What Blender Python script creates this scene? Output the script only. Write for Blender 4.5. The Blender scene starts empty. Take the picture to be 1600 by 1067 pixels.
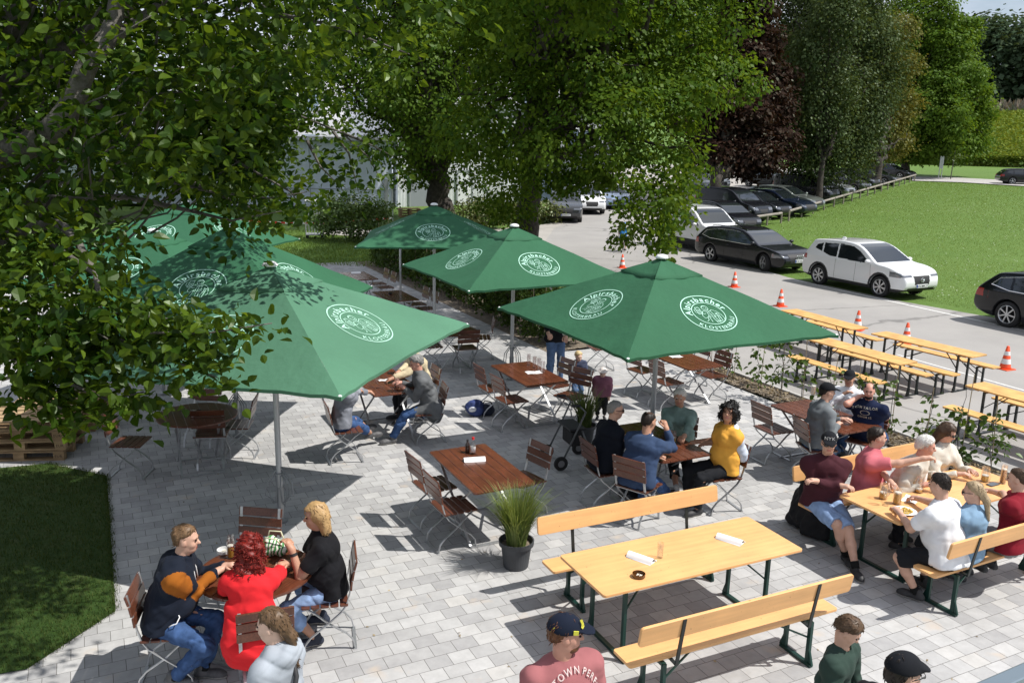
import bpy, math, random
import numpy as np
from mathutils import Vector, Matrix
random.seed(7)
RNG = np.random.default_rng(11)
SC = bpy.context.scene
COL = SC.collection
PI = math.pi

# ------------------------------------------------------------------ camera
CF, CH, CP, CR = 1350.5, 4.492, 0.229, 0.021

def ray(u, v):
    a, b = u - 800.0, v - 533.5
    c, s = math.cos(CR), math.sin(CR)
    x = (c*a + s*b)/CF
    y = -(-s*a + c*b)/CF
    return np.array([x, math.cos(CP) + y*math.sin(CP), -math.sin(CP) + y*math.cos(CP)])

def at(u, v, z=0.0):
    d = ray(u, v)
    t = (z - CH)/d[2]
    return np.array([t*d[0], t*d[1], z])

def atd(u, v, dist):
    d = ray(u, v)
    t = dist/d[1]
    return np.array([t*d[0], t*d[1], CH + t*d[2]])

def sstep(a, b, x):
    t = np.clip((x - a)/(b - a), 0, 1)
    return t*t*(3 - 2*t)

def terr(x, y):
    d = np.sqrt(np.asarray(x, float)**2 + np.asarray(y, float)**2)*1.0
    right = sstep(-30, 10, x)
    z = 0.028*np.maximum(0, d - 42)**1.0*right
    z = z + 0.062*np.maximum(0, d - 132)*right + 0.01*np.maximum(0, d - 70)*(1 - right)
    return z

def gnd(u, v):
    d = ray(u, v)
    t = 2.0
    for i in range(6000):
        p = d*t
        if CH + p[2] <= terr(p[0], p[1]):
            break
        t += 0.05 if t < 60 else 0.2
    return np.array([d[0]*t, d[1]*t, float(terr(d[0]*t, d[1]*t))])

GA = 0.459                       # direction of the paving grid
EX = np.array([math.cos(GA), math.sin(GA), 0.0])
EY = np.array([-math.sin(GA), math.cos(GA), 0.0])

cam_d = bpy.data.cameras.new('camera')
cam = bpy.data.objects.new('camera', cam_d)
COL.objects.link(cam)
SC.camera = cam
cam_d.sensor_width = 36
cam_d.lens = 36*CF/1600
cam_d.clip_start = 0.05
cam_d.clip_end = 3000
_R = Vector((1, 0, 0)); _F = Vector((0, math.cos(CP), -math.sin(CP))); _U = Vector((0, math.sin(CP), math.cos(CP)))
_c, _s = math.cos(CR), math.sin(CR)
R2 = _R*_c + _U*_s
U2 = -_R*_s + _U*_c
cam.matrix_world = Matrix(((R2.x, U2.x, -_F.x, 0), (R2.y, U2.y, -_F.y, 0), (R2.z, U2.z, -_F.z, CH), (0, 0, 0, 1)))

# ------------------------------------------------------------------ light
SUNV = Vector((0.66, -0.13, 1.0)).normalized()
w = bpy.data.worlds.new('World'); SC.world = w; w.use_nodes = True
nt = w.node_tree; nt.nodes.clear()
wo = nt.nodes.new('ShaderNodeOutputWorld'); bg = nt.nodes.new('ShaderNodeBackground')
sky = nt.nodes.new('ShaderNodeTexSky'); sky.sky_type = 'NISHITA'; sky.sun_disc = False
sky.sun_elevation = math.asin(SUNV.z)
sky.sun_rotation = math.atan2(SUNV.x, SUNV.y)
sky.air_density = 1.0; sky.dust_density = 1.6; sky.ozone_density = 1.0
tc = nt.nodes.new('ShaderNodeTexCoord'); mp = nt.nodes.new('ShaderNodeMapping')
mp.inputs['Scale'].default_value = (1.6, 1.6, 4.5)
nz = nt.nodes.new('ShaderNodeTexNoise'); nz.inputs['Scale'].default_value = 1.7; nz.inputs['Detail'].default_value = 7
nz.inputs['Roughness'].default_value = 0.6
rp = nt.nodes.new('ShaderNodeValToRGB')
rp.color_ramp.elements[0].position = 0.30; rp.color_ramp.elements[0].color = (0, 0, 0, 1)
rp.color_ramp.elements[1].position = 0.54; rp.color_ramp.elements[1].color = (1, 1, 1, 1)
nz2 = nt.nodes.new('ShaderNodeTexNoise'); nz2.inputs['Scale'].default_value = 3.1; nz2.inputs['Detail'].default_value = 5
rp2 = nt.nodes.new('ShaderNodeValToRGB')
rp2.color_ramp.elements[0].position = 0.3; rp2.color_ramp.elements[0].color = (5.0, 5.6, 7.3, 1)
rp2.color_ramp.elements[1].position = 0.7; rp2.color_ramp.elements[1].color = (8.6, 8.8, 9.2, 1)
mx = nt.nodes.new('ShaderNodeMixRGB')
L = nt.links.new
L(tc.outputs['Generated'], mp.inputs['Vector']); L(mp.outputs[0], nz.inputs['Vector']); L(mp.outputs[0], nz2.inputs['Vector'])
L(nz.outputs['Fac'], rp.inputs['Fac']); L(nz2.outputs['Fac'], rp2.inputs['Fac'])
L(rp.outputs['Color'], mx.inputs['Fac']); L(sky.outputs['Color'], mx.inputs[1]); L(rp2.outputs['Color'], mx.inputs[2])
L(mx.outputs['Color'], bg.inputs['Color']); L(bg.outputs[0], wo.inputs['Surface'])
bg.inputs['Strength'].default_value = 0.102
sun_d = bpy.data.lights.new('sun', 'SUN'); sun = bpy.data.objects.new('sun', sun_d); COL.objects.link(sun)
sun_d.energy = 4.75; sun_d.angle = math.radians(0.53); sun_d.color = (1.0, 0.965, 0.91)
sun.rotation_euler = SUNV.to_track_quat('Z', 'Y').to_euler()
sun.location = (20, -5, 40)
vs = SC.view_settings
vs.view_transform = 'Standard'; vs.look = 'None'; vs.exposure = 0.23; vs.gamma = 1.0
SC.render.film_transparent = False
try:
    SC.cycles.max_bounces = 6; SC.cycles.diffuse_bounces = 3; SC.cycles.glossy_bounces = 3
    SC.cycles.transmission_bounces = 4; SC.cycles.transparent_max_bounces = 8
    SC.cycles.caustics_reflective = False; SC.cycles.caustics_refractive = False
    SC.cycles.sample_clamp_indirect = 4.0
    SC.cycles.use_denoising = True
except Exception:
    pass

# ------------------------------------------------------------------ materials
MATS = {}

def M(name, col, rough=0.55, metal=0.0, var=None, bump=None, coat=0.0, spec=0.5, sheen=0.0, grain=None, trans=0.0, spots=None, ior=1.45, coords='Object'):
    """procedural material; var=(scale,amount[,hue amount]), bump=(scale,strength), grain=(axis,scale,amount)"""
    if name in MATS:
        return MATS[name]
    m = bpy.data.materials.new(name); m.use_nodes = True
    n = m.node_tree; b = n.nodes['Principled BSDF']
    b.inputs['Base Color'].default_value = (*col, 1)
    b.inputs['Roughness'].default_value = rough
    b.inputs['Metallic'].default_value = metal
    b.inputs['Coat Weight'].default_value = coat
    b.inputs['Coat Roughness'].default_value = 0.06
    b.inputs['Specular IOR Level'].default_value = spec
    b.inputs['Sheen Weight'].default_value = sheen
    b.inputs['Transmission Weight'].default_value = trans
    b.inputs['IOR'].default_value = ior
    tcn = n.nodes.new('ShaderNodeTexCoord')
    last = None
    if var:
        t = n.nodes.new('ShaderNodeTexNoise'); t.inputs['Scale'].default_value = var[0]; t.inputs['Detail'].default_value = 6
        n.links.new(tcn.outputs[coords], t.inputs['Vector'])
        r = n.nodes.new('ShaderNodeMapRange')
        r.inputs[1].default_value = 0.3; r.inputs[2].default_value = 0.7
        r.inputs[3].default_value = 1 - var[1]; r.inputs[4].default_value = 1 + var[1]
        n.links.new(t.outputs['Fac'], r.inputs[0])
        last = r.outputs[0]
    if grain:
        mpn = n.nodes.new('ShaderNodeMapping')
        sc = [grain[1]]*3; sc[grain[0]] = grain[1]*0.06
        mpn.inputs['Scale'].default_value = sc
        n.links.new(tcn.outputs['Object'], mpn.inputs['Vector'])
        t2 = n.nodes.new('ShaderNodeTexNoise'); t2.inputs['Scale'].default_value = 1; t2.inputs['Detail'].default_value = 4
        n.links.new(mpn.outputs[0], t2.inputs['Vector'])
        r2 = n.nodes.new('ShaderNodeMapRange')
        r2.inputs[1].default_value = 0.3; r2.inputs[2].default_value = 0.7
        r2.inputs[3].default_value = 1 - grain[2]; r2.inputs[4].default_value = 1 + grain[2]
        n.links.new(t2.outputs['Fac'], r2.inputs[0])
        if last is None:
            last = r2.outputs[0]
        else:
            mm = n.nodes.new('ShaderNodeMath'); mm.operation = 'MULTIPLY'
            n.links.new(last, mm.inputs[0]); n.links.new(r2.outputs[0], mm.inputs[1]); last = mm.outputs[0]
    if last is not None:
        vm = n.nodes.new('ShaderNodeVectorMath'); vm.operation = 'SCALE'
        vm.inputs[0].default_value = col
        n.links.new(last, vm.inputs['Scale'])
        n.links.new(vm.outputs[0], b.inputs['Base Color'])
        if spots:   # small knots, stains and scuffs
            sp = n.nodes.new('ShaderNodeTexNoise'); sp.inputs['Scale'].default_value = spots[0]; sp.inputs['Detail'].default_value = 3
            n.links.new(tcn.outputs['Object'], sp.inputs['Vector'])
            sr = n.nodes.new('ShaderNodeMapRange'); sr.inputs[1].default_value = spots[1]; sr.inputs[2].default_value = spots[1] + .06; sr.inputs[4].default_value = .75
            n.links.new(sp.outputs['Fac'], sr.inputs[0])
            sm = n.nodes.new('ShaderNodeMixRGB'); sm.inputs[2].default_value = (*spots[2], 1)
            n.links.new(sr.outputs[0], sm.inputs['Fac']); n.links.new(vm.outputs[0], sm.inputs[1]); n.links.new(sm.outputs[0], b.inputs['Base Color'])
    if bump:
        t3 = n.nodes.new('ShaderNodeTexNoise'); t3.inputs['Scale'].default_value = bump[0]; t3.inputs['Detail'].default_value = 5
        n.links.new(tcn.outputs[coords], t3.inputs['Vector'])
        bp = n.nodes.new('ShaderNodeBump'); bp.inputs['Strength'].default_value = bump[1]
        bp.inputs['Distance'].default_value = bump[2] if len(bump) > 2 else 0.01
        n.links.new(t3.outputs['Fac'], bp.inputs['Height']); n.links.new(bp.outputs[0], b.inputs['Normal'])
    MATS[name] = m
    return m

def leaf_mat(name, col, col2, trans=0.35, rough=0.45, glossy=0.06):
    """leaves: diffuse + light coming through; per-leaf colour from the 'rnd' attribute"""
    if name in MATS:
        return MATS[name]
    m = bpy.data.materials.new(name); m.use_nodes = True
    n = m.node_tree; n.nodes.clear()
    out = n.nodes.new('ShaderNodeOutputMaterial')
    a = n.nodes.new('ShaderNodeAttribute'); a.attribute_name = 'rnd'
    mix = n.nodes.new('ShaderNodeMixRGB'); mix.inputs[1].default_value = (*col, 1); mix.inputs[2].default_value = (*col2, 1)
    n.links.new(a.outputs['Fac'], mix.inputs['Fac'])
    d = n.nodes.new('ShaderNodeBsdfDiffuse'); t = n.nodes.new('ShaderNodeBsdfTranslucent'); g = n.nodes.new('ShaderNodeBsdfGlossy')
    g.inputs['Roughness'].default_value = rough
    g.inputs['Color'].default_value = (0.55, 0.62, 0.5, 1)
    hv = n.nodes.new('ShaderNodeMixRGB'); hv.blend_type = 'MULTIPLY'; hv.inputs['Fac'].default_value = 1
    hv.inputs[2].default_value = (1.35, 1.15, 0.55, 1)
    n.links.new(mix.outputs[0], d.inputs['Color']); n.links.new(mix.outputs[0], hv.inputs[1]); n.links.new(hv.outputs[0], t.inputs['Color'])
    s1 = n.nodes.new('ShaderNodeMixShader'); s1.inputs['Fac'].default_value = trans
    s2 = n.nodes.new('ShaderNodeMixShader'); s2.inputs['Fac'].default_value = glossy
    n.links.new(d.outputs[0], s1.inputs[1]); n.links.new(t.outputs[0], s1.inputs[2])
    n.links.new(s1.outputs[0], s2.inputs[1]); n.links.new(g.outputs[0], s2.inputs[2])
    n.links.new(s2.outputs[0], out.inputs['Surface'])
    MATS[name] = m
    return m

def glass_mat(name, col=(1, 1, 1), alpha=0.12):
    """thin drinking glass: mostly see-through with a sharp reflection"""
    if name in MATS:
        return MATS[name]
    m = bpy.data.materials.new(name); m.use_nodes = True
    n = m.node_tree; n.nodes.clear()
    out = n.nodes.new('ShaderNodeOutputMaterial')
    tr = n.nodes.new('ShaderNodeBsdfTransparent'); tr.inputs['Color'].default_value = (*[0.985*c for c in col], 1)
    gl = n.nodes.new('ShaderNodeBsdfGlossy'); gl.inputs['Roughness'].default_value = 0.03
    fr = n.nodes.new('ShaderNodeLayerWeight'); fr.inputs['Blend'].default_value = 0.35
    ml = n.nodes.new('ShaderNodeMath'); ml.operation = 'MULTIPLY_ADD'; ml.inputs[1].default_value = 0.35; ml.inputs[2].default_value = alpha*0.25
    n.links.new(fr.outputs['Fresnel'], ml.inputs[0])
    mx_ = n.nodes.new('ShaderNodeMixShader')
    n.links.new(ml.outputs[0], mx_.inputs['Fac']); n.links.new(tr.outputs[0], mx_.inputs[1]); n.links.new(gl.outputs[0], mx_.inputs[2])
    n.links.new(mx_.outputs[0], out.inputs['Surface'])
    MATS[name] = m
    return m

# ------------------------------------------------------------------ mesh building
def mesh_np(name, V, F, mats, mi=None, smooth=False, rnd=None):
    """fast mesh from numpy verts and faces (list of equal-length index arrays or (n,k) array)"""
    me = bpy.data.meshes.new(name)
    V = np.ascontiguousarray(V, np.float32)
    if isinstance(F, np.ndarray):
        k = F.shape[1]; nf = len(F)
        loops = F.astype(np.int32).ravel(); starts = np.arange(nf, dtype=np.int32)*k; tot = np.full(nf, k, np.int32)
    else:
        nf = len(F)
        tot = np.array([len(f) for f in F], np.int32)
        starts = np.concatenate([[0], np.cumsum(tot)[:-1]]).astype(np.int32) if nf else np.zeros(0, np.int32)
        loops = np.array([i for f in F for i in f], np.int32)
    me.vertices.add(len(V)); me.vertices.foreach_set('co', V.ravel())
    me.loops.add(len(loops)); me.loops.foreach_set('vertex_index', loops)
    me.polygons.add(nf); me.polygons.foreach_set('loop_start', starts); me.polygons.foreach_set('loop_total', tot)
    for m in (mats if isinstance(mats, (list, tuple)) else [mats]):
        me.materials.append(m)
    if mi is not None:
        me.polygons.foreach_set('material_index', np.asarray(mi, np.int32))
    me.polygons.foreach_set('use_smooth', np.full(nf, smooth, bool))
    if rnd is not None:
        at_ = me.attributes.new('rnd', 'FLOAT', 'FACE'); at_.data.foreach_set('value', np.asarray(rnd, np.float32))
    me.update(calc_edges=True)
    me.validate()
    return me

def link(name, me, parent=None, loc=None, rotz=None):
    o = bpy.data.objects.new(name, me); COL.objects.link(o)
    if parent is not None:
        o.parent = parent
    if loc is not None:
        o.location = loc
    if rotz is not None:
        o.rotation_euler = (0, 0, rotz)
    return o

def tag(o, label=None, cat=None, group=None, kind=None):
    if label: o['label'] = label
    if cat: o['category'] = cat
    if group: o['group'] = group
    if kind: o['kind'] = kind
    return o

def thing(name, label, cat, loc=(0, 0, 0), rotz=0.0, group=None):
    o = bpy.data.objects.new(name, None); COL.objects.link(o)
    o.empty_display_size = 0.1
    o.location = [float(c) for c in loc]; o.rotation_euler = (0, 0, rotz)
    return tag(o, label, cat, group)

def copy_thing(root, loc, rotz, label, group=None):
    r = root.copy(); COL.objects.link(r); r.location = [float(c) for c in loc]; r.rotation_euler = (0, 0, rotz)
    r['label'] = label
    if group: r['group'] = group
    for ch in list(root.children):
        c = ch.copy(); COL.objects.link(c); c.parent = r
        for g in list(ch.children):
            d = g.copy(); COL.objects.link(d); d.parent = c
    return r

def rotm(yaw=0, pitch=0, roll=0):
    return np.array(Matrix.Rotation(yaw, 3, 'Z') @ Matrix.Rotation(pitch, 3, 'Y') @ Matrix.Rotation(roll, 3, 'X'))

class MB:
    def __init__(s):
        s.v = []; s.f = []; s.m = []; s.n = 0

    def add(s, V, F, mi=0):
        V = np.asarray(V, float)
        s.v.append(V)
        for f in F:
            s.f.append([int(i) + s.n for i in f]); s.m.append(mi)
        s.n += len(V)
        return s

    def box(s, c, size, R=None, mi=0):
        x, y, z = [q/2 for q in size]
        V = np.array([(-x, -y, -z), (x, -y, -z), (x, y, -z), (-x, y, -z), (-x, -y, z), (x, -y, z), (x, y, z), (-x, y, z)])
        if R is not None:
            V = V @ np.asarray(R).T
        return s.add(V + np.asarray(c), [(0, 3, 2, 1), (4, 5, 6, 7), (0, 1, 5, 4), (1, 2, 6, 5), (2, 3, 7, 6), (3, 0, 4, 7)], mi)

    def bar(s, p, q, w, h, up=(0, 0, 1), mi=0):
        p = np.asarray(p, float); q = np.asarray(q, float)
        d = q - p; l = np.linalg.norm(d); d = d/l
        up = np.asarray(up, float)
        if abs(d @ up) > 0.98: up = np.array([1.0, 0, 0])
        a = np.cross(up, d); a /= np.linalg.norm(a); b = np.cross(d, a)
        R = np.array([d, a, b]).T
        return s.box((p + q)/2, (l, w, h), R, mi)

    def tube(s, pts, r, seg=8, cap=True, mi=0):
        pts = np.asarray(pts, float); n = len(pts)
        rs = np.full(n, r) if np.isscalar(r) else np.asarray(r, float)
        T = np.zeros_like(pts); T[1:-1] = pts[2:] - pts[:-2]; T[0] = pts[1] - pts[0]; T[-1] = pts[-1] - pts[-2]
        T /= np.linalg.norm(T, axis=1)[:, None] + 1e-9
        ref = np.array([0, 0, 1.0]) if abs(T[0][2]) < 0.9 else np.array([1.0, 0, 0])
        V = []; F = []
        a = np.cross(T[0], ref); a /= np.linalg.norm(a)
        for i in range(n):
            a = a - T[i]*(a @ T[i]); a /= np.linalg.norm(a) + 1e-9
            b = np.cross(T[i], a)
            for k in range(seg):
                t = 2*PI*k/seg
                V.append(pts[i] + rs[i]*(a*math.cos(t) + b*math.sin(t)))
        for i in range(n - 1):
            for k in range(seg):
                k2 = (k + 1) % seg
                F.append((i*seg + k, i*seg + k2, (i + 1)*seg + k2, (i + 1)*seg + k))
        if cap:
            F.append(tuple(range(seg - 1, -1, -1))); F.append(tuple((n - 1)*seg + k for k in range(seg)))
        return s.add(V, F, mi)

    def lathe(s, prof, seg=24, c=(0, 0, 0), mi=0, close=False):
        V = []; F = []; n = len(prof)
        for r, z in prof:
            for k in range(seg):
                t = 2*PI*k/seg
                V.append((c[0] + r*math.cos(t), c[1] + r*math.sin(t), c[2] + z))
        for i in range(n - 1):
            for k in range(seg):
                k2 = (k + 1) % seg
                F.append((i*seg + k, i*seg + k2, (i + 1)*seg + k2, (i + 1)*seg + k))
        if prof[0][0] > 1e-5: F.append(tuple(range(seg - 1, -1, -1)))
        if prof[-1][0] > 1e-5 and not close: F.append(tuple((n - 1)*seg + k for k in range(seg)))
        return s.add(V, F, mi)

    def prism(s, poly, z0, z1, mi=0, T=None):
        n = len(poly)
        V = [(x, y, z0) for x, y in poly] + [(x, y, z1) for x, y in poly]
        F = [tuple(range(n - 1, -1, -1)), tuple(range(n, 2*n))] + [(i, (i + 1) % n, n + (i + 1) % n, n + i) for i in range(n)]
        V = np.array(V, float)
        if T is not None:
            V = V @ np.asarray(T[0]).T + np.asarray(T[1])
        return s.add(V, F, mi)

    def ball(s, c, r, nu=12, nv=8, R=None, mi=0):
        r = (r, r, r) if np.isscalar(r) else r
        V = []; F = []
        for i in range(nv + 1):
            t = PI*i/nv
            for k in range(nu):
                p = 2*PI*k/nu
                V.append((r[0]*math.sin(t)*math.cos(p), r[1]*math.sin(t)*math.sin(p), r[2]*math.cos(t)))
        V = np.array(V)
        if R is not None: V = V @ np.asarray(R).T
        for i in range(nv):
            for k in range(nu):
                k2 = (k + 1) % nu
                F.append((i*nu + k, (i + 1)*nu + k, (i + 1)*nu + k2, i*nu + k2))
        return s.add(V + np.asarray(c), F, mi)

    def mesh(s, name, mats, smooth=False):
        V = np.concatenate(s.v) if s.v else np.zeros((0, 3))
        return mesh_np(name, V, s.f, mats, s.m, smooth)

    def build(s, name, mats, parent=None, smooth=False, bevel=0.0, loc=None, rotz=None):
        o = link(name, s.mesh(name, mats, smooth), parent, loc, rotz)
        if bevel:
            b = o.modifiers.new('bevel', 'BEVEL'); b.width = bevel; b.segments = 2; b.limit_method = 'ANGLE'; b.angle_limit = math.radians(40)
        return o

# ------------------------------------------------------------------ lettering
_GL = {}

def glyph(ch, bold=0.0):
    """triangulated outline of one letter (built-in font), height about 0.7, and its advance"""
    key = (ch, bold)
    if key in _GL: return _GL[key]
    if ch == ' ':
        _GL[key] = (np.zeros((0, 3)), [], 0.3); return _GL[key]
    cu = bpy.data.curves.new('glyph', 'FONT'); cu.body = ch; cu.size = 1.0; cu.offset = bold; cu.resolution_u = 2
    ob = bpy.data.objects.new('glyph', cu); COL.objects.link(ob)
    dg = bpy.context.evaluated_depsgraph_get(); dg.update()
    me = ob.evaluated_get(dg).to_mesh()
    V = np.array([v.co[:] for v in me.vertices]).reshape(-1, 3); F = [tuple(p.vertices) for p in me.polygons]
    ob.evaluated_get(dg).to_mesh_clear()
    bpy.data.objects.remove(ob); bpy.data.curves.remove(cu)
    adv = (V[:, 0].max() + 0.09) if len(V) else 0.3
    _GL[key] = (V, F, adv)
    return _GL[key]

def text_flat(txt, size, bold=0.0, centre=True):
    V = []; F = []; x = 0; n = 0
    for ch in txt:
        v, f, a = glyph(ch, bold)
        if len(v):
            V.append(v + np.array([x, 0, 0])); F += [tuple(i + n for i in q) for q in f]; n += len(v)
        x += a
    V = np.concatenate(V)*size
    if centre: V[:, 0] -= x*size/2
    return V[:, :2], F

def text_arc(txt, size, rad, mid, bold=0.0, inside=False, track=1.0, wide=1.0):
    """letters along a circle; mid = angle of the middle of the text; inside: tops point to the centre"""
    adv = [glyph(c, bold)[2]*size*track*wide for c in txt]
    tot = sum(adv)/rad
    V = []; F = []; n = 0
    sg = 1 if inside else -1
    a = mid - sg*tot/2
    for ch, ad in zip(txt, adv):
        v, f, _ = glyph(ch, bold)
        ac = a + sg*ad/rad/2
        if len(v):
            w_ = ad/2
            lx = v[:, 0]*size*wide - w_; ly = v[:, 1]*size
            if inside:
                t = np.array([-math.sin(ac), math.cos(ac)]); u = -np.array([math.cos(ac), math.sin(ac)])
            else:
                t = np.array([math.sin(ac), -math.cos(ac)]); u = np.array([math.cos(ac), math.sin(ac)])
            base = rad*np.array([math.cos(ac), math.sin(ac)])
            V.append(base + lx[:, None]*t + ly[:, None]*u)
            F += [tuple(i + n for i in q) for q in f]; n += len(v)
        a += sg*ad/rad
    return np.concatenate(V), F

def ring2d(r0, r1, seg=64, sx=1.0, sy=1.0, c=(0, 0)):
    V = []; F = []
    for k in range(seg):
        t = 2*PI*k/seg
        V.append((c[0] + r0*math.cos(t)*sx, c[1] + r0*math.sin(t)*sy)); V.append((c[0] + r1*math.cos(t)*sx, c[1] + r1*math.sin(t)*sy))
    for k in range(seg):
        a = 2*k; b = 2*((k + 1) % seg)
        F.append((a, a + 1, b + 1, b))
    return np.array(V), F

def stroke2d(pts, wd):
    pts = np.asarray(pts, float); V = []; F = []
    for i in range(len(pts)):
        t = pts[min(i + 1, len(pts) - 1)] - pts[max(i - 1, 0)]; t /= np.linalg.norm(t) + 1e-9
        nrm = np.array([-t[1], t[0]])
        V += [pts[i] + nrm*wd/2, pts[i] - nrm*wd/2]
    for i in range(len(pts) - 1):
        F.append((2*i, 2*i + 1, 2*i + 3, 2*i + 2))
    return np.array(V), F
# ================================================================== ground
def grid_mesh(name, xs, ys, mat, zoff=0.0, inside=None):
    X, Y = np.meshgrid(xs, ys, indexing='ij'); Z = terr(X, Y) + zoff
    V = np.stack([X, Y, Z], -1).reshape(-1, 3); ny = len(ys)
    F = []
    for i in range(len(xs) - 1):
        for j in range(ny - 1):
            F.append((i*ny + j, (i + 1)*ny + j, (i + 1)*ny + j + 1, i*ny + j + 1))
    return mesh_np(name, V, np.array(F), mat, smooth=True)

def poly_sheet(name, poly, mat, z=0.0, drape=0.0, cuts=1):
    """flat or draped sheet from an outline"""
    me = bpy.data.meshes.new(name)
    import bmesh
    bm = bmesh.new()
    vs_ = [bm.verts.new((p[0], p[1], 0)) for p in poly]
    bm.faces.new(vs_)
    bmesh.ops.triangulate(bm, faces=bm.faces[:])
    if drape:
        for i in range(7):
            es = [e for e in bm.edges if e.calc_length() > drape]
            if not es: break
            bmesh.ops.subdivide_edges(bm, edges=es, cuts=1)
            bmesh.ops.triangulate(bm, faces=bm.faces[:])
    for v in bm.verts:
        v.co.z = (float(terr(v.co.x, v.co.y)) if drape else 0.0) + z
    bmesh.ops.recalc_face_normals(bm, faces=bm.faces[:])
    for f in bm.faces:
        if f.normal.z < 0: f.normal_flip()
    bm.to_mesh(me); bm.free()
    me.materials.append(mat)
    return me

def G2(ex, ey):
    p = EX*ex + EY*ey
    return (float(p[0]), float(p[1]))

# --- lawn material: mottled green with darker and yellower patches
def lawn_mat(name, c1, c2, c3, fine=60.0):
    m = bpy.data.materials.new(name); m.use_nodes = True
    n = m.node_tree; b = n.nodes['Principled BSDF']; b.inputs['Roughness'].default_value = 0.8; b.inputs['Specular IOR Level'].default_value = 0.2
    t = n.nodes.new('ShaderNodeTexCoord')
    a = n.nodes.new('ShaderNodeTexNoise'); a.inputs['Scale'].default_value = 0.22; a.inputs['Detail'].default_value = 8; a.inputs['Roughness'].default_value = 0.65
    f = n.nodes.new('ShaderNodeTexNoise'); f.inputs['Scale'].default_value = fine; f.inputs['Detail'].default_value = 6; f.inputs['Roughness'].default_value = 0.75
    f2 = n.nodes.new('ShaderNodeTexNoise'); f2.inputs['Scale'].default_value = 4.0; f2.inputs['Detail'].default_value = 6
    for q in (a, f, f2): n.links.new(t.outputs['Object'], q.inputs['Vector'])
    r = n.nodes.new('ShaderNodeValToRGB')
    e = r.color_ramp.elements; e[0].position = 0.36; e[0].color = (*c1, 1); e[1].position = 0.78; e[1].color = (*c3, 1)
    e2 = r.color_ramp.elements.new(0.56); e2.color = (*c2, 1)
    ad = n.nodes.new('ShaderNodeMath'); ad.operation = 'ADD'
    m1 = n.nodes.new('ShaderNodeMath'); m1.operation = 'MULTIPLY_ADD'; m1.inputs[1].default_value = 0.55; m1.inputs[2].default_value = 0.0
    m2 = n.nodes.new('ShaderNodeMath'); m2.operation = 'MULTIPLY_ADD'; m2.inputs[1].default_value = 0.25
    n.links.new(f.outputs['Fac'], m1.inputs[0]); n.links.new(f2.outputs['Fac'], m2.inputs[0]); n.links.new(m1.outputs[0], m2.inputs[2])
    m3 = n.nodes.new('ShaderNodeMath'); m3.operation = 'MULTIPLY_ADD'; m3.inputs[1].default_value = 0.34
    n.links.new(a.outputs['Fac'], m3.inputs[0]); n.links.new(m2.outputs[0], m3.inputs[2])
    n.links.new(m3.outputs[0], r.inputs['Fac']); n.links.new(r.outputs['Color'], b.inputs['Base Color'])
    bp = n.nodes.new('ShaderNodeBump'); bp.inputs['Strength'].default_value = 0.8; bp.inputs['Distance'].default_value = 0.05
    n.links.new(f.outputs['Fac'], bp.inputs['Height']); n.links.new(bp.outputs[0], b.inputs['Normal'])
    return m

LAWN = lawn_mat('lawn', (0.062, 0.125, 0.020), (0.098, 0.170, 0.032), (0.140, 0.205, 0.055), 9.0)
xs = np.concatenate([np.arange(-260, -60, 20), np.arange(-60, 130, 2.5), np.arange(130, 420, 15)])
ys = np.concatenate([np.arange(-40, 20, 5), np.arange(20, 150, 2.5), np.arange(150, 420, 10), np.arange(420, 900, 60)])
tag(link('ground', grid_mesh('ground', xs, ys, LAWN, -0.012)), kind='structure')

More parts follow.
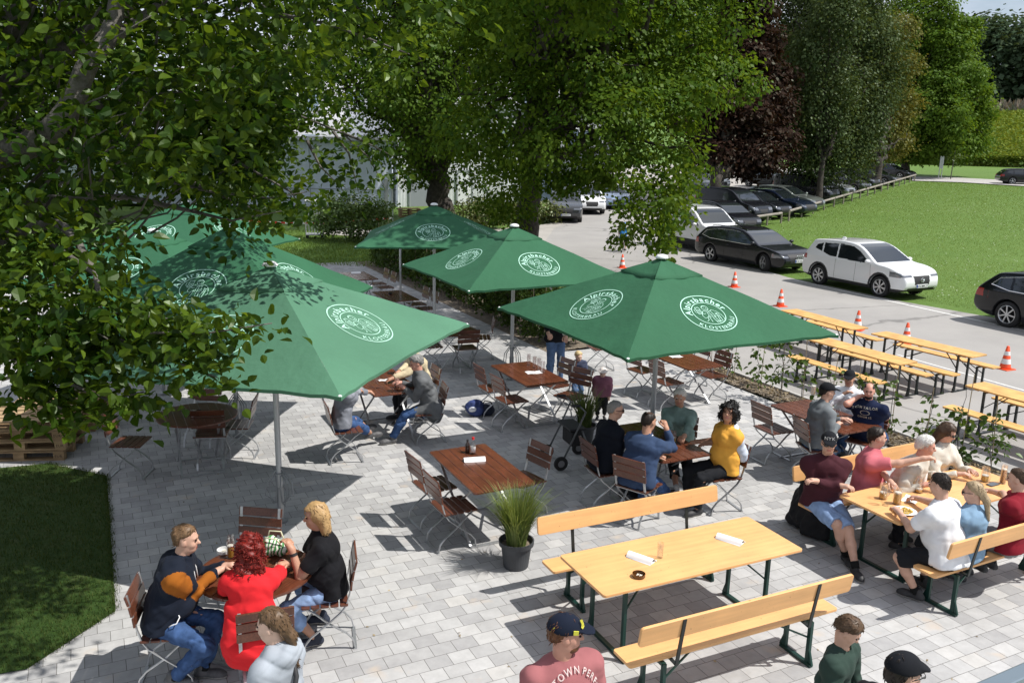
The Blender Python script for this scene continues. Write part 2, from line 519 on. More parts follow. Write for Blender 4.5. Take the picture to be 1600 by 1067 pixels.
# --- paving: running bond of grey concrete pavers
def paver_mat():
    m = bpy.data.materials.new('pavers'); m.use_nodes = True
    n = m.node_tree; b = n.nodes['Principled BSDF']; L = n.links.new
    t = n.nodes.new('ShaderNodeTexCoord'); mp = n.nodes.new('ShaderNodeMapping')
    mp.inputs['Rotation'].default_value = (0, 0, -GA)
    L(t.outputs['Object'], mp.inputs['Vector'])
    k = n.nodes.new('ShaderNodeTexBrick')
    k.offset = 0.5; k.squash = 1.0
    k.inputs['Scale'].default_value = 1.0; k.inputs['Brick Width'].default_value = 0.2155; k.inputs['Row Height'].default_value = 0.1785
    k.inputs['Mortar Size'].default_value = 0.0026; k.inputs['Mortar Smooth'].default_value = 0.3; k.inputs['Bias'].default_value = -0.1
    k.inputs['Color1'].default_value = (0.0, 0.0, 0.0, 1); k.inputs['Color2'].default_value = (1, 1, 1, 1); k.inputs['Mortar'].default_value = (0.5, 0.5, 0.5, 1)
    L(mp.outputs[0], k.inputs['Vector'])
    r = n.nodes.new('ShaderNodeValToRGB'); e = r.color_ramp.elements
    e[0].position = 0.0; e[0].color = (0.345, 0.342, 0.340, 1); e[1].position = 1.0; e[1].color = (0.475, 0.458, 0.430, 1)
    e2 = r.color_ramp.elements.new(0.35); e2.color = (0.405, 0.402, 0.396, 1)
    e3 = r.color_ramp.elements.new(0.75); e3.color = (0.450, 0.447, 0.440, 1)
    L(k.outputs['Color'], r.inputs['Fac'])
    # cloudy, sanded faces with a few warm stains
    a = n.nodes.new('ShaderNodeTexNoise'); a.inputs['Scale'].default_value = 6.0; a.inputs['Detail'].default_value = 8; a.inputs['Roughness'].default_value = 0.7
    L(mp.outputs[0], a.inputs['Vector'])
    ar = n.nodes.new('ShaderNodeMapRange'); ar.inputs[1].default_value = 0.3; ar.inputs[2].default_value = 0.7; ar.inputs[3].default_value = 0.86; ar.inputs[4].default_value = 1.10
    L(a.outputs['Fac'], ar.inputs[0])
    bigr = n.nodes.new('ShaderNodeTexNoise'); bigr.inputs['Scale'].default_value = 0.5; bigr.inputs['Detail'].default_value = 7; bigr.inputs['Roughness'].default_value = .65
    L(mp.outputs[0], bigr.inputs['Vector'])
    b2 = n.nodes.new('ShaderNodeMapRange'); b2.inputs[1].default_value = 0.35; b2.inputs[2].default_value = 0.65; b2.inputs[3].default_value = 0.90; b2.inputs[4].default_value = 1.04
    L(bigr.outputs['Fac'], b2.inputs[0])
    bm_ = n.nodes.new('ShaderNodeMath'); bm_.operation = 'MULTIPLY'; L(ar.outputs[0], bm_.inputs[0]); L(b2.outputs[0], bm_.inputs[1])
    v = n.nodes.new('ShaderNodeVectorMath'); v.operation = 'SCALE'; L(r.outputs['Color'], v.inputs[0]); L(bm_.outputs[0], v.inputs['Scale'])
    st = n.nodes.new('ShaderNodeTexNoise'); st.inputs['Scale'].default_value = 2.9; st.inputs['Detail'].default_value = 3
    L(mp.outputs[0], st.inputs['Vector'])
    sr = n.nodes.new('ShaderNodeMapRange'); sr.inputs[1].default_value = 0.63; sr.inputs[2].default_value = 0.75; sr.inputs[3].default_value = 0; sr.inputs[4].default_value = 0.55
    L(st.outputs['Fac'], sr.inputs[0])
    w_ = n.nodes.new('ShaderNodeMixRGB'); w_.inputs[2].default_value = (0.50, 0.405, 0.31, 1); L(sr.outputs[0], w_.inputs['Fac']); L(v.outputs[0], w_.inputs[1])
    d = n.nodes.new('ShaderNodeMixRGB'); d.inputs[2].default_value = (0.10, 0.095, 0.085, 1); L(k.outputs['Fac'], d.inputs['Fac']); L(w_.outputs[0], d.inputs[1])
    L(d.outputs[0], b.inputs['Base Color'])
    b.inputs['Roughness'].default_value = 0.82; b.inputs['Specular IOR Level'].default_value = 0.3
    f = n.nodes.new('ShaderNodeTexNoise'); f.inputs['Scale'].default_value = 90; f.inputs['Detail'].default_value = 4
    L(mp.outputs[0], f.inputs['Vector'])
    h = n.nodes.new('ShaderNodeMath'); h.operation = 'MULTIPLY_ADD'; h.inputs[1].default_value = -1.0
    fs = n.nodes.new('ShaderNodeMath'); fs.operation = 'MULTIPLY'; fs.inputs[1].default_value = 0.25
    L(f.outputs['Fac'], fs.inputs[0]); L(k.outputs['Fac'], h.inputs[0]); L(fs.outputs[0], h.inputs[2])
    bp = n.nodes.new('ShaderNodeBump'); bp.inputs['Strength'].default_value = 0.6; bp.inputs['Distance'].default_value = 0.006
    L(h.outputs[0], bp.inputs['Height']); L(bp.outputs[0], b.inputs['Normal'])
    return m

patio = [(-14, 1.0), (11.5, 1.0), G2(10.85, -3), G2(10.85, 16), G2(8.8, 16), G2(8.8, 31), G2(-3, 31), (-16, 10)]
tag(link('patio_paving', poly_sheet('patio_paving', patio, paver_mat(), 0.0)), kind='structure')

# --- road
def asphalt_mat(name, base, dark, scale=120):
    m = bpy.data.materials.new(name); m.use_nodes = True
    n = m.node_tree; b = n.nodes['Principled BSDF']; L = n.links.new
    t = n.nodes.new('ShaderNodeTexCoord')
    a = n.nodes.new('ShaderNodeTexNoise'); a.inputs['Scale'].default_value = scale; a.inputs['Detail'].default_value = 4
    c = n.nodes.new('ShaderNodeTexNoise'); c.inputs['Scale'].default_value = 0.5; c.inputs['Detail'].default_value = 8; c.inputs['Roughness'].default_value = 0.6
    L(t.outputs['Object'], a.inputs['Vector']); L(t.outputs['Object'], c.inputs['Vector'])
    vo = n.nodes.new('ShaderNodeTexVoronoi'); vo.feature = 'DISTANCE_TO_EDGE'; vo.inputs['Scale'].default_value = 0.16
    ms = n.nodes.new('ShaderNodeTexNoise'); ms.inputs['Scale'].default_value = 1.5; ms.inputs['Detail'].default_value = 5
    L(t.outputs['Object'], ms.inputs['Vector'])
    vm = n.nodes.new('ShaderNodeMixRGB'); vm.inputs['Fac'].default_value = 0.3
    L(t.outputs['Object'], vm.inputs[1]); L(ms.outputs['Color'], vm.inputs[2]); L(vm.outputs[0], vo.inputs['Vector'])
    ck = n.nodes.new('ShaderNodeMapRange'); ck.inputs[1].default_value = 0.0; ck.inputs[2].default_value = 0.006; ck.inputs[3].default_value = 0.55; ck.inputs[4].default_value = 1
    L(vo.outputs['Distance'], ck.inputs[0])
    r = n.nodes.new('ShaderNodeValToRGB'); e = r.color_ramp.elements
    e[0].position = 0.25; e[0].color = (*dark, 1); e[1].position = 0.7; e[1].color = (*base, 1)
    mm = n.nodes.new('ShaderNodeMath'); mm.operation = 'MULTIPLY_ADD'; mm.inputs[1].default_value = 0.45
    hf = n.nodes.new('ShaderNodeMath'); hf.operation = 'MULTIPLY'; hf.inputs[1].default_value = 0.55
    L(c.outputs['Fac'], hf.inputs[0]); L(a.outputs['Fac'], mm.inputs[0]); L(hf.outputs[0], mm.inputs[2]); L(mm.outputs[0], r.inputs['Fac'])
    v = n.nodes.new('ShaderNodeVectorMath'); v.operation = 'SCALE'; L(r.outputs['Color'], v.inputs[0]); L(ck.outputs[0], v.inputs['Scale'])
    L(v.outputs[0], b.inputs['Base Color']); b.inputs['Roughness'].default_value = 0.9
    bp = n.nodes.new('ShaderNodeBump'); bp.inputs['Strength'].default_value = 0.4; bp.inputs['Distance'].default_value = 0.004
    L(a.outputs['Fac'], bp.inputs['Height']); L(bp.outputs[0], b.inputs['Normal'])
    return m

ASPH = asphalt_mat('asphalt', (0.36, 0.345, 0.325), (0.23, 0.222, 0.215))
fence_a = gnd(1172, 352); fence_b = gnd(1432, 281)
road = [G2(11.5, -6), G2(22.6, -6), G2(22.6, 12), (11.7, 25.6), (9.6, 30.0), (8.6, 35.0), (9.6, 43), (11.2, 50), (11, 66), (6, 66), (4.6, 56), (3.2, 48.5), (1.9, 44.5), (1.2, 38), (1.5, 28), G2(11.2, 18.5), G2(11.5, 16)]
tag(link('road', poly_sheet('road', road, ASPH, 0.008, drape=6.0)), kind='structure')
# side drive of paler gravelly asphalt to the left of the road
GRAV = asphalt_mat('gravel', (0.42, 0.395, 0.36), (0.25, 0.235, 0.215), 60)
drive = [(3.3, 49.0), (2.0, 44.5), (1.3, 38.5), (-2.5, 38.3), (-9, 40.5), (-9, 43.0), (-2.5, 42.5), (1.6, 46.5)]
tag(link('side_drive', poly_sheet('side_drive', drive, GRAV, 0.014, drape=4.0)), kind='structure')
lot = [tuple(fence_a[:2] - np.array([1.2, 0.3])), tuple(fence_b[:2] + np.array([-1.0, 0.4])), tuple(fence_b[:2] + np.array([3.0, 8.0])), (24, 112), (6, 100), (5.5, 62), (8.0, 46)]
tag(link('parking_lot', poly_sheet('parking_lot', lot, GRAV, 0.035, drape=4.0)), kind='structure')
fr = [gnd(1425, 283.5), gnd(1500, 286), gnd(1600, 292), gnd(1760, 305), gnd(1760, 293), gnd(1600, 284), gnd(1500, 279), gnd(1425, 277)]
far_road = asphalt_mat('far_asphalt', (0.42, 0.40, 0.38), (0.34, 0.33, 0.31), 30)
tag(link('far_road', poly_sheet('far_road', [tuple(p[:2]) for p in fr], far_road, 0.06, drape=4.0)), kind='structure')
# gravel verge between parking strip and lawn
verge = [G2(22.58, 14.2), G2(22.9, 6), G2(23.3, -2), G2(22.55, -2), G2(22.55, 8)]
tag(link('gravel_verge', poly_sheet('gravel_verge', verge, GRAV, 0.016)), kind='structure')
# painted parking lines
PAINT = M('road_paint', (0.66, 0.66, 0.64), 0.7, var=(30, 0.2))
mk = MB()
def paint(p, q, w_=0.1):
    p = np.array([*p, 0.0125]); q = np.array([*q, 0.0125]); d = (q - p)/np.linalg.norm(q - p); nrm = np.array([-d[1], d[0], 0])*w_/2
    mk.add([p - nrm, q - nrm, q + nrm, p + nrm], [(0, 1, 2, 3)])
paint(G2(21.35, -4), G2(21.35, 14.0)); paint(G2(21.35, 14.1), (9.62, 29.4))
for ey in (0.5, 6.4, 12.2):
    paint(G2(21.42, ey), G2(22.5, ey))
paint((9.35, 30.6), (8.5, 33.0)); paint(G2(15.6, 8.2), G2(15.6, 4.5)); paint(G2(16.0, 13.0), G2(15.9, 9.0), 0.06)
tag(mk.build('road_marking', PAINT), kind='structure')
# manhole cover in the road
mh = MB(); mc = gnd(917, 363); mh.lathe([(0.0, 0.012), (0.36, 0.012), (0.36, 0.0)], 28)
t_ = mh.build('manhole_cover', M('castiron', (0.09, 0.085, 0.08), 0.6, 0.6, bump=(60, 0.6)), loc=(mc[0], mc[1], 0.006))
tag(t_, 'round iron manhole cover in the road near the shaded lane', 'manhole cover')

# --- planting bed along the road side of the patio, with a concrete edging
SOIL = M('soil', (0.175, 0.142, 0.105), 0.95, var=(9, 0.45), bump=(22, 1.0, 0.05))
bedm = poly_sheet('planting_bed', [G2(10.85, -3), G2(11.40, -3), G2(11.40, 16.2), G2(10.85, 16.0)], SOIL, 0.014, drape=0.25)
bc = np.zeros(len(bedm.vertices)*3, np.float32); bedm.vertices.foreach_get('co', bc); bc = bc.reshape(-1, 3)
bc[:, 2] += RNG.uniform(0, 0.035, len(bc)); bedm.vertices.foreach_set('co', bc.ravel()); bedm.update()
tag(link('planting_bed', bedm), kind='structure')
bed2 = poly_sheet('hedge_bed', [G2(8.8, 16), G2(10.2, 16.2), G2(10.2, 31), G2(8.8, 31)], SOIL, 0.006, drape=0.6)
tag(link('hedge_bed', bed2), kind='structure')
# soft litter on the bed: dry leaves and clods
n_ = 2600
P = np.stack([RNG.uniform(10.86, 11.39, n_), RNG.uniform(-3, 16, n_)], 1)
P3 = P[:, :1]*EX + P[:, 1:]*EY; P3[:, 2] = RNG.uniform(0.035, 0.07, n_)
def quads(P, T, N, ln, wd):
    """leaf-like four-cornered faces at P along T with face normal N"""
    N = N/np.linalg.norm(N, axis=1)[:, None]; T = T - N*(T*N).sum(1)[:, None]; T /= np.linalg.norm(T, axis=1)[:, None] + 1e-9
    B = np.cross(N, T); ln = np.asarray(ln)[:, None]; wd = np.asarray(wd)[:, None]
    V = np.stack([P, P + T*ln*0.5 + B*wd*0.5, P + T*ln, P + T*ln*0.5 - B*wd*0.5], 1).reshape(-1, 3)
    return V, np.arange(len(V)).reshape(-1, 4)
def rv(n, s=(1, 1, 1)):
    v = RNG.normal(size=(n, 3))*np.array(s); return v/np.linalg.norm(v, axis=1)[:, None]
V, F = quads(P3, rv(n_, (1, 1, .2)), rv(n_, (.5, .5, 1)), RNG.uniform(.03, .08, n_), RNG.uniform(.02, .05, n_))
tag(link('leaf_litter', mesh_np('leaf_litter', V, F, leaf_mat('litter', (0.14, 0.10, 0.06), (0.40, 0.32, 0.20), 0.1), rnd=RNG.random(n_))), kind='stuff')
KERB = M('kerb_concrete', (0.40, 0.39, 0.37), 0.85, var=(12, 0.12), bump=(60, 0.3))
kb = MB()
for i in range(19):
    a = EX*11.44 + EY*(-3 + i) ; b = EX*11.44 + EY*(-3 + i + 0.992)
    kb.bar(a + [0, 0, .02], b + [0, 0, .02], 0.07, 0.1)
tag(kb.build('kerb', KERB), kind='structure')

# --- small lawn at the lower left, with grass
lawn_px = [(-260, 760), (0, 732), (75, 725), (167, 744), (181, 955), (42, 1046), (0, 1054), (-400, 1105)]
lawn_poly = [tuple(at(u, v)[:2]) for u, v in lawn_px]
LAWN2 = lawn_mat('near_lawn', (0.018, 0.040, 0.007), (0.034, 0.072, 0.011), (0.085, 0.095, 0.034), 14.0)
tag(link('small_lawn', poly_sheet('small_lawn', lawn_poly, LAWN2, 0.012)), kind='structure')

def in_poly(P, poly):
    x, y = P[:, 0], P[:, 1]; r = np.zeros(len(P), bool); n = len(poly)
    for i in range(n):
        x0, y0 = poly[i]; x1, y1 = poly[(i + 1) % n]
        c = ((y0 > y) != (y1 > y)) & (x < (x1 - x0)*(y - y0)/(y1 - y0 + 1e-12) + x0)
        r ^= c
    return r

def blades(name, P, h, wd, mat, lean=0.5):
    n = len(P); a = RNG.uniform(0, 2*PI, n)
    D = np.stack([np.cos(a), np.sin(a), np.zeros(n)], 1); S = np.stack([-np.sin(a), np.cos(a), np.zeros(n)], 1)
    h = np.asarray(h)[:, None]; wd = np.asarray(wd)[:, None]; ln = RNG.uniform(0.1, lean, (n, 1))
    U = np.array([0, 0, 1.0])
    V = np.stack([P - S*wd, P + S*wd, P + U*h*0.6 + D*h*ln*0.4 + S*wd*0.7, P + U*h + D*h*ln*1.2, P + U*h*0.6 + D*h*ln*0.4 - S*wd*0.7], 1).reshape(-1, 3)
    i = np.arange(n)[:, None]*5
    F = [tuple(q) for q in np.concatenate([i, i + 1, i + 2, i + 4], 1)] + [tuple(q) for q in np.concatenate([i + 4, i + 2, i + 3], 1)]
    rr = RNG.random(n)
    return tag(link(name, mesh_np(name, V, F, mat, rnd=np.concatenate([rr, rr]))), kind='stuff')

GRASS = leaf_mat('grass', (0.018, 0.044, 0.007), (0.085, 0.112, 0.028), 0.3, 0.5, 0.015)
lo = np.min(lawn_poly, 0); hi = np.max(lawn_poly, 0)
lo = np.maximum(lo, (-8.2, 4.5)); hi = np.minimum(hi, (-3, 12))
P = np.stack([RNG.uniform(lo[0], hi[0], 60000), RNG.uniform(lo[1], hi[1], 60000)], 1)
P = P[in_poly(P, lawn_poly)][:26000]
for i in (2, 3, 4):      # tufts creeping over the edge of the paving
    a_, b_ = np.array(lawn_poly[i]), np.array(lawn_poly[(i + 1) % len(lawn_poly)]); k_ = int(np.linalg.norm(b_ - a_)*260)
    P = np.concatenate([P, a_ + (b_ - a_)*RNG.random((k_, 1)) + RNG.normal(size=(k_, 2))*.022])
P = np.c_[P, np.full(len(P), 0.012)]
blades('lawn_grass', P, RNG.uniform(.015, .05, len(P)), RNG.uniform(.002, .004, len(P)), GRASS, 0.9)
# meadow on the right, the part near enough to show tufts
GRASS2 = leaf_mat('meadow_grass', (0.098, 0.182, 0.034), (0.180, 0.250, 0.072), 0.45, 0.5, 0.01)
meadow = [G2(23.2, -3), G2(22.75, 10), (9.9, 31), (9.6, 37), tuple(fence_a[:2] + np.array([-.6, -.3])), tuple(fence_b[:2] + np.array([.6, -.6])), tuple(fence_b[:2] + np.array([4, -1.0])), (66, 86), (60, 24), (30, 12)]
nb = 190000
d_ = 21 + 76*RNG.random(nb)**1.25; a_ = RNG.uniform(math.radians(8), math.radians(36), nb)
P = np.stack([d_*np.sin(a_), d_*np.cos(a_)], 1)
P = P[in_poly(P, meadow)]
P = np.c_[P, terr(P[:, 0], P[:, 1]) - 0.012]
dd = np.hypot(P[:, 0], P[:, 1])
blades('meadow_grass', P, RNG.uniform(.02, .05, len(P))*(0.7 + dd/80), RNG.uniform(.004, .008, len(P))*(dd/38), GRASS2, 1.4)
# white clover heads
q = P[RNG.random(len(P)) < 0.02]; q = q + np.array([0, 0, .10])
V, F = quads(q, rv(len(q), (1, 1, .1)), rv(len(q), (.3, .5, 1)), np.full(len(q), .045), np.full(len(q), .045))
tag(link('clover_flowers', mesh_np('clover_flowers', V, F, M('clover', (.42, .45, .34), .8))), kind='stuff')
# grass of the strip behind the hedge
P = np.stack([RNG.uniform(-14, 2.5, 60000), RNG.uniform(20, 42, 60000)], 1)
kx = P @ EX[:2]
P = P[((kx > 10.2) | (P[:, 1] > 30.5)) & ~in_poly(P, road) & ~in_poly(P, drive)][:30000]; P = np.c_[P, np.full(len(P), -0.012)]
blades('verge_grass', P, RNG.uniform(.04, .11, len(P)), RNG.uniform(.008, .016, len(P)), GRASS2, 0.9)

# ================================================================== trees
BARK = M('bark_grey', (0.115, 0.105, 0.092), 0.9, var=(7, 0.35), bump=(26, 0.9, 0.03))
BARK_D = M('bark_dark', (0.050, 0.042, 0.035), 0.95, var=(6, 0.4), bump=(18, 1.0, 0.05))
BARK_W = M('bark_birch', (0.42, 0.40, 0.37), 0.85, var=(5, 0.5), bump=(14, 0.5, 0.02))

def leaf_cloud(centres, normals, per, spread, lsize, shape='fold', droop=0.25, flat=0.55, nw=(.7, .85, .55)):
    """leaves scattered around twig clumps; returns V, F, rnd"""
    k = len(centres); n = k*per
    C = np.repeat(centres, per, 0); NN = np.repeat(normals, per, 0)
    sp = np.repeat(np.broadcast_to(spread, (k,)), per)[:, None]
    off = np.clip(RNG.normal(size=(n, 3)), -1.7, 1.7); off[:, 2] *= flat
    P = C + off*sp*0.55
    P[:, 2] -= droop*sp[:, 0]*np.abs(off[:, 0]*off[:, 1])*0.5
    T = off*0.6 + NN*0.7 + RNG.normal(size=(n, 3))*0.6; T[:, 2] -= droop*1.6
    N = NN*nw[0] + np.array([0, 0, nw[1]]) + RNG.normal(size=(n, 3))*nw[2]
    N /= np.linalg.norm(N, axis=1)[:, None]
    T -= N*(T*N).sum(1)[:, None]; T /= np.linalg.norm(T, axis=1)[:, None] + 1e-9
    B = np.cross(N, T)
    s = (lsize*RNG.uniform(0.6, 1.25, n))[:, None]
    clr = np.repeat(RNG.random(k), per)*0.6 + RNG.random(n)*0.4
    if shape == 'fold':
        cu = RNG.uniform(-.10, .22, n)[:, None]
        def side(sg): return [P + T*s*.10 + B*s*.20*sg + N*s*.05, P + T*s*.34 + B*s*.345*sg + N*s*.11 - N*s*cu*.1, P + T*s*.66 + B*s*.26*sg + N*s*.08 - N*s*cu*.45]
        V = np.stack([P] + side(1) + [P + T*s - N*s*cu] + side(-1)[::-1] + [P + T*s*.5 - N*s*cu*.25], 1).reshape(-1, 3)
        i = np.arange(n)[:, None]*9
        c4 = lambda a, b, c, d: np.concatenate([i + a, i + b, i + c, i + d], 1)
        F = np.concatenate([c4(0, 8, 2, 1), c4(8, 4, 3, 2), c4(0, 7, 6, 8), c4(8, 6, 5, 4)], 0)
        rnd = np.concatenate([clr]*4)
    else:
        V = np.stack([P, P + T*s*.45 + B*s*.36, P + T*s, P + T*s*.45 - B*s*.36], 1).reshape(-1, 3)
        F = np.arange(n*4).reshape(-1, 4); rnd = clr
    return V, F, rnd

def blob_clumps(blobs, n, shell=0.45):
    """clump centres in the shells of a set of (x,y,z,r[,squash]) lobes, not deep inside other lobes"""
    B = np.array([b[:4] for b in blobs]); sq = np.array([b[4] if len(b) > 4 else 1.0 for b in blobs])
    wgt = B[:, 3]**2; wgt /= wgt.sum()
    k = RNG.choice(len(B), n*2, p=wgt)
    D = rv(n*2); rad = (shell + (1 - shell)*RNG.random(n*2)**0.6)
    rad *= 1 + 0.18*np.sin(D[:, 0]*7 + k)*np.sin(D[:, 1]*6 + 2*k) + 0.1*RNG.normal(size=n*2)
    P = B[k, :3] + D*(B[k, 3]*rad)[:, None]*np.stack([np.ones(n*2), np.ones(n*2), sq[k]], 1)
    ok = np.ones(n*2, bool)
    for j in range(len(B)):
        q = (P - B[j, :3])/B[j, 3]; q[:, 2] /= sq[j]
        ok &= (k == j) | ((q**2).sum(1) > 0.45)
    P = P[ok][:n]; D = D[ok][:n]
    return P, D

def limb(mb, p, q, r0, r1, sag=0.0, seg=7, nn=7, wob=0.05):
    p = np.asarray(p, float); q = np.asarray(q, float); l = np.linalg.norm(q - p)
    t = np.linspace(0, 1, nn)[:, None]
    pts = p + (q - p)*t
    pts[1:-1] += RNG.normal(size=(nn - 2, 3))*l*wob
    pts[:, 2] += np.sin(t[:, 0]*PI)*sag*l
    mb.tube(pts, np.linspace(r0, r1, nn), seg)
    return pts

def tree(name, label, base, blobs, n_clump, per, spread, lsize, lmat, bark, trunk_r, fork=None, limbs=14, group=None, shape='quad', droop=0.25, shell=0.45, cat='tree', fork_h=None, extra=None, flat=.55):
    base = np.asarray(base, float)
    t = thing(name, label, cat, base, 0, group)
    full = []
    for b in blobs:      # every lobe carries smaller lobes, so the outline is uneven and has hollows
        x, y, z, r = b[:4]; sq = b[4] if len(b) > 4 else 1.0
        full.append((x, y, z, r*.66, sq))
        for dv in rv(int(7 + r*2.2)):
            full.append((x + dv[0]*r*.70, y + dv[1]*r*.70, z + dv[2]*r*.70*sq, r*RNG.uniform(.26, .44), .75))
    C, D = blob_clumps(full, n_clump, shell)
    if extra is not None:
        C = np.concatenate([C, extra]); D = np.concatenate([D, rv(len(extra), (1, 1, .3))])
    V, F, rnd = leaf_cloud(C - base, D, per, spread, lsize, shape, droop, flat, (1.15, .60, .42))
    link('crown', mesh_np('crown', V, F, lmat, rnd=rnd), t)
    mb = MB()
    top = np.mean([b[:3] for b in blobs], 0) - base
    fh = fork_h or max(2.0, top[2]*0.3)
    fk = np.array([top[0]*0.12, top[1]*0.12, fh])
    flare = np.linspace(0, 1, 7)
    pts = np.stack([fk*f for f in flare]); pts[1:-1, :2] += RNG.normal(size=(5, 2))*trunk_r*0.12
    mb.tube(pts, trunk_r*np.array([1.45, 1.12, 1.0, .95, .92, .92, .95]), 14)
    order = np.argsort(-np.array([b[3] for b in blobs]))
    for b in [blobs[i] for i in order[:limbs]]:
        q = np.array(b[:3]) - base
        pl = limb(mb, fk - [0, 0, .2], fk + (q - fk)*0.92, trunk_r*0.62, trunk_r*0.12, 0.06, 8, 9, 0.03)
        for j in range(5):
            s_ = pl[3 + j % 5]; e = q + rv(1)[0]*b[3]*0.85
            limb(mb, s_, e, trunk_r*0.2, trunk_r*0.03, 0.05, 5, 6, 0.05)
    link('trunk', mb.mesh('trunk', bark, True), t)
    return t

def pb(u, v, d, r, sq=1.0):
    p = atd(u, v, d); return (p[0], p[1], p[2], r, sq)
# ------------------------------------------------------------------ the big near tree on the left
LEAF_N = leaf_mat('leaf_near', (0.018, 0.050, 0.006), (0.128, 0.200, 0.018), 0.5, 0.36, 0.02)
near_base = np.array([-7.4, 8.6, 0.0])
t_near = thing('broadleaf_tree', 'large tree with big bright leaves overhanging the left of the patio', 'tree', near_base)
poly_n = [(-900, -900), (700, -900), (700, -190), (610, -60), (550, 30), (505, 80), (425, 115), (400, 185), (385, 235), (330, 270), (262, 280), (205, 285), (190, 340), (205, 385), (240, 420), (275, 455), (290, 490), (300, 515), (285, 535), (255, 525), (215, 522), (180, 530), (150, 550), (110, 570), (60, 565), (0, 555), (-300, 560), (-900, 430)]
nc = 15500
uv = np.stack([RNG.uniform(-700, 700, nc), RNG.uniform(-760, 660, nc)], 1)
uv = uv[in_poly(uv, poly_n)]
C = []
for u, v in uv:
    lowz = sstep(330, 480, v)
    dmin = 4.7 + 0.9*max(0, (500 - v)/500) ; dmax = 9.6 - 3.6*lowz
    if v > 420 and u > 190: dmin, dmax = 4.7, 5.7
    d = RNG.uniform(dmin, dmax)
    if 95 < u < 250 and 365 < v < 490 and RNG.random() < .55: continue
    n3 = math.sin(u*.021 + 1.3)*math.sin(v*.024 + .4) + .6*math.sin(u*.047 + v*.031)
    if RNG.random() < 0.25 - 0.27*n3: continue
    p = atd(u, v, d)
    if p[2] > 11.5 or p[0] < -11.5 or p[2] < 2.0: continue
    C.append(p)
for i in range(300):
    C.append(atd(RNG.uniform(240, 420), RNG.uniform(175, 300), RNG.uniform(8.3, 9.4)))
for i in range(260):
    C.append(atd(RNG.uniform(375, 545), RNG.uniform(40, 200), RNG.uniform(11, 12.6)))
for i in range(420):
    C.append(atd(RNG.normal(385, 48), RNG.uniform(95, 262), RNG.uniform(8.8, 10.2)))
C = np.array(C)
print('near clumps', len(C))
# hanging sprays with their own twigs
sprays = []
tw = MB()
def spray(pts, n, sc=0.085):
    pts = [atd(*p) for p in pts]
    pts = np.array(pts)
    tw.tube(pts - near_base, np.linspace(0.018, 0.004, len(pts)), 6)
    for i in range(n):
        f = RNG.uniform(0.2, 1)*(len(pts) - 1); k = min(int(f), len(pts) - 2)
        p = pts[k] + (pts[k + 1] - pts[k])*(f - k) + RNG.normal(size=3)*sc*0.6
        sprays.append(p)
spray([(80, 380, 5.6), (150, 430, 5.4), (157, 500, 5.2), (200, 520, 5.1), (330, 520, 5.0), (425, 505, 5.0)], 40)
spray([(150, 430, 5.4), (160, 520, 5.2), (260, 560, 5.05), (340, 590, 5.0)], 34)
spray([(40, 520, 5.2), (110, 600, 5.0), (170, 625, 5.0), (225, 612, 5.0)], 34)
spray([(20, 560, 5.2), (60, 620, 5.0), (110, 645, 5.0)], 30)
spray([(330, 120, 9.2), (440, 170, 9.2), (535, 208, 9.2), (575, 245, 9.2), (600, 290, 9.2)], 8, 0.2)
spray([(535, 208, 9.2), (570, 222, 9.2), (615, 245, 9.2)], 9, 0.2)
spray([(520, 205, 9.2), (545, 240, 9.2), (560, 300, 9.2)], 10, 0.2)
spray([(300, 330, 7.5), (360, 345, 7.4), (440, 330, 7.3)], 16, 0.2)
spray([(250, 280, 8), (330, 300, 7.8), (420, 310, 7.6), (480, 300, 7.5)], 14, 0.2)
spray([(330, 230, 8.5), (400, 270, 8.3), (455, 300, 8.2), (468, 322, 8.2)], 20, .14)
spray([(480, 220, 9), (500, 260, 9), (532, 292, 9)], 12, .14)
spray([(300, 285, 8), (360, 312, 7.8), (410, 332, 7.6)], 16, .14)
spray([(420, 20, 7), (520, 40, 7), (600, 70, 7), (640, 85, 7)], 26, 0.22)
spray([(560, -40, 6), (640, -10, 6), (690, 0, 6)], 16, 0.2)
sprays = np.array(sprays)
CC = np.concatenate([C, sprays])
V, F, rnd = leaf_cloud(CC - near_base, rv(len(CC), (1, 1, .4)), 9, 0.215, 0.081, 'fold', 0.35, 0.6)
rnd = rnd**2.0
link('crown', mesh_np('crown', V, F, LEAF_N, rnd=rnd), t_near)
tm = MB()
tm.tube(np.array([(0, 0, 0), (.02, .02, .4), (.05, 0, 1.4), (.1, -.05, 2.6), (.15, -.1, 4.0), (.3, -.1, 6.0), (.3, 0, 9.5)]), [.42, .30, .27, .25, .22, .17, .05], 16)
def bough(pts, r0, r1):
    P = np.array([atd(*p) for p in pts]) - near_base
    # smooth the path
    for _ in range(2):
        P = np.concatenate([P[:1], np.repeat((P[:-1]*.75 + P[1:]*.25), 1, 0), P[-1:]]) if False else np.array([P[0]] + sum([[P[i]*.75 + P[i + 1]*.25, P[i]*.25 + P[i + 1]*.75] for i in range(len(P) - 1)], []) + [P[-1]])
    tm.tube(P, np.linspace(r0, r1, len(P)), 10)
bough([(-420, 420, 7.6), (-180, 300, 6.6), (0, 243, 6.2), (55, 225, 6.1), (90, 195, 6.0), (120, 150, 6.0), (135, 100, 6.0), (170, 60, 6.1), (185, 0, 6.2), (190, -120, 6.4)], .11, .045)
bough([(150, 90, 6.05), (190, 50, 6.2), (240, 15, 6.5), (300, -40, 7)], .045, .02)
bough([(-200, 420, 7.6), (0, 140, 7.3), (60, 100, 7.2), (130, 60, 7.2), (200, 10, 7.2), (260, -60, 7.4)], .10, .05)
bough([(-250, 330, 7.8), (-40, 70, 7.2), (20, 45, 7.0), (50, -30, 6.9), (70, -160, 6.8)], .12, .07)
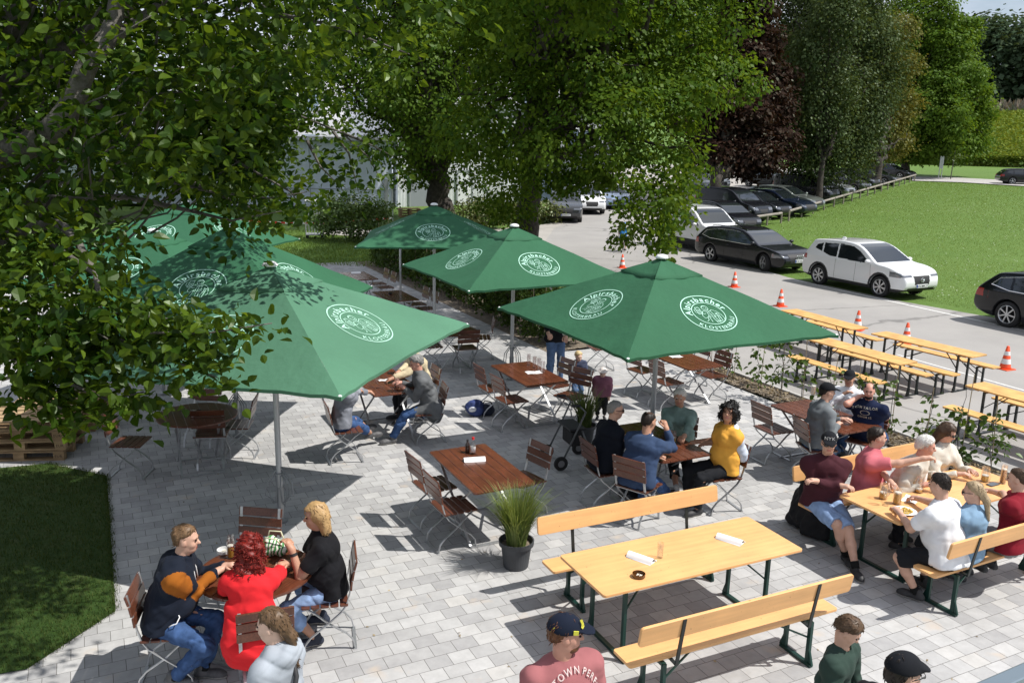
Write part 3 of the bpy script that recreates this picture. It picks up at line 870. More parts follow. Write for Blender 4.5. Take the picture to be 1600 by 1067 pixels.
bough([(-300, 500, 7.8), (-60, 400, 6.6), (60, 350, 5.9), (105, 350, 5.7), (150, 430, 5.4)], .06, .018)
bough([(-250, 350, 7.8), (60, 200, 8.4), (200, 150, 9.0), (330, 120, 9.2)], .08, .02)
bough([(-250, 350, 7.8), (0, 330, 7.9), (160, 300, 7.8), (300, 330, 7.5)], .06, .015)
bough([(190, -120, 6.4), (320, -60, 6.8), (420, 20, 7)], .04, .016)
bough([(190, -120, 6.4), (400, -120, 6.2), (560, -40, 6)], .04, .016)
for p in C[RNG.choice(len(C), 260, replace=False)]:
    e = p - near_base; s0 = e*RNG.uniform(.72, .85) + np.array([0, 0, 0.25]); 
    limb(tm, s0, e, .014, .004, .04, 5, 6, .05)
tm.v += tw.v; tm.f += [[i + tm.n for i in f] for f in tw.f]; tm.m += tw.m; tm.n += tw.n
link('trunk', tm.mesh('trunk', BARK, True), t_near)

# ------------------------------------------------------------------ two big trees behind the umbrellas
LEAF_D = leaf_mat('leaf_dark', (0.036, 0.090, 0.012), (0.122, 0.190, 0.022), 0.42, 0.42, 0.012)
LEAF_M = leaf_mat('leaf_mid', (0.038, 0.096, 0.011), (0.130, 0.200, 0.022), 0.47, 0.42, 0.012)
bT = gnd(818, 398)
blobsB = [pb(840, 60, 29, 3.4), pb(960, 90, 29, 3.0), pb(1050, 60, 30, 2.8), pb(1020, 190, 27.5, 2.3), pb(900, 190, 27, 2.4), pb(800, 170, 28, 2.4), pb(955, 222, 27, 1.6), pb(1050, 255, 27.5, 1.5), pb(1115, 120, 29, 1.6),
          pb(870, 235, 28, 1.5), pb(790, 290, 31, 1.5), pb(900, -120, 31, 4.0), pb(1030, -130, 31, 3.6), pb(790, -90, 28, 3.4), pb(1080, -20, 30, 2.6), pb(1035, 315, 26.5, 1.0),
          (2.2, 20.5, 9.6, 2.6), (3.0, 18.9, 9.8, 2.1), (0.7, 20.6, 8.4, 1.7), (4.6, 20.2, 11.6, 3.0), (1.0, 23.0, 8.6, 2.3), (3.2, 23.5, 10.8, 3.0), pb(980, 60, 35, 3.2), pb(860, 20, 36, 3.4)]
ex = []
def hang(u0, v0, u1, v1, d, n, w_):
    for i in range(n):
        f = RNG.random(); p = atd(u0 + (u1 - u0)*f + RNG.normal()*w_*(1.1 - .7*f), v0 + (v1 - v0)*f, d + RNG.normal()*.3); ex.append(p)
hang(985, 270, 972, 384, 25.5, 30, 6); hang(1000, 280, 996, 372, 25.5, 18, 5); hang(1042, 300, 1036, 396, 25.0, 32, 11); hang(1062, 270, 1058, 330, 26, 20, 9); hang(1035, 340, 1030, 400, 25, 16, 6)
hang(895, 270, 890, 318, 27.5, 22, 14); hang(935, 260, 945, 300, 27, 18, 12); hang(820, 300, 816, 352, 33, 26, 22); hang(800, 260, 790, 330, 33, 18, 14)
tree('broadleaf_tree', 'tall dense green tree with hanging branches over the road', bT, blobsB, 7400, 16, 0.42, 0.165, LEAF_M, BARK_D, 0.46, limbs=16, droop=0.3, fork_h=3.6, extra=np.array(ex))
bA = gnd(690, 342)
_pb = pb
def pb(u, v, d, r, sq=1.0): return _pb(u, v, d*1.27, r*1.27, sq)
blobsA = [pb(600, 60, 38, 3.4), pb(700, 90, 36, 3.2), pb(560, 110, 37, 2.2), pb(640, 190, 36, 2.4), pb(720, 220, 36, 2.2), pb(660, 120, 34, 2.4), pb(760, 60, 36, 3.0), pb(620, -120, 38, 4.2), pb(740, -120, 37, 4.0), pb(530, -20, 38, 3.2),
          pb(690, -320, 38, 4.5), pb(500, 40, 38, 2.2), pb(660, 260, 38, 1.2), pb(700, 20, 41, 3.4), pb(560, -200, 39, 3.8)]
pb = _pb
tree('broadleaf_tree', 'dark green forked tree behind the dark shaded umbrella', bA, blobsA, 5800, 16, 0.6, 0.215, LEAF_D, BARK_D, 0.66, limbs=14, droop=0.3, fork_h=2.2)
# ------------------------------------------------------------------ trees of the car park
LEAF_C = leaf_mat('leaf_copper', (0.018, 0.0085, 0.0075), (0.046, 0.025, 0.018), 0.2, 0.4, 0.015)
bC = gnd(1113, 338)
zC = lambda u, v, r, d=0: pb(u, v, 58 + d, r)
blobsC = [zC(1125, 120, 3.3), zC(1165, 150, 3.3), zC(1110, 200, 2.6, -3), zC(1155, 212, 2.6, -3), zC(1190, 212, 2.2, -2), zC(1145, 60, 3.2), zC(1118, 238, 1.6, -4), zC(1188, 243, 1.6, -4), zC(1155, -20, 3.2), zC(1150, 180, 3, 5), zC(1196, 120, 2.3), zC(1090, 110, 2.4), zC(1150, 250, 1.3, -4)]
tree('copper_beech', 'dark purple copper beech standing among the parked cars', bC, blobsC, 4200, 15, 0.6, 0.28, LEAF_C, BARK_D, 0.36, limbs=12, fork_h=2.4)
LEAF_B = leaf_mat('leaf_birch', (0.040, 0.070, 0.024), (0.085, 0.112, 0.044), 0.3, 0.4, 0.015)
bB = gnd(1278, 322)
zB = lambda u, v, r, d=0, q=1.5: pb(u, v, 66 + d, r, q)
blobsB2 = [zB(1282, 95, 2.3, -6), zB(1288, 160, 2.2, -6), zB(1272, 212, 1.5, -6), zB(1300, 30, 2.4, -6), zB(1305, 205, 1.5, -6), zB(1265, 50, 3.2), zB(1330, 50, 3.2), zB(1265, 120, 2.9), zB(1325, 110, 3.1), zB(1375, 110, 2.2), zB(1255, 180, 2.6, -2), zB(1315, 175, 2.9, -3), zB(1362, 175, 2.0, -2), zB(1262, 232, 1.9, -3), zB(1312, 226, 2.0, -4), zB(1345, 232, 1.3, -3), zB(1290, -60, 3.4), zB(1350, -40, 3.0), zB(1245, -20, 2.6), zB(1300, 120, 3, 5), zB(1240, 250, 1.0, -3), zB(1290, 250, 1.2, -5)]
tree('birch_tree', 'tall grey green weeping birch above the parked cars', bB, blobsB2, 8500, 12, 0.7, 0.21, LEAF_B, BARK_D, 0.2, limbs=11, droop=0.9, fork_h=3.2, flat=1.3)
LEAF_Y = leaf_mat('leaf_olive', (0.085, 0.095, 0.022), (0.190, 0.180, 0.050), 0.3, 0.4, 0.015)
bY = gnd(1370, 296)
zY = lambda u, v, r, d=0: pb(u, v, 80 + d, r)
tree('linden_tree', 'olive yellow tree between the birch and the bright green tree', bY, [zY(1385, 160, 2.8), zY(1370, 205, 2.6), zY(1395, 215, 1.9), zY(1360, 240, 1.6), zY(1392, 110, 2.6), zY(1380, 60, 2.6)], 1500, 10, 0.8, 0.26, LEAF_Y, BARK_D, 0.3, limbs=6, fork_h=2.6)
LEAF_L = leaf_mat('leaf_lime', (0.055, 0.120, 0.012), (0.130, 0.205, 0.026), 0.42, 0.42, 0.015)
bL = gnd(1411, 277)
zL = lambda u, v, r, d=0: pb(u, v, 92 + d, r)
blobsL = [zL(1440, 60, 4.2), zL(1480, 100, 4.4), zL(1420, 120, 3.8), zL(1500, 160, 3.6), zL(1450, 170, 4.2, -3), zL(1420, 205, 2.6, -2), zL(1490, 215, 3.2, -2), zL(1520, 215, 2.0), zL(1455, 225, 2.2, -3), zL(1440, 20, 3.0), zL(1470, 30, 2.6), zL(1400, 40, 3.0), zL(1525, 125, 1.6), zL(1500, 60, 2.4), zL(1460, 110, 4, 5), zL(1430, 235, 1.4, -3)]
tree('maple_tree', 'bright lime green rounded tree at the end of the car park', bL, blobsL, 5000, 16, 0.62, 0.30, LEAF_L, BARK_D, 0.42, limbs=12, fork_h=3.4)
# ------------------------------------------------------------------ left background
LEAF_S = leaf_mat('leaf_shrub', (0.040, 0.085, 0.015), (0.100, 0.150, 0.032), 0.35, 0.4, 0.06)
bS = gnd(548, 372)
tree('garden_shrub', 'leafy round shrub on the lawn by the striped tape', bS, [pb(520, 335, 38, .95), pb(555, 320, 38, 1.05), pb(585, 338, 38, .85), pb(540, 350, 37.6, .8), pb(575, 355, 37.6, .7), pb(510, 350, 37.8, .6), pb(602, 325, 38, .5), pb(520, 312, 38, .5)], 520, 10, 0.3, 0.13, LEAF_S, BARK, 0.06, limbs=8, fork_h=.4, cat='shrub')
for (u, v, d, r, lab) in ((752, 330, 44, 1.25, 'olive shrub in the gap between the two dark trunks'), (836, 330, 47, 1.0, 'olive shrub behind the tall tree beside the grey car')):
    b0 = atd(u, v, d); b0[2] = 0
    tree('garden_shrub', lab, b0, [(b0[0], b0[1], .9, r, .8), (b0[0] - .9, b0[1], .8, r*.75, .9), (b0[0] + .9, b0[1] + .2, .8, r*.7, .9)], 300, 10, 0.35, 0.15, leaf_mat('leaf_olive2', (.06, .085, .02), (.14, .15, .045), .3), BARK, 0.05, limbs=3, fork_h=.3, cat='shrub')
for (u, v, d, r, lab) in ((120, 120, 46, 6.5, 'big dark tree far behind the left umbrellas'), (-180, 150, 40, 6.0, 'dark tree at the far left edge behind the lawn')):
    c = atd(u, v, d); b0 = np.array([c[0], c[1], 0.0])
    bl = [(c[0] + dx*r, c[1] + dy*r, c[2] + dz*r, r*.62) for dx, dy, dz in ((0, 0, 0), (.7, 0, -.1), (-.7, .1, 0), (.2, -.5, .1), (-.2, .1, .7), (.4, .2, .6), (-.5, -.3, -.35), (.45, -.3, -.3))]
    tree('broadleaf_tree', lab, b0, bl, 1500, 9, 0.95, 0.34, LEAF_D, BARK_D, 0.4, limbs=8, fork_h=3.0)

# ------------------------------------------------------------------ far field, reeds and wood
nf = 70000
d_ = 128 + 112*RNG.random(nf)**1.6; a_ = RNG.uniform(math.radians(21.5), math.radians(42), nf)
edge = RNG.random(nf) < 0.1
d_[edge] = 128 + RNG.random(edge.sum())*1.5
P = np.stack([d_*np.sin(a_), d_*np.cos(a_), np.zeros(nf)], 1)
hgt = np.where(edge, RNG.random(nf)*1.4, .9 + RNG.random(nf)*.6)
P[:, 2] = terr(P[:, 0], P[:, 1]) + hgt
V, F = quads(P, rv(nf, (1, 1, .4)), rv(nf, (.4, .6, 1)), RNG.uniform(.3, .65, nf)*(d_/150), RNG.uniform(.2, .36, nf)*(d_/140))
tag(link('crop_field', mesh_np('crop_field', V, F, leaf_mat('leaf_crop', (.085, .140, .018), (.180, .215, .036), .3, .5, .01), rnd=RNG.random(nf))), kind='stuff')
nf = 9000
d_ = RNG.uniform(243, 262, nf); a_ = RNG.uniform(math.radians(21), math.radians(42), nf)
P = np.stack([d_*np.sin(a_), d_*np.cos(a_), np.zeros(nf)], 1); P[:, 2] = terr(P[:, 0], P[:, 1]) + RNG.random(nf)*1.6
V, F = quads(P, rv(nf, (.25, .25, 1)) + np.array([0, 0, .8]), rv(nf, (.4, 1, .3)), RNG.uniform(1.2, 2.6, nf), RNG.uniform(.25, .5, nf))
tag(link('reed_strip', mesh_np('reed_strip', V, F, leaf_mat('leaf_reed', (.085, .115, .085), (.19, .145, .115), .2), rnd=np.clip((P[:, 2] - terr(P[:, 0], P[:, 1]))/1.6 + RNG.normal(size=nf)*.15, 0, 1))), kind='stuff')
bl = []
for i in range(95):
    a = math.radians(RNG.uniform(9, 44)); d = RNG.uniform(272, 310); x, y = d*math.sin(a), d*math.cos(a); z0 = float(terr(x, y)); h = RNG.uniform(18, 25)
    r = RNG.uniform(4.5, 7)
    bl += [(x, y, z0 + h - r, r, 1.15), (x + RNG.normal()*3, y - 2, z0 + h*.5, r*1.0, 1.2), (x + RNG.normal()*3, y - 3, z0 + h*.22, r*.8, 1.2)]
C, D = blob_clumps(bl, 13000, 0.75)
V, F, rnd = leaf_cloud(C, D, 6, 1.9, 1.75, 'quad', 0.2, 0.8)
tag(link('far_wood', mesh_np('far_wood', V, F, leaf_mat('leaf_far', (.034, .064, .032), (.076, .106, .058), .25, .5, .01), rnd=rnd)), kind='stuff')

# ------------------------------------------------------------------ young hedge plants with canes
LEAF_H = leaf_mat('leaf_hedge', (0.024, 0.060, 0.010), (0.085, 0.130, 0.024), 0.35, 0.4, 0.03)
CANE = M('cane', (0.30, 0.24, 0.15), 0.7)
def sapling(p, h, n, lab, group, dens=1.0, cane=True):
    t = thing('hedge_plant', lab, 'hedge plant', (p[0], p[1], 0.0), 0, group)
    m = MB(); C = []
    stem = limb(m, (0, 0, 0), (RNG.normal()*.05, RNG.normal()*.05, h), .009, .003, 0, 5, 7, .02)
    for j in range(n):
        f = RNG.uniform(.18, 1); q = stem[min(6, int(f*6))]
        e = q + np.array([RNG.normal()*.13, RNG.normal()*.13, RNG.uniform(0, .12)])
        m.tube([q, (q + e)/2 + [0, 0, .02], e], [.004, .003, .002], 4)
        C.append(e); C.append((q + e)/2)
    link('stem', m.mesh('stem', BARK), t)
    C = np.array(C)
    V, F, rnd = leaf_cloud(C, rv(len(C), (1, 1, .3)), max(2, int(5*dens)), .13, .10, 'fold', .3, .8)
    link('foliage', mesh_np('foliage', V, F, LEAF_H, rnd=rnd), t)
    if cane:
        c = MB(); c.tube([(.03, 0, 0), (.03 + RNG.normal()*.03, RNG.normal()*.03, h*1.12)], .0065, 5); link('cane', c.mesh('cane', CANE), t)
    return t
HG = 'young hedge plants with canes'
words = ['tallest at its top', 'sparse', 'bushy', 'thin', 'leafy', 'lanky']
nrow = 24
for i in range(nrow):
    ey = 15.2 - i*0.62; p = EX*(11.10 + RNG.normal()*.05) + EY*(ey + RNG.normal()*.06)
    u_ = 'young hedge plant in the soil strip between patio and road'
    sapling(p, RNG.uniform(.85, 1.4), int(RNG.integers(5, 12)), u_, HG, 1.1)
HG2 = 'hedge plants in the shade behind the far tables'
k = 0
for i in range(30):
    for r in (0, 1):
        ey = 16.4 + i*0.46; p = EX*(9.2 + r*.55 + RNG.normal()*.06) + EY*(ey + RNG.normal()*.08)
        sapling(p, RNG.uniform(1.1, 1.7), int(RNG.integers(22, 34)), 'dark hedge plant in the shaded row behind the far tables', HG2, 1.2, cane=True)
# ================================================================== furniture
WOODB = M('brown_slats', (0.105, 0.036, 0.020), 0.30, var=(5, 0.25), grain=(0, 60, 0.28), bump=(40, 0.08), coat=0.25)
WOODT = M('brown_table', (0.120, 0.038, 0.019), 0.27, var=(4, 0.22), grain=(1, 70, 0.28), bump=(40, 0.08), coat=0.3)
GALV = M('galvanised_steel', (0.50, 0.51, 0.52), 0.42, 0.75, var=(14, 0.18))
ORANGE = M('orange_board', (0.720, 0.395, 0.160), 0.50, var=(2.2, 0.10), grain=(0, 22, 0.09), coat=0.10, spots=(34, .69, (.30, .15, .05)))
ORANGE2 = M('worn_board', (0.600, 0.340, 0.115), 0.6, var=(5.0, 0.2), grain=(0, 30, 0.16), spots=(26, .66, (.26, .14, .06)))
DGREEN = M('dark_green_steel', (0.012, 0.045, 0.036), 0.35, 0.2)
DBLACK = M('black_steel', (0.015, 0.020, 0.020), 0.4, 0.2)
WHITEP = M('white_paper', (0.80, 0.80, 0.80), 0.7)
GLASS = glass_mat('glass')

def rslat(mb, x0, x1, y0, y1, z, th, R=None, o=None):
    """board with softly rounded corners in plan"""
    r = min(0.012, (x1 - x0)/3, (y1 - y0)/3); pts = []
    for cx, cy, a0 in ((x1 - r, y1 - r, 0), (x0 + r, y1 - r, 90), (x0 + r, y0 + r, 180), (x1 - r, y0 + r, 270)):
        for k in range(4):
            a = math.radians(a0 + k*30); pts.append((cx + r*math.cos(a), cy + r*math.sin(a)))
    T = None if R is None else (R, o)
    mb.prism(pts, z, z + th, T=T)

def make_chair(label, loc, yaw, group=None):
    """slatted folding chair; sits facing +x"""
    t = thing('folding_chair', label, 'chair', loc, yaw, group)
    m = MB()
    for i in range(5):
        x = -0.19 + i*0.083
        rslat(m, x, x + 0.072, -0.22, 0.22, 0.452, 0.018)
    m.build('seat', WOODB, t, bevel=0.003)
    m = MB()
    for i, (x, z, tl) in enumerate(((-0.222, 0.60, -.10), (-0.240, 0.695, -.18), (-0.262, 0.79, -.26))):
        R = rotm(0, -tl + 0)  # lean back
        m.box((x, 0, z + .04), (0.018, 0.445, 0.084), rotm(0, tl))
    m.build('backrest', WOODB, t, bevel=0.004)
    for sy in (-1, 1):
        y = sy*0.195
        m = MB()  # back upright running down and forward to the front foot
        P = [(-0.262, y, .875), (-.235, y, .72), (-.205, y, .56), (-.175, y, .455), (-.13, y, .385), (0.0, y, .275), (.14, y, .165), (.19, y, .10), (.205, y, .012)]
        for a, b in zip(P[:-1], P[1:]):
            m.bar(a, b, .010, .026, up=(0, 1, 0))
        m.build('leg', GALV, t)
        m = MB()
        y2 = sy*0.172
        P = [(.19, y2, .445), (.10, y2, .385), (-.02, y2, .27), (-.17, y2, .165), (-.225, y2, .10), (-.245, y2, .012)]
        for a, b in zip(P[:-1], P[1:]):
            m.bar(a, b, .010, .024, up=(0, 1, 0))
        m.build('leg', GALV, t)
    m = MB()
    m.bar((-.17, -.2, .445), (-.17, .2, .445), .02, .01); m.bar((.19, -.2, .443), (.19, .2, .443), .02, .01)
    m.build('seat_frame', GALV, t)
    for x, yy in ((.205, .205), (-.245, .182)):
        m = MB(); m.bar((x, -yy, .006), (x, yy, .006), .03, .010); m.build('foot_bar', GALV, t)
    return t
CH0 = None
CHAIR_GROUP = 'brown slatted folding chairs'
def chair(label, p, yaw_deg, group=CHAIR_GROUP):
    global CH0
    yaw = math.radians(yaw_deg)
    if CH0 is None:
        CH0 = make_chair(label, (p[0], p[1], 0), yaw, group); return CH0
    return copy_thing(CH0, (p[0], p[1], 0), yaw, label, group)

def chair_px(label, u, v, yaw, z=.46, **k):
    p = at(u, v, z); return chair(label, p, yaw, **k)

def rect_table(label, c, yaw, Lg=1.4, Wd=0.76, proto=[None]):
    """planks run along local x; two crossed leg frames"""
    if proto[0] is not None:
        return copy_thing(proto[0], (c[0], c[1], 0), yaw, label, 'brown rectangular slatted tables')
    t = thing('folding_table', label, 'table', (c[0], c[1], 0), yaw, 'brown rectangular slatted tables')
    m = MB(); n = 6; w_ = Wd/n
    for i in range(n):
        y0 = -Wd/2 + i*w_ + .003; y1 = -Wd/2 + (i + 1)*w_ - .003
        a = .0; r = .035
        if i in (0, n - 1):
            s = -1 if i == 0 else 1
            yo = y0 if i == 0 else y1; yi = y1 if i == 0 else y0
            pts = [(-Lg/2, yi), (-Lg/2, yo - s*r), (-Lg/2 + r*.3, yo - s*r*.3), (-Lg/2 + r, yo), (Lg/2 - r, yo), (Lg/2 - r*.3, yo - s*r*.3), (Lg/2, yo - s*r), (Lg/2, yi)]
            if i == 0: pts = pts[::-1]
            pts = pts[::-1]
            m.prism(pts, .738, .762)
        else:
            m.box((0, (y0 + y1)/2, .75), (Lg, y1 - y0, .024))
    m.build('tabletop', M('brown_tabletop', (0.120, 0.038, 0.019), 0.26, var=(4, 0.22), grain=(0, 70, 0.28), bump=(40, 0.08), coat=0.35), t, bevel=.003)
    m = MB(); m.bar((-.5, 0, .727), (.5, 0, .727), .04, .02)
    for x in (-.55, .55): m.bar((x, -Wd/2 + .03, .727), (x, Wd/2 - .03, .727), .03, .02)
    m.build('top_frame', GALV, t)
    for sx in (-1, 1):
        for sy in (-1, 1):
            m = MB(); y = sy*(Wd/2 - .07 - (.02 if sx > 0 else 0))
            P = [(sx*.50, y, .72), (sx*.20, y, .50), (-sx*.12, y, .27), (-sx*.46, y, .02)]
            for a, b in zip(P[:-1], P[1:]): m.bar(a, b, .012, .03, up=(0, 1, 0))
            m.build('leg', GALV, t)
        m = MB(); m.bar((-sx*.46, -Wd/2 + .06, .01), (-sx*.46, Wd/2 - .06, .01), .03, .014); m.build('foot_bar', GALV, t)
    proto[0] = t
    return t

def round_table(label, c, yaw, rad=0.52):
    t = thing('round_table', label, 'table', (c[0], c[1], 0), yaw, 'brown round slatted tables')
    m = MB(); n = 9; w_ = 2*rad/n
    for i in range(n):
        y0 = -rad + i*w_ + .002; y1 = -rad + (i + 1)*w_ - .002
        pts = []
        for k in range(9):
            y = y0 + (y1 - y0)*k/8; pts.append((math.sqrt(max(rad*rad - y*y, 1e-6)), y))
        pts += [(-x, y) for x, y in pts[::-1]]
        m.prism(pts, .738, .762)
    m.build('tabletop', M('brown_tabletop_round', (0.112, 0.036, 0.018), 0.28, var=(4, 0.22), grain=(0, 70, 0.28), bump=(40, 0.08), coat=0.3), t, bevel=.003)
    m = MB()
    for x in (-.25, .25): m.bar((x, -rad*.8, .727), (x, rad*.8, .727), .03, .02)
    m.build('top_frame', GALV, t)
    for sx in (-1, 1):
        for sy in (-1, 1):
            m = MB(); y = sy*(.27 - (.02 if sx > 0 else 0))
            m.bar((sx*.30, y, .72), (-sx*.33, y, .02), .012, .028, up=(0, 1, 0)); m.build('leg', GALV, t)
        m = MB(); m.bar((-sx*.33, -.28, .01), (-sx*.33, .28, .01), .03, .014); m.build('foot_bar', GALV, t)
    return t

# ------------------------------------------------------------------ beer tables and benches (boards along local x)
def leg_frame(m, x, half, z, sd, wedge=True):
    """steel end frame: two posts, floor bar, stays to the middle of the board"""
    for y in (-half, half):
        m.bar((x, y, 0.015), (x, y, z), .038, .030, up=(1, 0, 0))
    m.bar((x, -half - .05, .015), (x, half + .05, .015), .04, .03)
    m.bar((x, -half, z - .012), (x, half, z - .012), .04, .025)
    for y in (-half, half):
        m.bar((x, y*.93, z*.62), (x - sd*.30, y*.55, z - .005), .014, .014)
        if wedge: m.bar((x, y, .16), (x, y + math.copysign(.05, y), .02), .03, .02, up=(1, 0, 0))

def board(mb, Lg, Wd, z, th, r=.03, yc=0.0):
    pts = []
    for cx, cy, a0 in ((Lg/2 - r, Wd/2 - r, 0), (-Lg/2 + r, Wd/2 - r, 90), (-Lg/2 + r, -Wd/2 + r, 180), (Lg/2 - r, -Wd/2 + r, 270)):
        for k in range(5):
            a = math.radians(a0 + k*22.5); pts.append((cx + r*math.cos(a), yc + cy + r*math.sin(a)))
    mb.prism(pts, z - th, z)

def beer_table(label, c, yaw, Wd=0.78, wood=None, group='orange beer tables', steel=None, Lg=2.2):
    t = thing('beer_table', label, 'table', (c[0], c[1], 0), yaw, group)
    m = MB(); board(m, Lg, Wd, .77, .027); m.build('tabletop', wood or ORANGE, t, bevel=.004)
    m = MB()
    for x in (-.92, 0, .92): m.box((x, 0, .730), (.07, Wd - .1, .025))
    m.build('batten', M('batten_wood', (.40, .17, .045), .6), t)
    for sx in (-1, 1):
        m = MB(); leg_frame(m, sx*.80, min(.27, Wd/2 - .08), .72, sx); m.build('leg', steel or DGREEN, t)
    return t

def beer_bench(label, c, yaw, back=0, wood=None, group='orange beer benches', steel=None, Lg=2.2):
    """back = -1/+1 puts a backrest on the -y/+y side"""
    t = thing('beer_bench', label, 'bench', (c[0], c[1], 0), yaw, group)
    m = MB(); board(m, Lg, .26, .475, .027, .025); m.build('seat', wood or ORANGE, t, bevel=.004)
    m = MB()
    for x in (-.90, .90): m.box((x, 0, .436), (.06, .20, .022))
    m.build('batten', M('batten_wood', (.40, .17, .045), .6), t)
    for sx in (-1, 1):
        m = MB(); leg_frame(m, sx*.78, .11 if not back else .14, .425, sx); m.build('leg', steel or DGREEN, t)
    if back:
        m = MB(); R = rotm(0, 0, -back*math.radians(-9))
        r = .02; Lb = Lg; pts = []
        for cx, cz, a0 in ((Lb/2 - .03, .09 - .03, 0), (-Lb/2 + .03, .09 - .03, 90), (-Lb/2 + .03, -.09 + .03, 180), (Lb/2 - .03, -.09 + .03, 270)):
            for k in range(5):
                a = math.radians(a0 + k*22.5); pts.append((cx + .03*math.cos(a), cz + .03*math.sin(a)))
        tl = math.radians(10)*back
        T = np.array([[1, 0, 0], [0, math.sin(tl), math.cos(tl)*1.0], [0, math.cos(tl), -math.sin(tl)]])
        # prism x->x, y->up(tilted), z->depth
        T = np.array([[1, 0, 0], [0, math.sin(tl), -math.cos(tl)], [0, math.cos(tl), math.sin(tl)]])
        m.prism(pts, -.0135, .0135, T=(T, np.array([0, back*.235, .785]))); m.build('backrest', wood or ORANGE, t, bevel=.004)
        for x in (-.70, .70):
            m = MB()
            m.bar((x, back*.10, .435), (x, back*.20, .425), .03, .012)
            m.bar((x, back*.195, .42), (x, back*.245 + back*.020, .865), .032, .012, up=(0, 1, 0)); m.build('back_upright', DBLACK, t)
    return t

# ------------------------------------------------------------------ parasols
GREENC = M('green_canvas', (0.026, 0.108, 0.053), 0.80, var=(1.1, 0.10), bump=(5.5, 0.35, 0.05), spec=.3)
GREENP = M('green_canvas_pale', (0.074, 0.188, 0.117), 0.80, var=(1.1, 0.10), bump=(5.5, 0.35, 0.05), spec=.3)  # paler green canvas, used for the front parasol only
PALE = M('pale_print', (0.42, 0.70, 0.57), 0.75)
POLE = M('pole_grey', (0.46, 0.47, 0.48), 0.4, 0.35)
WHITEPL = M('white_plastic', (0.75, 0.76, 0.77), 0.4)
ROPE = M('rope_grey', (0.22, 0.23, 0.24), 0.8)

def emblem():
    """round brewery emblem in panel units: radius 1; returns V2, F"""
    V = []; F = []; n = 0
    def put(q):
        nonlocal n
        v, f = q; V.append(np.asarray(v)[:, :2]); F.extend([tuple(i + n for i in p) for p in f]); n += len(v)
    put(ring2d(.965, 1.0, 96)); put(ring2d(.585, .612, 72))
    put(text_arc('Alpirsbacher', .33, .66, math.radians(95), 0.022, track=.98, wide=1.02))
    put(text_arc('KLOSTERBRÄU', .235, .90, math.radians(278), 0.006, inside=True, track=1.12, wide=1.0))
    # line drawing of a half figure raising a glass
    s = lambda pts, w_=.018: put(stroke2d(np.array(pts), w_))
    th = np.linspace(0, 2*PI, 22)
    s(np.c_[.02 + .115*np.cos(th), .30 + .135*np.sin(th)])
    s([(-.10, .36), (-.02, .40), (.06, .41), (.13, .36)]); s([(-.04, .30), (-.01, .31)], .02); s([(.05, .31), (.08, .30)], .02); s([(-.03, .235), (.03, .225), (.08, .24)])
    s([(-.13, .16), (-.06, .13), (.04, .10), (.14, .13), (.20, .18)]); s([(-.13, .16), (-.24, .06), (-.30, -.10), (-.28, -.22), (-.16, -.20), (-.08, -.12)])
    s([(.20, .18), (.34, .08), (.42, -.10), (.45, -.30), (.40, -.40)]); s([(-.08, -.12), (-.10, -.30), (-.12, -.46)]); s([(.26, .02), (.28, -.16), (.22, -.34), (.20, -.50)])
    s([(.04, .10), (.05, -.10), (.03, -.30), (.05, -.52)]); s([(.14, .12), (.16, -.10), (.13, -.30), (.15, -.52)]); s([(.34, -.12), (.32, -.30), (.30, -.46)]); s([(-.02, .08), (-.04, -.08), (-.03, -.22)])
    s([(-.38, .02), (-.36, .34), (-.20, .34), (-.22, .02), (-.38, .02)], .022); s([(-.37, .24), (-.21, .24)]); s([(-.32, .04), (-.31, .22)]); s([(-.27, .04), (-.26, .22)]); s([(-.36, .34), (-.33, .39), (-.27, .37), (-.22, .40), (-.20, .34)])
    s([(-.40, .28), (-.45, .25), (-.45, .12), (-.40, .08)]); s([(-.24, .05), (-.17, .00), (-.10, .02)]); s([(.10, -.20), (.20, -.16), (.27, -.22)]); s([(-.16, -.20), (-.20, -.34), (-.30, -.40)]); s([(.22, -.10), (.32, -.04), (.38, -.08)])
    for i in range(6):
        x = .06 + i*.055; s([(x, -.40 - .01*i), (x + .02, -.52 + .012*i)], .014)
    for i in range(5):
        y = -.02 - i*.07; s([(.29, y), (.33, y - .02)], .013); s([(.09, y), (.11, y - .03)], .013)
    return np.concatenate(V), F
EMB = emblem()

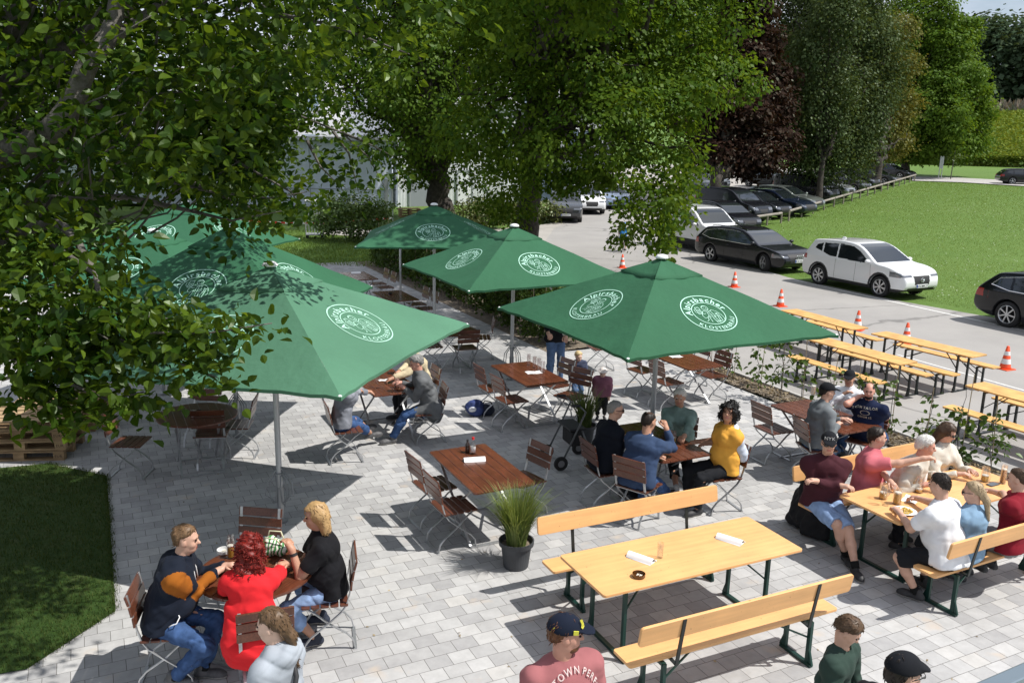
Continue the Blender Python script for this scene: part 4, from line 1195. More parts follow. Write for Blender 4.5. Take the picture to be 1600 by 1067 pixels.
def parasol(label, x, y, yaw, S, zc, zp, tilt=(0, 0), strap=True, canvas=None):
    canvas = canvas or GREENC
    t = thing('parasol', label, 'parasol', (x, y, 0), 0, 'green square parasols with round white emblem')
    h = S/2*1.0
    def surf(dk, ek, mm, l):
        """point on the panel: mm 0 at the peak, 1 at the hem; l -1..1 along the hem"""
        inn = 1 - 0.035*(1 - l*l)*mm
        p = dk*mm*h*inn + ek*l*mm*h
        fab = 0.03*math.sin(PI*mm)*(1 - abs(l)**1.5) + 0.012*math.sin(9*l + 5*mm)*mm*(1 - abs(l))*.5
        al = abs(l); fab += .010*math.sin(mm*16 + 3*l)*max(0, al - .55)*mm*1.6 + .008*math.sin(al*26)*mm**3*(al > .6)
        z = zp - (zp - zc)*mm - fab
        z -= tilt[0]*p[0] + tilt[1]*p[1]
        return np.array([p[0], p[1], z])
    m = MB(); NM, NL = 18, 22
    axes = []
    for k in range(4):
        a = yaw + PI/4 + k*PI/2
        dk = np.array([math.cos(a), math.sin(a), 0]); ek = np.array([-math.sin(a), math.cos(a), 0]); axes.append((dk, ek))
        V = []; F = []
        for i in range(NM + 1):
            for j in range(NL + 1):
                V.append(surf(dk, ek, max(i/NM, .004), -1 + 2*j/NL))
        for i in range(NM):
            for j in range(NL):
                q = i*(NL + 1) + j; F.append((q, q + NL + 1, q + NL + 2, q + 1))
        m.add(V, F)
        # folded hem
        V = []; F = []
        for j in range(NL + 1):
            p = surf(dk, ek, 1, -1 + 2*j/NL); V += [p, p - np.array([0, 0, .035]) - dk*.004]
        for j in range(NL): F.append((2*j, 2*j + 1, 2*j + 3, 2*j + 2))
        m.add(V, F)
    can = m.build('canopy', canvas, t, smooth=True)
    # vent cap: a small second pyramid over the peak
    m = MB()
    for dk, ek in axes:
        V = []; F = []
        for i in range(6):
            for j in range(9):
                mm = max(i/5*.235, .003); p = surf(dk, ek, mm, -1 + 2*j/8)
                V.append(p + np.array([0, 0, .014 + .004*(i/5)]) + dk*(.012*math.sin(j*1.7)*i/5))
        V += [v - np.array([0, 0, .016]) for v in V[45:54]]
        for i in range(5):
            for j in range(8):
                q = i*9 + j; F.append((q, q + 9, q + 10, q + 1))
        for j in range(8): F.append((45 + j, 54 + j, 55 + j, 46 + j))
        m.add(V, F)
    link('vent_cap', m.mesh('vent_cap', canvas, True), can)
    # printed emblem on each panel
    V2, F2 = EMB
    for dk, ek in axes:
        dm = 0.635; sc = h*0.232; ln = math.hypot(1, (zp - zc)/h)
        V = []
        for a, b in V2:
            # text top towards the peak; seen from outside, +x runs along -ek
            mm = dm - b*sc/h/ln; l = (a*sc)/(h*mm)
            p = surf(dk, ek, mm, l); V.append(p + np.array([0, 0, .006]) + dk*.002)
        link('emblem', mesh_np('emblem', np.array(V), [tuple(f) for f in F2], PALE), can)
    # ribs under the canvas
    for k in range(8):
        a = yaw + k*PI/4
        dirv = np.array([math.cos(a), math.sin(a), 0]); rr = S/math.sqrt(2) if k % 2 == 0 else h
        e = dirv*rr*.985; ez = zc - tilt[0]*e[0] - tilt[1]*e[1]
        m = MB(); q_ = .985 if k % 2 == 0 else .93
        m.bar((dirv[0]*.04, dirv[1]*.04, zp - .17), (e[0]*q_, e[1]*q_, ez - (.03 if k % 2 == 0 else .075)), .022, .03)
        m.bar((dirv[0]*.05, dirv[1]*.05, zp - .62), (e[0]*.5, e[1]*.5, (zp - .10)*.5 + (ez - .012)*.5), .016, .02)
        if k % 2 == 0: m.ball((e[0], e[1], ez - .01), .022, 8, 6)
        m.build('rib', POLE if k % 2 else WHITEPL, t)
    m = MB(); m.tube([(0, 0, 0), (0, 0, zp - .02)], .034, 16); m.build('pole', POLE, t, smooth=False)
    m = MB(); m.lathe([(.075, 0), (.08, .03), (.04, .05)], 20); m.tube([(0, 0, .02), (0, 0, .45)], .042, 16); m.build('ground_sleeve', M('sleeve_steel', (.30, .31, .32), .45, .6), t)
    m = MB(); m.lathe([(.085, zp + .010), (.088, zp + .026), (.068, zp + .052), (.03, zp + .064), (0, zp + .066)], 20); m.build('finial', WHITEPL, t, smooth=True)
    if strap:
        m = MB()
        for q in range(5):
            s_ = (-1) ** q; o = .05 + .012*q
            m.tube([(s_*.03, -.02, .62 + .02*q), (s_*o*1.6, -.03, .52), (s_*o*1.8, -.03 - .01*q, .36), (s_*o*1.2, -.03, .22 + .03*q), (s_*.04, -.04, .26), (s_*.02, -.045, .45), (s_*.03, -.04, .6)], .008, 6)
        m.tube([(.04*math.cos(a_), .04*math.sin(a_), .62) for a_ in np.linspace(0, 2*PI, 12)], .01, 6)
        m.build('rope', ROPE, t, smooth=True)
    return t
parasol('front green parasol over the left tables, tree shade on its cap', -2.71, 9.55, .505, 3.5, 2.16, 3.06, (-0.030, 0.016), canvas=GREENP)
parasol('fully sunlit green parasol nearest the road, over the group of four', 1.97, 11.45, -.306, 3.25, 2.16, 2.99)
parasol('green parasol behind the glasses table, its cap below the tall tree', 0.0, 16.05, -.324, 3.25, 2.08, 2.92)
parasol('shaded dark parasol in front of the forked tree', -1.83, 19.8, .85, 3.25, 2.24, 3.0, strap=False)
parasol('parasol behind the front one, half in the tree shade', -4.15, 12.5, .70, 3.4, 2.1, 3.17)
parasol('farthest left parasol, mostly hidden behind the leaves', -6.95, 18.35, .568, 3.5, 2.2, 3.05, strap=False)
parasol('parasol far behind the leaves at the left, emblem just visible', -6.1, 14.6, .62, 3.25, 2.1, 2.85, strap=False)

# ------------------------------------------------------------------ small things
def beer_mug(label, p, fill=.5, handle=True, beer=(.62, .30, .03), foam=True, h=.155, r=.042, yaw=0.0, cat='beer glass'):
    t = thing('beer_mug' if handle else 'beer_glass', label, cat, p, yaw)
    m = MB(); m.lathe([(r*.92, 0), (r, .01), (r, h), (r - .004, h), (r - .006, .014), (0, .012)], 20, close=True); m.build('glass', GLASS, t, smooth=True)
    if handle:
        m = MB(); m.tube([(r, 0, h*.82), (r + .028, 0, h*.80), (r + .036, 0, h*.5), (r + .026, 0, h*.22), (r, 0, h*.2)], .0065, 8); m.build('handle', GLASS, t, smooth=True)
    if fill > 0:
        m = MB(); m.lathe([(r - .007, .014), (r - .007, .014 + (h - .02)*fill)], 18); m.build('beer', M('beer_%d' % int(beer[0]*100), beer, .12, coat=.3), t, smooth=False)
        if foam:
            z = .0145 + (h - .02)*fill
            m = MB(); m.lathe([(r - .0075, z), (r - .0075, z + .012), (r*.5, z + .017), (0, z + .017)], 18); m.build('foam', M('foam', (.85, .82, .72), .8), t, smooth=True)
    return t
def tumbler(label, p, h=.15, r=.031):
    t = thing('drinking_glass', label, 'glass', p)
    m = MB(); m.lathe([(r*.8, 0), (r*.86, .008), (r, h), (r - .0025, h), (r*.82, .012), (0, .010)], 18, close=True); m.build('glass', GLASS, t, smooth=True)
    return t
def wine_glass(label, p, wine=None):
    t = thing('wine_glass', label, 'wine glass', p)
    m = MB(); m.lathe([(.034, 0), (.03, .004), (.004, .012), (.004, .09), (.02, .105), (.038, .14), (.036, .185), (.03, .21), (.028, .21), (.034, .185), (.036, .14), (.018, .107), (0, .1)], 18, close=True); m.build('glass', GLASS, t, smooth=True)
    return t
def menu_tent(label, p, yaw, fold=True, print_=True, col=WHITEP):
    """folded white card lying on the table"""
    t = thing('folded_menu', label, 'menu', p, yaw)
    m = MB(); n = 12; V = []; F = []
    for i in range(n + 1):
        a = i/n
        y = -.055 + .11*a; z = .002 + .042*math.sin(PI*min(1, a*1.15))**.8 if a < .87 else .002 + .0*a
        V += [(-.13, y, z), (.13, y, z)]
    for i in range(n): F.append((2*i, 2*i + 1, 2*i + 3, 2*i + 2))
    m.add(V, F); m.box((0, 0, .002), (.25, .13, .002)); m.build('card', col, t, smooth=True)
    return t
def flat_sheet(label, p, yaw, sx=.21, sy=.10, name='napkin', cat='paper'):
    t = thing(name, label, cat, p, yaw)
    m = MB(); V = []; F = []; n = 6
    for i in range(n + 1):
        for j in range(n + 1):
            V.append((-sx/2 + sx*i/n, -sy/2 + sy*j/n, .003 + .004*math.sin(i*1.3 + j)))
    for i in range(n):
        for j in range(n): q = i*(n + 1) + j; F.append((q, q + n + 1, q + n + 2, q + 1))
    m.add(V, F); m.build('sheet', WHITEP, t, smooth=True)
    return t
def ashtray(label, p, col=None, r=.055):
    t = thing('ashtray', label, 'ashtray', p)
    m = MB(); m.lathe([(r*.9, 0), (r, .008), (r, .036), (r - .006, .036), (r - .010, .008), (0, .006)], 24, close=True)
    m.build('dish', col or M('amber_glass', (.085, .030, .006), .08, coat=.6), t, smooth=False)
    m = MB()
    for i in range(4): m.tube([(.012*i - .02, .01*math.sin(i*2), .012), (.012*i - .005, .02 + .01*math.cos(i), .016)], .004, 6)
    m.build('cigarette_end', M('cig', (.75, .70, .60), .8), t)
    return t
def cone_(label, p):
    t = thing('traffic_cone', label, 'traffic cone', p, RNG.uniform(0, 3), 'orange and white traffic cones')
    OR = M('cone_orange', (.78, .085, .022), .5, var=(8, .1)); WH = M('cone_white', (.75, .74, .72), .5, var=(9, .12))
    m = MB(); pts = [(-.15, -.15), (.15, -.15), (.15, .15), (-.15, .15)]; m.prism(pts, 0, .03); m.build('base', OR, t, bevel=.01)
    m = MB(); m.lathe([(.115, .03), (.108, .06), (.028, .50), (.02, .505), (0, .505)], 24); m.build('body', OR, t, smooth=True)
    for z0, z1 in ((.13, .235), (.31, .395)):
        f = lambda z: .108 + (.028 - .108)*(z - .06)/.44 + .002
        m = MB(); m.lathe([(f(z0), z0), (f(z1), z1)], 24, close=True); m.f = [q for q in m.f if len(q) == 4]; m.m = m.m[:len(m.f)]; m.build('stripe', WH, t, smooth=True)
    return t
# ================================================================== people: bodies grown from a distance field
class Field:
    def __init__(s, lo, hi, h):
        s.h = h; s.lo = np.asarray(lo, np.float32)
        s.n = np.maximum(np.ceil((np.asarray(hi) - s.lo)/h).astype(int) + 1, 4)
        s.D = np.full(s.n, 9.0, np.float32)

    def sub(s, lo, hi, mg):
        a = np.clip(np.floor((np.asarray(lo) - mg - s.lo)/s.h).astype(int), 0, s.n - 1)
        b = np.clip(np.ceil((np.asarray(hi) + mg - s.lo)/s.h).astype(int) + 1, 1, s.n)
        if np.any(b - a < 1): return None, None
        g = [s.lo[i] + s.h*np.arange(a[i], b[i], dtype=np.float32) for i in range(3)]
        X, Y, Z = np.meshgrid(*g, indexing='ij', sparse=False)
        return tuple(slice(a[i], b[i]) for i in range(3)), np.stack([X, Y, Z], -1)

    def _put(s, sl, d, k, neg=False):
        A = s.D[sl]
        if neg:
            d = -d; h = np.clip(.5 - .5*(d - A)/k, 0, 1) if k > 0 else None
            s.D[sl] = np.maximum(A, d) if k <= 0 else (A*h + d*(1 - h) + k*h*(1 - h))
        elif k <= 0: s.D[sl] = np.minimum(A, d)
        else:
            h = np.clip(.5 + .5*(A - d)/k, 0, 1); s.D[sl] = A*(1 - h) + d*h - k*h*(1 - h)

    def cone(s, a, b, ra, rb, k=.03, lat=None, f=1.0, flat=False, neg=False):
        a = np.asarray(a, np.float32); b = np.asarray(b, np.float32)
        R = max(ra, rb)*max(f, 1)
        sl, P = s.sub(np.minimum(a, b) - R, np.maximum(a, b) + R, .05)
        if sl is None: return s
        q = P - a; ab = b - a
        if lat is not None:
            lat = np.asarray(lat, np.float32); q = q - lat*((q @ lat)*(1 - 1/f))[..., None]
            ab = ab - lat*((ab @ lat)*(1 - 1/f))
        L2 = float(ab @ ab) + 1e-9
        tr = (q @ ab)/L2; t = np.clip(tr, 0, 1)
        d = np.linalg.norm(q - t[..., None]*ab, axis=-1) - (ra + (rb - ra)*t)
        if flat: d = np.maximum(d, (tr - 1)*math.sqrt(L2))
        s._put(sl, d, k, neg); return s

    def ell(s, c, r, R=None, k=.03, neg=False, cut=None):
        c = np.asarray(c, np.float32); r = np.asarray(r, np.float32)
        m = float(r.max()); sl, P = s.sub(c - m, c + m, .05)
        if sl is None: return s
        q = P - c
        if R is not None: q = q @ np.asarray(R, np.float32)
        k0 = np.linalg.norm(q/r, axis=-1); k1 = np.linalg.norm(q/(r*r), axis=-1) + 1e-6
        d = k0*(k0 - 1)/k1
        if cut is not None:
            for nrm, off in cut: d = np.maximum(d, q @ np.asarray(nrm, np.float32) - off)
        s._put(sl, d, k, neg); return s

    def plane(s, n, off):
        """keep n.p < off"""
        n = np.asarray(n, np.float32)
        g = [s.lo[i] + s.h*np.arange(s.n[i], dtype=np.float32) for i in range(3)]
        d = n[0]*g[0][:, None, None] + n[1]*g[1][None, :, None] + n[2]*g[2][None, None, :] - off
        s.D = np.maximum(s.D, d); return s

    def noise(s, amp, fr, seed=0, stretch=(1, 1, 1)):
        r = np.random.default_rng(seed)
        g = [(s.lo[i] + s.h*np.arange(s.n[i], dtype=np.float32)) for i in range(3)]
        W = np.zeros(s.n, np.float32)
        for i in range(5):
            d = r.normal(size=3); d /= np.linalg.norm(d); d = d*fr*(0.6 + .3*i)*np.array(stretch); ph = r.uniform(0, 6)
            W += np.sin(d[0]*g[0][:, None, None] + d[1]*g[1][None, :, None] + d[2]*g[2][None, None, :] + ph + 1.2*np.sin(W*1.5))/(1 + .5*i)
        s.D += (amp*.5)*W; return s

    def folds(s, amp, fr, seed=0, n=4, tilt=.55):
        """narrow creases running across the cloth, fading in and out"""
        r = np.random.default_rng(seed)
        g = [(s.lo[i] + s.h*np.arange(s.n[i], dtype=np.float32)) for i in range(3)]
        lin = lambda d, ph: d[0]*g[0][:, None, None] + d[1]*g[1][None, :, None] + d[2]*g[2][None, None, :] + np.float32(ph)
        for i in range(n):
            d = np.array([r.normal()*tilt, r.normal()*tilt, 1.0]); d *= fr*r.uniform(.7, 1.4)/np.linalg.norm(d)
            wv = np.sin(lin(r.normal(size=3)*7, r.uniform(0, 6))); ph = lin(d, r.uniform(0, 6)) + 1.3*wv
            cr = np.exp(-(np.sin(ph)/.38)**2); mk_ = np.clip(np.sin(lin(r.normal(size=3)*9, r.uniform(0, 6))) - .1, 0, 1)
            s.D += amp*cr*mk_
        return s

    def mesh(s):
        D = s.D; n = D.shape; ins = D < 0
        # cells crossed by the surface
        c = np.zeros([k - 1 for k in n], np.int8)
        for dx in (0, 1):
            for dy in (0, 1):
                for dz in (0, 1): c += ins[dx:n[0] - 1 + dx, dy:n[1] - 1 + dy, dz:n[2] - 1 + dz]
        act = (c > 0) & (c < 8)
        idx = np.argwhere(act)
        if len(idx) == 0: return np.zeros((0, 3)), np.zeros((0, 4), int)
        ID = np.full(act.shape, -1, np.int32); ID[act] = np.arange(len(idx))
        acc = np.zeros((len(idx), 3), np.float32); cnt = np.zeros((len(idx), 1), np.float32)
        cs = [(0, 0, 0), (1, 0, 0), (0, 1, 0), (1, 1, 0), (0, 0, 1), (1, 0, 1), (0, 1, 1), (1, 1, 1)]
        val = [D[idx[:, 0] + a, idx[:, 1] + b, idx[:, 2] + e] for a, b, e in cs]
        for i, j in ((0, 1), (2, 3), (4, 5), (6, 7), (0, 2), (1, 3), (4, 6), (5, 7), (0, 4), (1, 5), (2, 6), (3, 7)):
            va, vb = val[i], val[j]; m = (va < 0) != (vb < 0)
            t = np.where(m, va/(va - vb + 1e-12), 0)[:, None]
            p = np.array(cs[i], np.float32) + (np.array(cs[j], np.float32) - np.array(cs[i], np.float32))*t
            acc += np.where(m[:, None], p, 0); cnt += m[:, None]
        V = (idx + acc/np.maximum(cnt, 1))*s.h + s.lo
        Fs = []
        for ax in range(3):
            sl0 = [slice(None)]*3; sl1 = [slice(None)]*3; sl0[ax] = slice(0, -1); sl1[ax] = slice(1, None)
            a = ins[tuple(sl0)]; b = ins[tuple(sl1)]
            e = np.argwhere(a != b)
            o1, o2 = (ax + 1) % 3, (ax + 2) % 3
            ok = (e[:, o1] > 0) & (e[:, o2] > 0) & (e[:, o1] < act.shape[o1]) & (e[:, o2] < act.shape[o2]) & (e[:, ax] < act.shape[ax])
            e = e[ok]
            def cell(d1, d2):
                q = e.copy(); q[:, o1] -= d1; q[:, o2] -= d2; return ID[q[:, 0], q[:, 1], q[:, 2]]
            q = np.stack([cell(1, 1), cell(0, 1), cell(0, 0), cell(1, 0)], 1)
            fl = ~a[tuple(e.T)]
            q[fl] = q[fl][:, ::-1]
            Fs.append(q)
        F = np.concatenate(Fs); F = F[(F >= 0).all(1)]
        return V, F

def ik(a, t, l1, l2, pole):
    a = np.asarray(a, float); t = np.asarray(t, float); d = t - a; L_ = np.linalg.norm(d)
    if L_ > (l1 + l2)*.995: t = a + d/L_*(l1 + l2)*.995; d = t - a; L_ = np.linalg.norm(d)
    if L_ < abs(l1 - l2) + .02: L_ = abs(l1 - l2) + .02
    u = d/np.linalg.norm(d); c = (l1*l1 + L_*L_ - l2*l2)/(2*l1*L_); c = max(-1, min(1, c))
    p = np.asarray(pole, float); p = p - u*(p @ u); p /= np.linalg.norm(p) + 1e-9
    return a + u*l1*c + p*l1*math.sqrt(1 - c*c), t

SKIN = {}
def skin_mat(tone):
    if tone not in SKIN:
        c = {'light': (.56, .335, .245), 'tan': (.47, .255, .17), 'red': (.55, .28, .21), 'pale': (.62, .41, .32)}[tone]
        SKIN[tone] = M('skin_' + tone, c, .5, var=(14, .10), spec=.4)
    return SKIN[tone]
EYE = M('eye_dark', (.03, .022, .018), .2)
def cloth(name, col, rough=.85, fine=260, amp=.25, var=.10):
    return M('cloth_' + name, col, rough, var=(7, var), bump=(fine, amp, .003), sheen=.02, spec=.14)
JEANS = M('cloth_jeans', (.040, .082, .190), .85, var=(16, .28), bump=(420, .3, .003), spec=.2)
JEANS_L = M('cloth_jeans_light', (.235, .340, .540), .85, var=(12, .22), bump=(420, .3, .003), spec=.2)
JEANS_M = M('cloth_jeans_mid', (.075, .125, .225), .85, var=(12, .25), bump=(420, .3, .003), spec=.2)
def hair_mat(name, col, col2=None):
    m = M('hair_' + name, col, .45, var=(55, .30 if max(col) < .2 else .16), bump=(120, .3, .006), spec=.35)
    return m

PERSONS = {}
def person(label, px, yaw, z_head=None, lean=12, seat=.46, scale=1.0, girth=1.0, stand=False, head=(0, 0, 0), hl=None, hr=None, fl=None, fr=None, pl=None, pr=None,
           skin='light', top=None, sleeve='long', sleeve_mat=None, bottom=None, hem='long', shoe=None, sock=None, hair='short', hairm=None, cap=None, glasses=None, extra=None, vox=.0115, side=0.0, neck_open=.0, belly=0.0, fem=False, coat=False, hood=False, twist=0.0, pelvis=None, grip=.6, beard=None, knee=None, group=None):
    """px=(u,v) of the head centre in the photograph's pixels, turned into a place on the patio at the head's real height"""
    s = scale; yw = math.radians(yaw); ln = math.radians(lean); tw = math.radians(twist)
    hip_z = (seat + .095*s) if not stand else .93*s
    spine_dir = np.array([math.sin(ln), math.sin(math.radians(side)), math.cos(ln)]); spine_dir /= np.linalg.norm(spine_dir)
    P0 = np.array([0, 0, hip_z])
    waist = P0 + spine_dir*.19*s + np.array([-.01, 0, 0]); chest = P0 + spine_dir*.40*s; nb = P0 + spine_dir*.52*s + np.array([math.sin(ln)*.03, 0, 0])
    hc = nb + (spine_dir*.45 + np.array([.16, 0, .8]))/np.linalg.norm(spine_dir*.45 + np.array([.16, 0, .8]))*.185*s
    wz = hc[2]
    base = at(px[0], px[1], wz); cy, sy_ = math.cos(yw), math.sin(yw)
    R = np.array([[cy, -sy_, 0], [sy_, cy, 0], [0, 0, 1]])
    org = base - R @ hc; org[2] = 0
    if pelvis is not None: pass
    loc = lambda p: R.T @ (np.asarray(p, float) - org)
    t = thing('person', label, 'person', org, yw, group)
    PERSONS[label] = t
    lat = np.array([-math.sin(tw), math.cos(tw), 0])
    sw = (.172 if fem else .195)*s*(.7 + .3*girth)
    shz = nb - spine_dir*.055*s
    SL, SR = shz + lat*sw - np.array([0, 0, .024*s]), shz - lat*sw - np.array([0, 0, .024*s])
    hw = .088*s
    HL, HR = P0 + np.array([0, hw, 0]), P0 + np.array([0, -hw, 0])
    A1, A2, T1, T2 = .29*s, .255*s, .43*s, .42*s
    def tgt(q, default):
        if q is None: return np.asarray(default, float)*np.array([s, s, 1])
        if len(q) == 4 and q[3] == 'l': return np.asarray(q[:3], float)
        return loc(at(*q))
    if stand:
        dhl, dhr = (.12, .24, hip_z - .10*s), (.12, -.24, hip_z - .10*s); dfl, dfr = (.02, .11, .075), (.02, -.11, .075)
    else:
        dhl, dhr = (.42, .12, seat + .36), (.42, -.12, seat + .36); dfl, dfr = (.42, .12, .075), (.42, -.12, .075)
    WL, WR = tgt(hl, dhl), tgt(hr, dhr)
    FL, FR = tgt(fl, dfl), tgt(fr, dfr)
    FL[2] = max(FL[2], .075); FR[2] = max(FR[2], .075)
    EL, WL = ik(SL, WL, A1, A2, pl or (-.4, .55, -.8)); ER, WR = ik(SR, WR, A1, A2, pr or (-.4, -.55, -.8))
    kp = knee or ((.6, .15, 1), (.6, -.15, 1)) if not stand else ((1, .1, 0), (1, -.1, 0))
    KL, FL = ik(HL, FL, T1, T2, kp[0]); KR, FR = ik(HR, FR, T1, T2, kp[1])
    # head frame
    hy, hp, hr_ = [math.radians(a) for a in head]
    HM = rotm(hy, hp, hr_)
    hd = lambda f, l, u: hc + HM @ (np.array([f, l, u])*s*hk)
    hk = .94 if scale > .8 else 1.28
    allp = np.array([P0, hc, SL, SR, EL, ER, WL, WR, KL, KR, FL, FR, hc + [0, 0, .16], FL + [.2, 0, -.07], FR + [.2, 0, -.07]])
    lo, hi = allp.min(0) - .22*s - .04, allp.max(0) + .22*s + .04; lo[2] = max(lo[2], -.01)
    h = vox
    g = girth
    def torso(F, inf=0.0, hem_=None):
        F.cone(P0 + [0, 0, -.02], waist, .112*s*g + inf, .100*s*g + inf, .04, lat=np.array([0, 1, 0]), f=1.45)
        F.cone(waist, chest, .102*s*g + inf, .118*s*g + inf, .05, lat=lat, f=1.42)
        F.cone(chest, shz - spine_dir*.01, .112*s*g + inf, .080*s + inf, .05, lat=lat, f=1.55)
        F.cone(SL*.92 + shz*.08, SR*.92 + shz*.08, .062*s + inf, .062*s + inf, .05)
        if belly: F.ell(waist + np.array([.055 + belly*.3, 0, -.02]), np.array([.12 + belly, .15 + belly*.8, .15])*s + inf, None, .06)
        if fem:
            for sg in (-1, 1): F.ell(chest + np.array([.085*s*g, 0, -.03]) + lat*sg*.075*s, np.array([.065, .068, .065])*s + inf, None, .05)
    def arms(F, inf=0.0, part='long', flat=True):
        for S_, E_, W_ in ((SL, EL, WL), (SR, ER, WR)):
            F.cone(S_, S_*.5 + E_*.5, .058*s*(.6 + .4*g) + inf, .050*s*(.6 + .4*g) + inf, .035)
            if part == 'short':
                e = S_ + (E_ - S_)*.72
                F.cone(S_, e, .060*s*(.6 + .4*g) + inf, .055*s*(.6 + .4*g) + inf + .006, .03, flat=True); continue
            F.cone(S_*.5 + E_*.5, E_, .050*s*(.6 + .4*g) + inf, .042*s*(.6 + .4*g) + inf, .03)
            e = W_ if part == 'skin' else E_ + (W_ - E_)*(.95 if part == 'long' else .55)
            F.cone(E_, e, .042*s*(.6 + .4*g) + inf, .029*s + inf, .025, flat=flat)
    def legs(F, inf=0.0, part='skin'):
        for H_, K_, F_ in ((HL, KL, FL), (HR, KR, FR)):
            e = K_ if part != 'short' else H_ + (K_ - H_)*1.0
            F.cone(H_, K_, .088*s*(.5 + .5*g) + inf, .058*s + inf + (.012 if part == 'short' else 0), .05, flat=(part == 'short'))
            if part == 'short': continue
            q = {'skin': 1.0, 'long': .93, 'capri': .55}[part]; e = K_ + (F_ - K_)*q
            F.cone(K_, K_ + (e - K_)*.4, .057*s + inf, .056*s + inf*1.1, .03)
            F.cone(K_ + (e - K_)*.4, e, .056*s + inf*1.1, ((.036 if q > .9 else .052)*s + inf*1.3), .03, flat=(part != 'skin'))
    # ---- body with head and feet
    B = Field(lo, hi, h)
    torso(B, -.008); arms(B, 0, 'skin', False); legs(B, -.004, 'skin')
    B.cone(nb - spine_dir*.06*s, hc + HM @ np.array([-.015, 0, -.06])*s, .062*s, .056*s, .03)
    e = lambda c, r, k=.02, neg=False: B.ell(hd(*c), np.array(r)*s*hk, HM, k, neg)
    e((-.012, 0, .032), (.098, .076, .090)); e((.022, 0, -.030), (.070, .062, .088), .03); e((.036, 0, -.080), (.050, .046, .036), .03)
    e((.072, 0, .026), (.022, .050, .014), .015)
    for sg in (-1, 1):
        e((.100, sg*.032, .006), (.020, .020, .013), .012, True); e((-.004, sg*.077, -.008), (.024, .011, .034), .006); e((.060, sg*.040, -.030), (.026, .022, .024), .02)
    B.cone(hd(.082, 0, .012), hd(.108, 0, -.024), .009*s*hk, .015*s*hk, .012)
    e((.086, 0, -.054), (.012, .026, .007), .006); e((.084, 0, -.067), (.012, .022, .007), .006)
    # palms
    hands = []
    for sg, E_, W_ in ((1, EL, WL), (-1, ER, WR)):
        fd = W_ - E_; fd /= np.linalg.norm(fd)
        fd = fd*.8 + np.array([.2, -sg*.1, -.1]); fd /= np.linalg.norm(fd)
        side_ = np.cross(fd, [0, 0, 1.0]); nl = np.linalg.norm(side_)
        side_ = side_/nl if nl > .2 else np.array([0, 1.0, 0])
        up_ = np.cross(side_, fd)
        B.cone(W_, W_ + fd*.065*s, .026*s, .030*s, .02, lat=side_, f=1.25)
        hands.append((sg, W_, fd, side_, up_))
    V, F = B.mesh(); nv = len(V)
    Fl = [F]; Vl = [V]; mi = [np.zeros(len(F), int)]
    cen = V[F].mean(1)
    lipc = hd(.095, 0, -.060); q = (cen - lipc) @ HM
    mi[0][(np.abs(q[:, 0]) < .02) & (np.abs(q[:, 1]) < .024*s) & (np.abs(q[:, 2]) < .011*s)] = 2
    # eyes, fingers as small closed pieces of the same mesh
    mb = MB()
    for sg in (-1, 1): mb.ball(hd(.087, sg*.032, .008), (.010*s*hk, .013*s*hk, .0065*s*hk), 8, 6, HM, mi=1)
    for sg in (-1, 1): mb.ball(hd(.095, sg*.032, .028), (.006*s*hk, .020*s*hk, .0045*s*hk), 8, 5, HM, mi=3)
    for sg, W_, fd, sd, up_ in hands:
        root = W_ + fd*.085*s
        for i in range(4):
            o = (i - 1.5)*.019*s; ln_ = (.070, .080, .076, .060)[i if sg > 0 else i]*s
            c1, c2 = grip*(.55 + .08*i), grip*1.2
            p0 = root + sd*o; d1 = fd*math.cos(c1) - up_*math.sin(c1); d2 = fd*math.cos(c1 + c2) - up_*math.sin(c1 + c2)
            d3 = fd*math.cos(c1 + c2*1.7) - up_*math.sin(c1 + c2*1.7)
            mb.tube([p0 - fd*.03*s, p0, p0 + d1*ln_*.45, p0 + d1*ln_*.45 + d2*ln_*.32, p0 + d1*ln_*.45 + d2*ln_*.32 + d3*ln_*.23], [.009*s, .0098*s, .009*s, .0082*s, .006*s], 7)
        th0 = W_ + fd*.025*s - sd*sg*(-.028)*s*(1 if sg < 0 else 1)*(1)
        ts = sd*(1 if sg > 0 else -1)
        th0 = W_ + fd*.025*s + ts*.026*s
        mb.tube([th0, th0 + (fd*.6 + ts*.7)*.035*s, th0 + (fd*.95 + ts*.55 - up_*.3)*.062*s, th0 + (fd*1.05 + ts*.3 - up_*.5)*.08*s], [.013*s, .0115*s, .010*s, .007*s], 7)
    Vl.append(np.concatenate(mb.v)); body_V = np.concatenate(Vl)
    faces = [tuple(f) for f in F] + [tuple(i + nv for i in f) for f in mb.f]
    lipm = M('lip', (.42, .16, .13), .45); hm = hairm or hair_mat('brown', (.06, .035, .02))
    link('body', mesh_np('body', body_V, faces, [skin_mat(skin), EYE, lipm, hm], list(mi[0]) + list(mb.m), True), t)
    seed = abs(hash(label)) % 1000 if False else sum(map(ord, label)) % 1000
    # ---- clothes
    if bottom is not None:
        C = Field(lo, hi, h)
        inf = {'long': .015, 'short': .026, 'capri': .014, 'skirt': .02}[hem]
        C.cone(P0 + [0, 0, -.03], P0 + spine_dir*.07*s, .110*s*g + inf*.3, .096*s*g, .04, lat=np.array([0, 1, 0]), f=1.47)
        legs(C, inf, hem)
        C.noise(.007, 42, seed); C.folds(.013, 30, seed + 9, 4, .9)
        V, F = C.mesh(); link('shorts' if hem == 'short' else 'trousers', mesh_np('trousers', V, F, bottom, smooth=True), t)
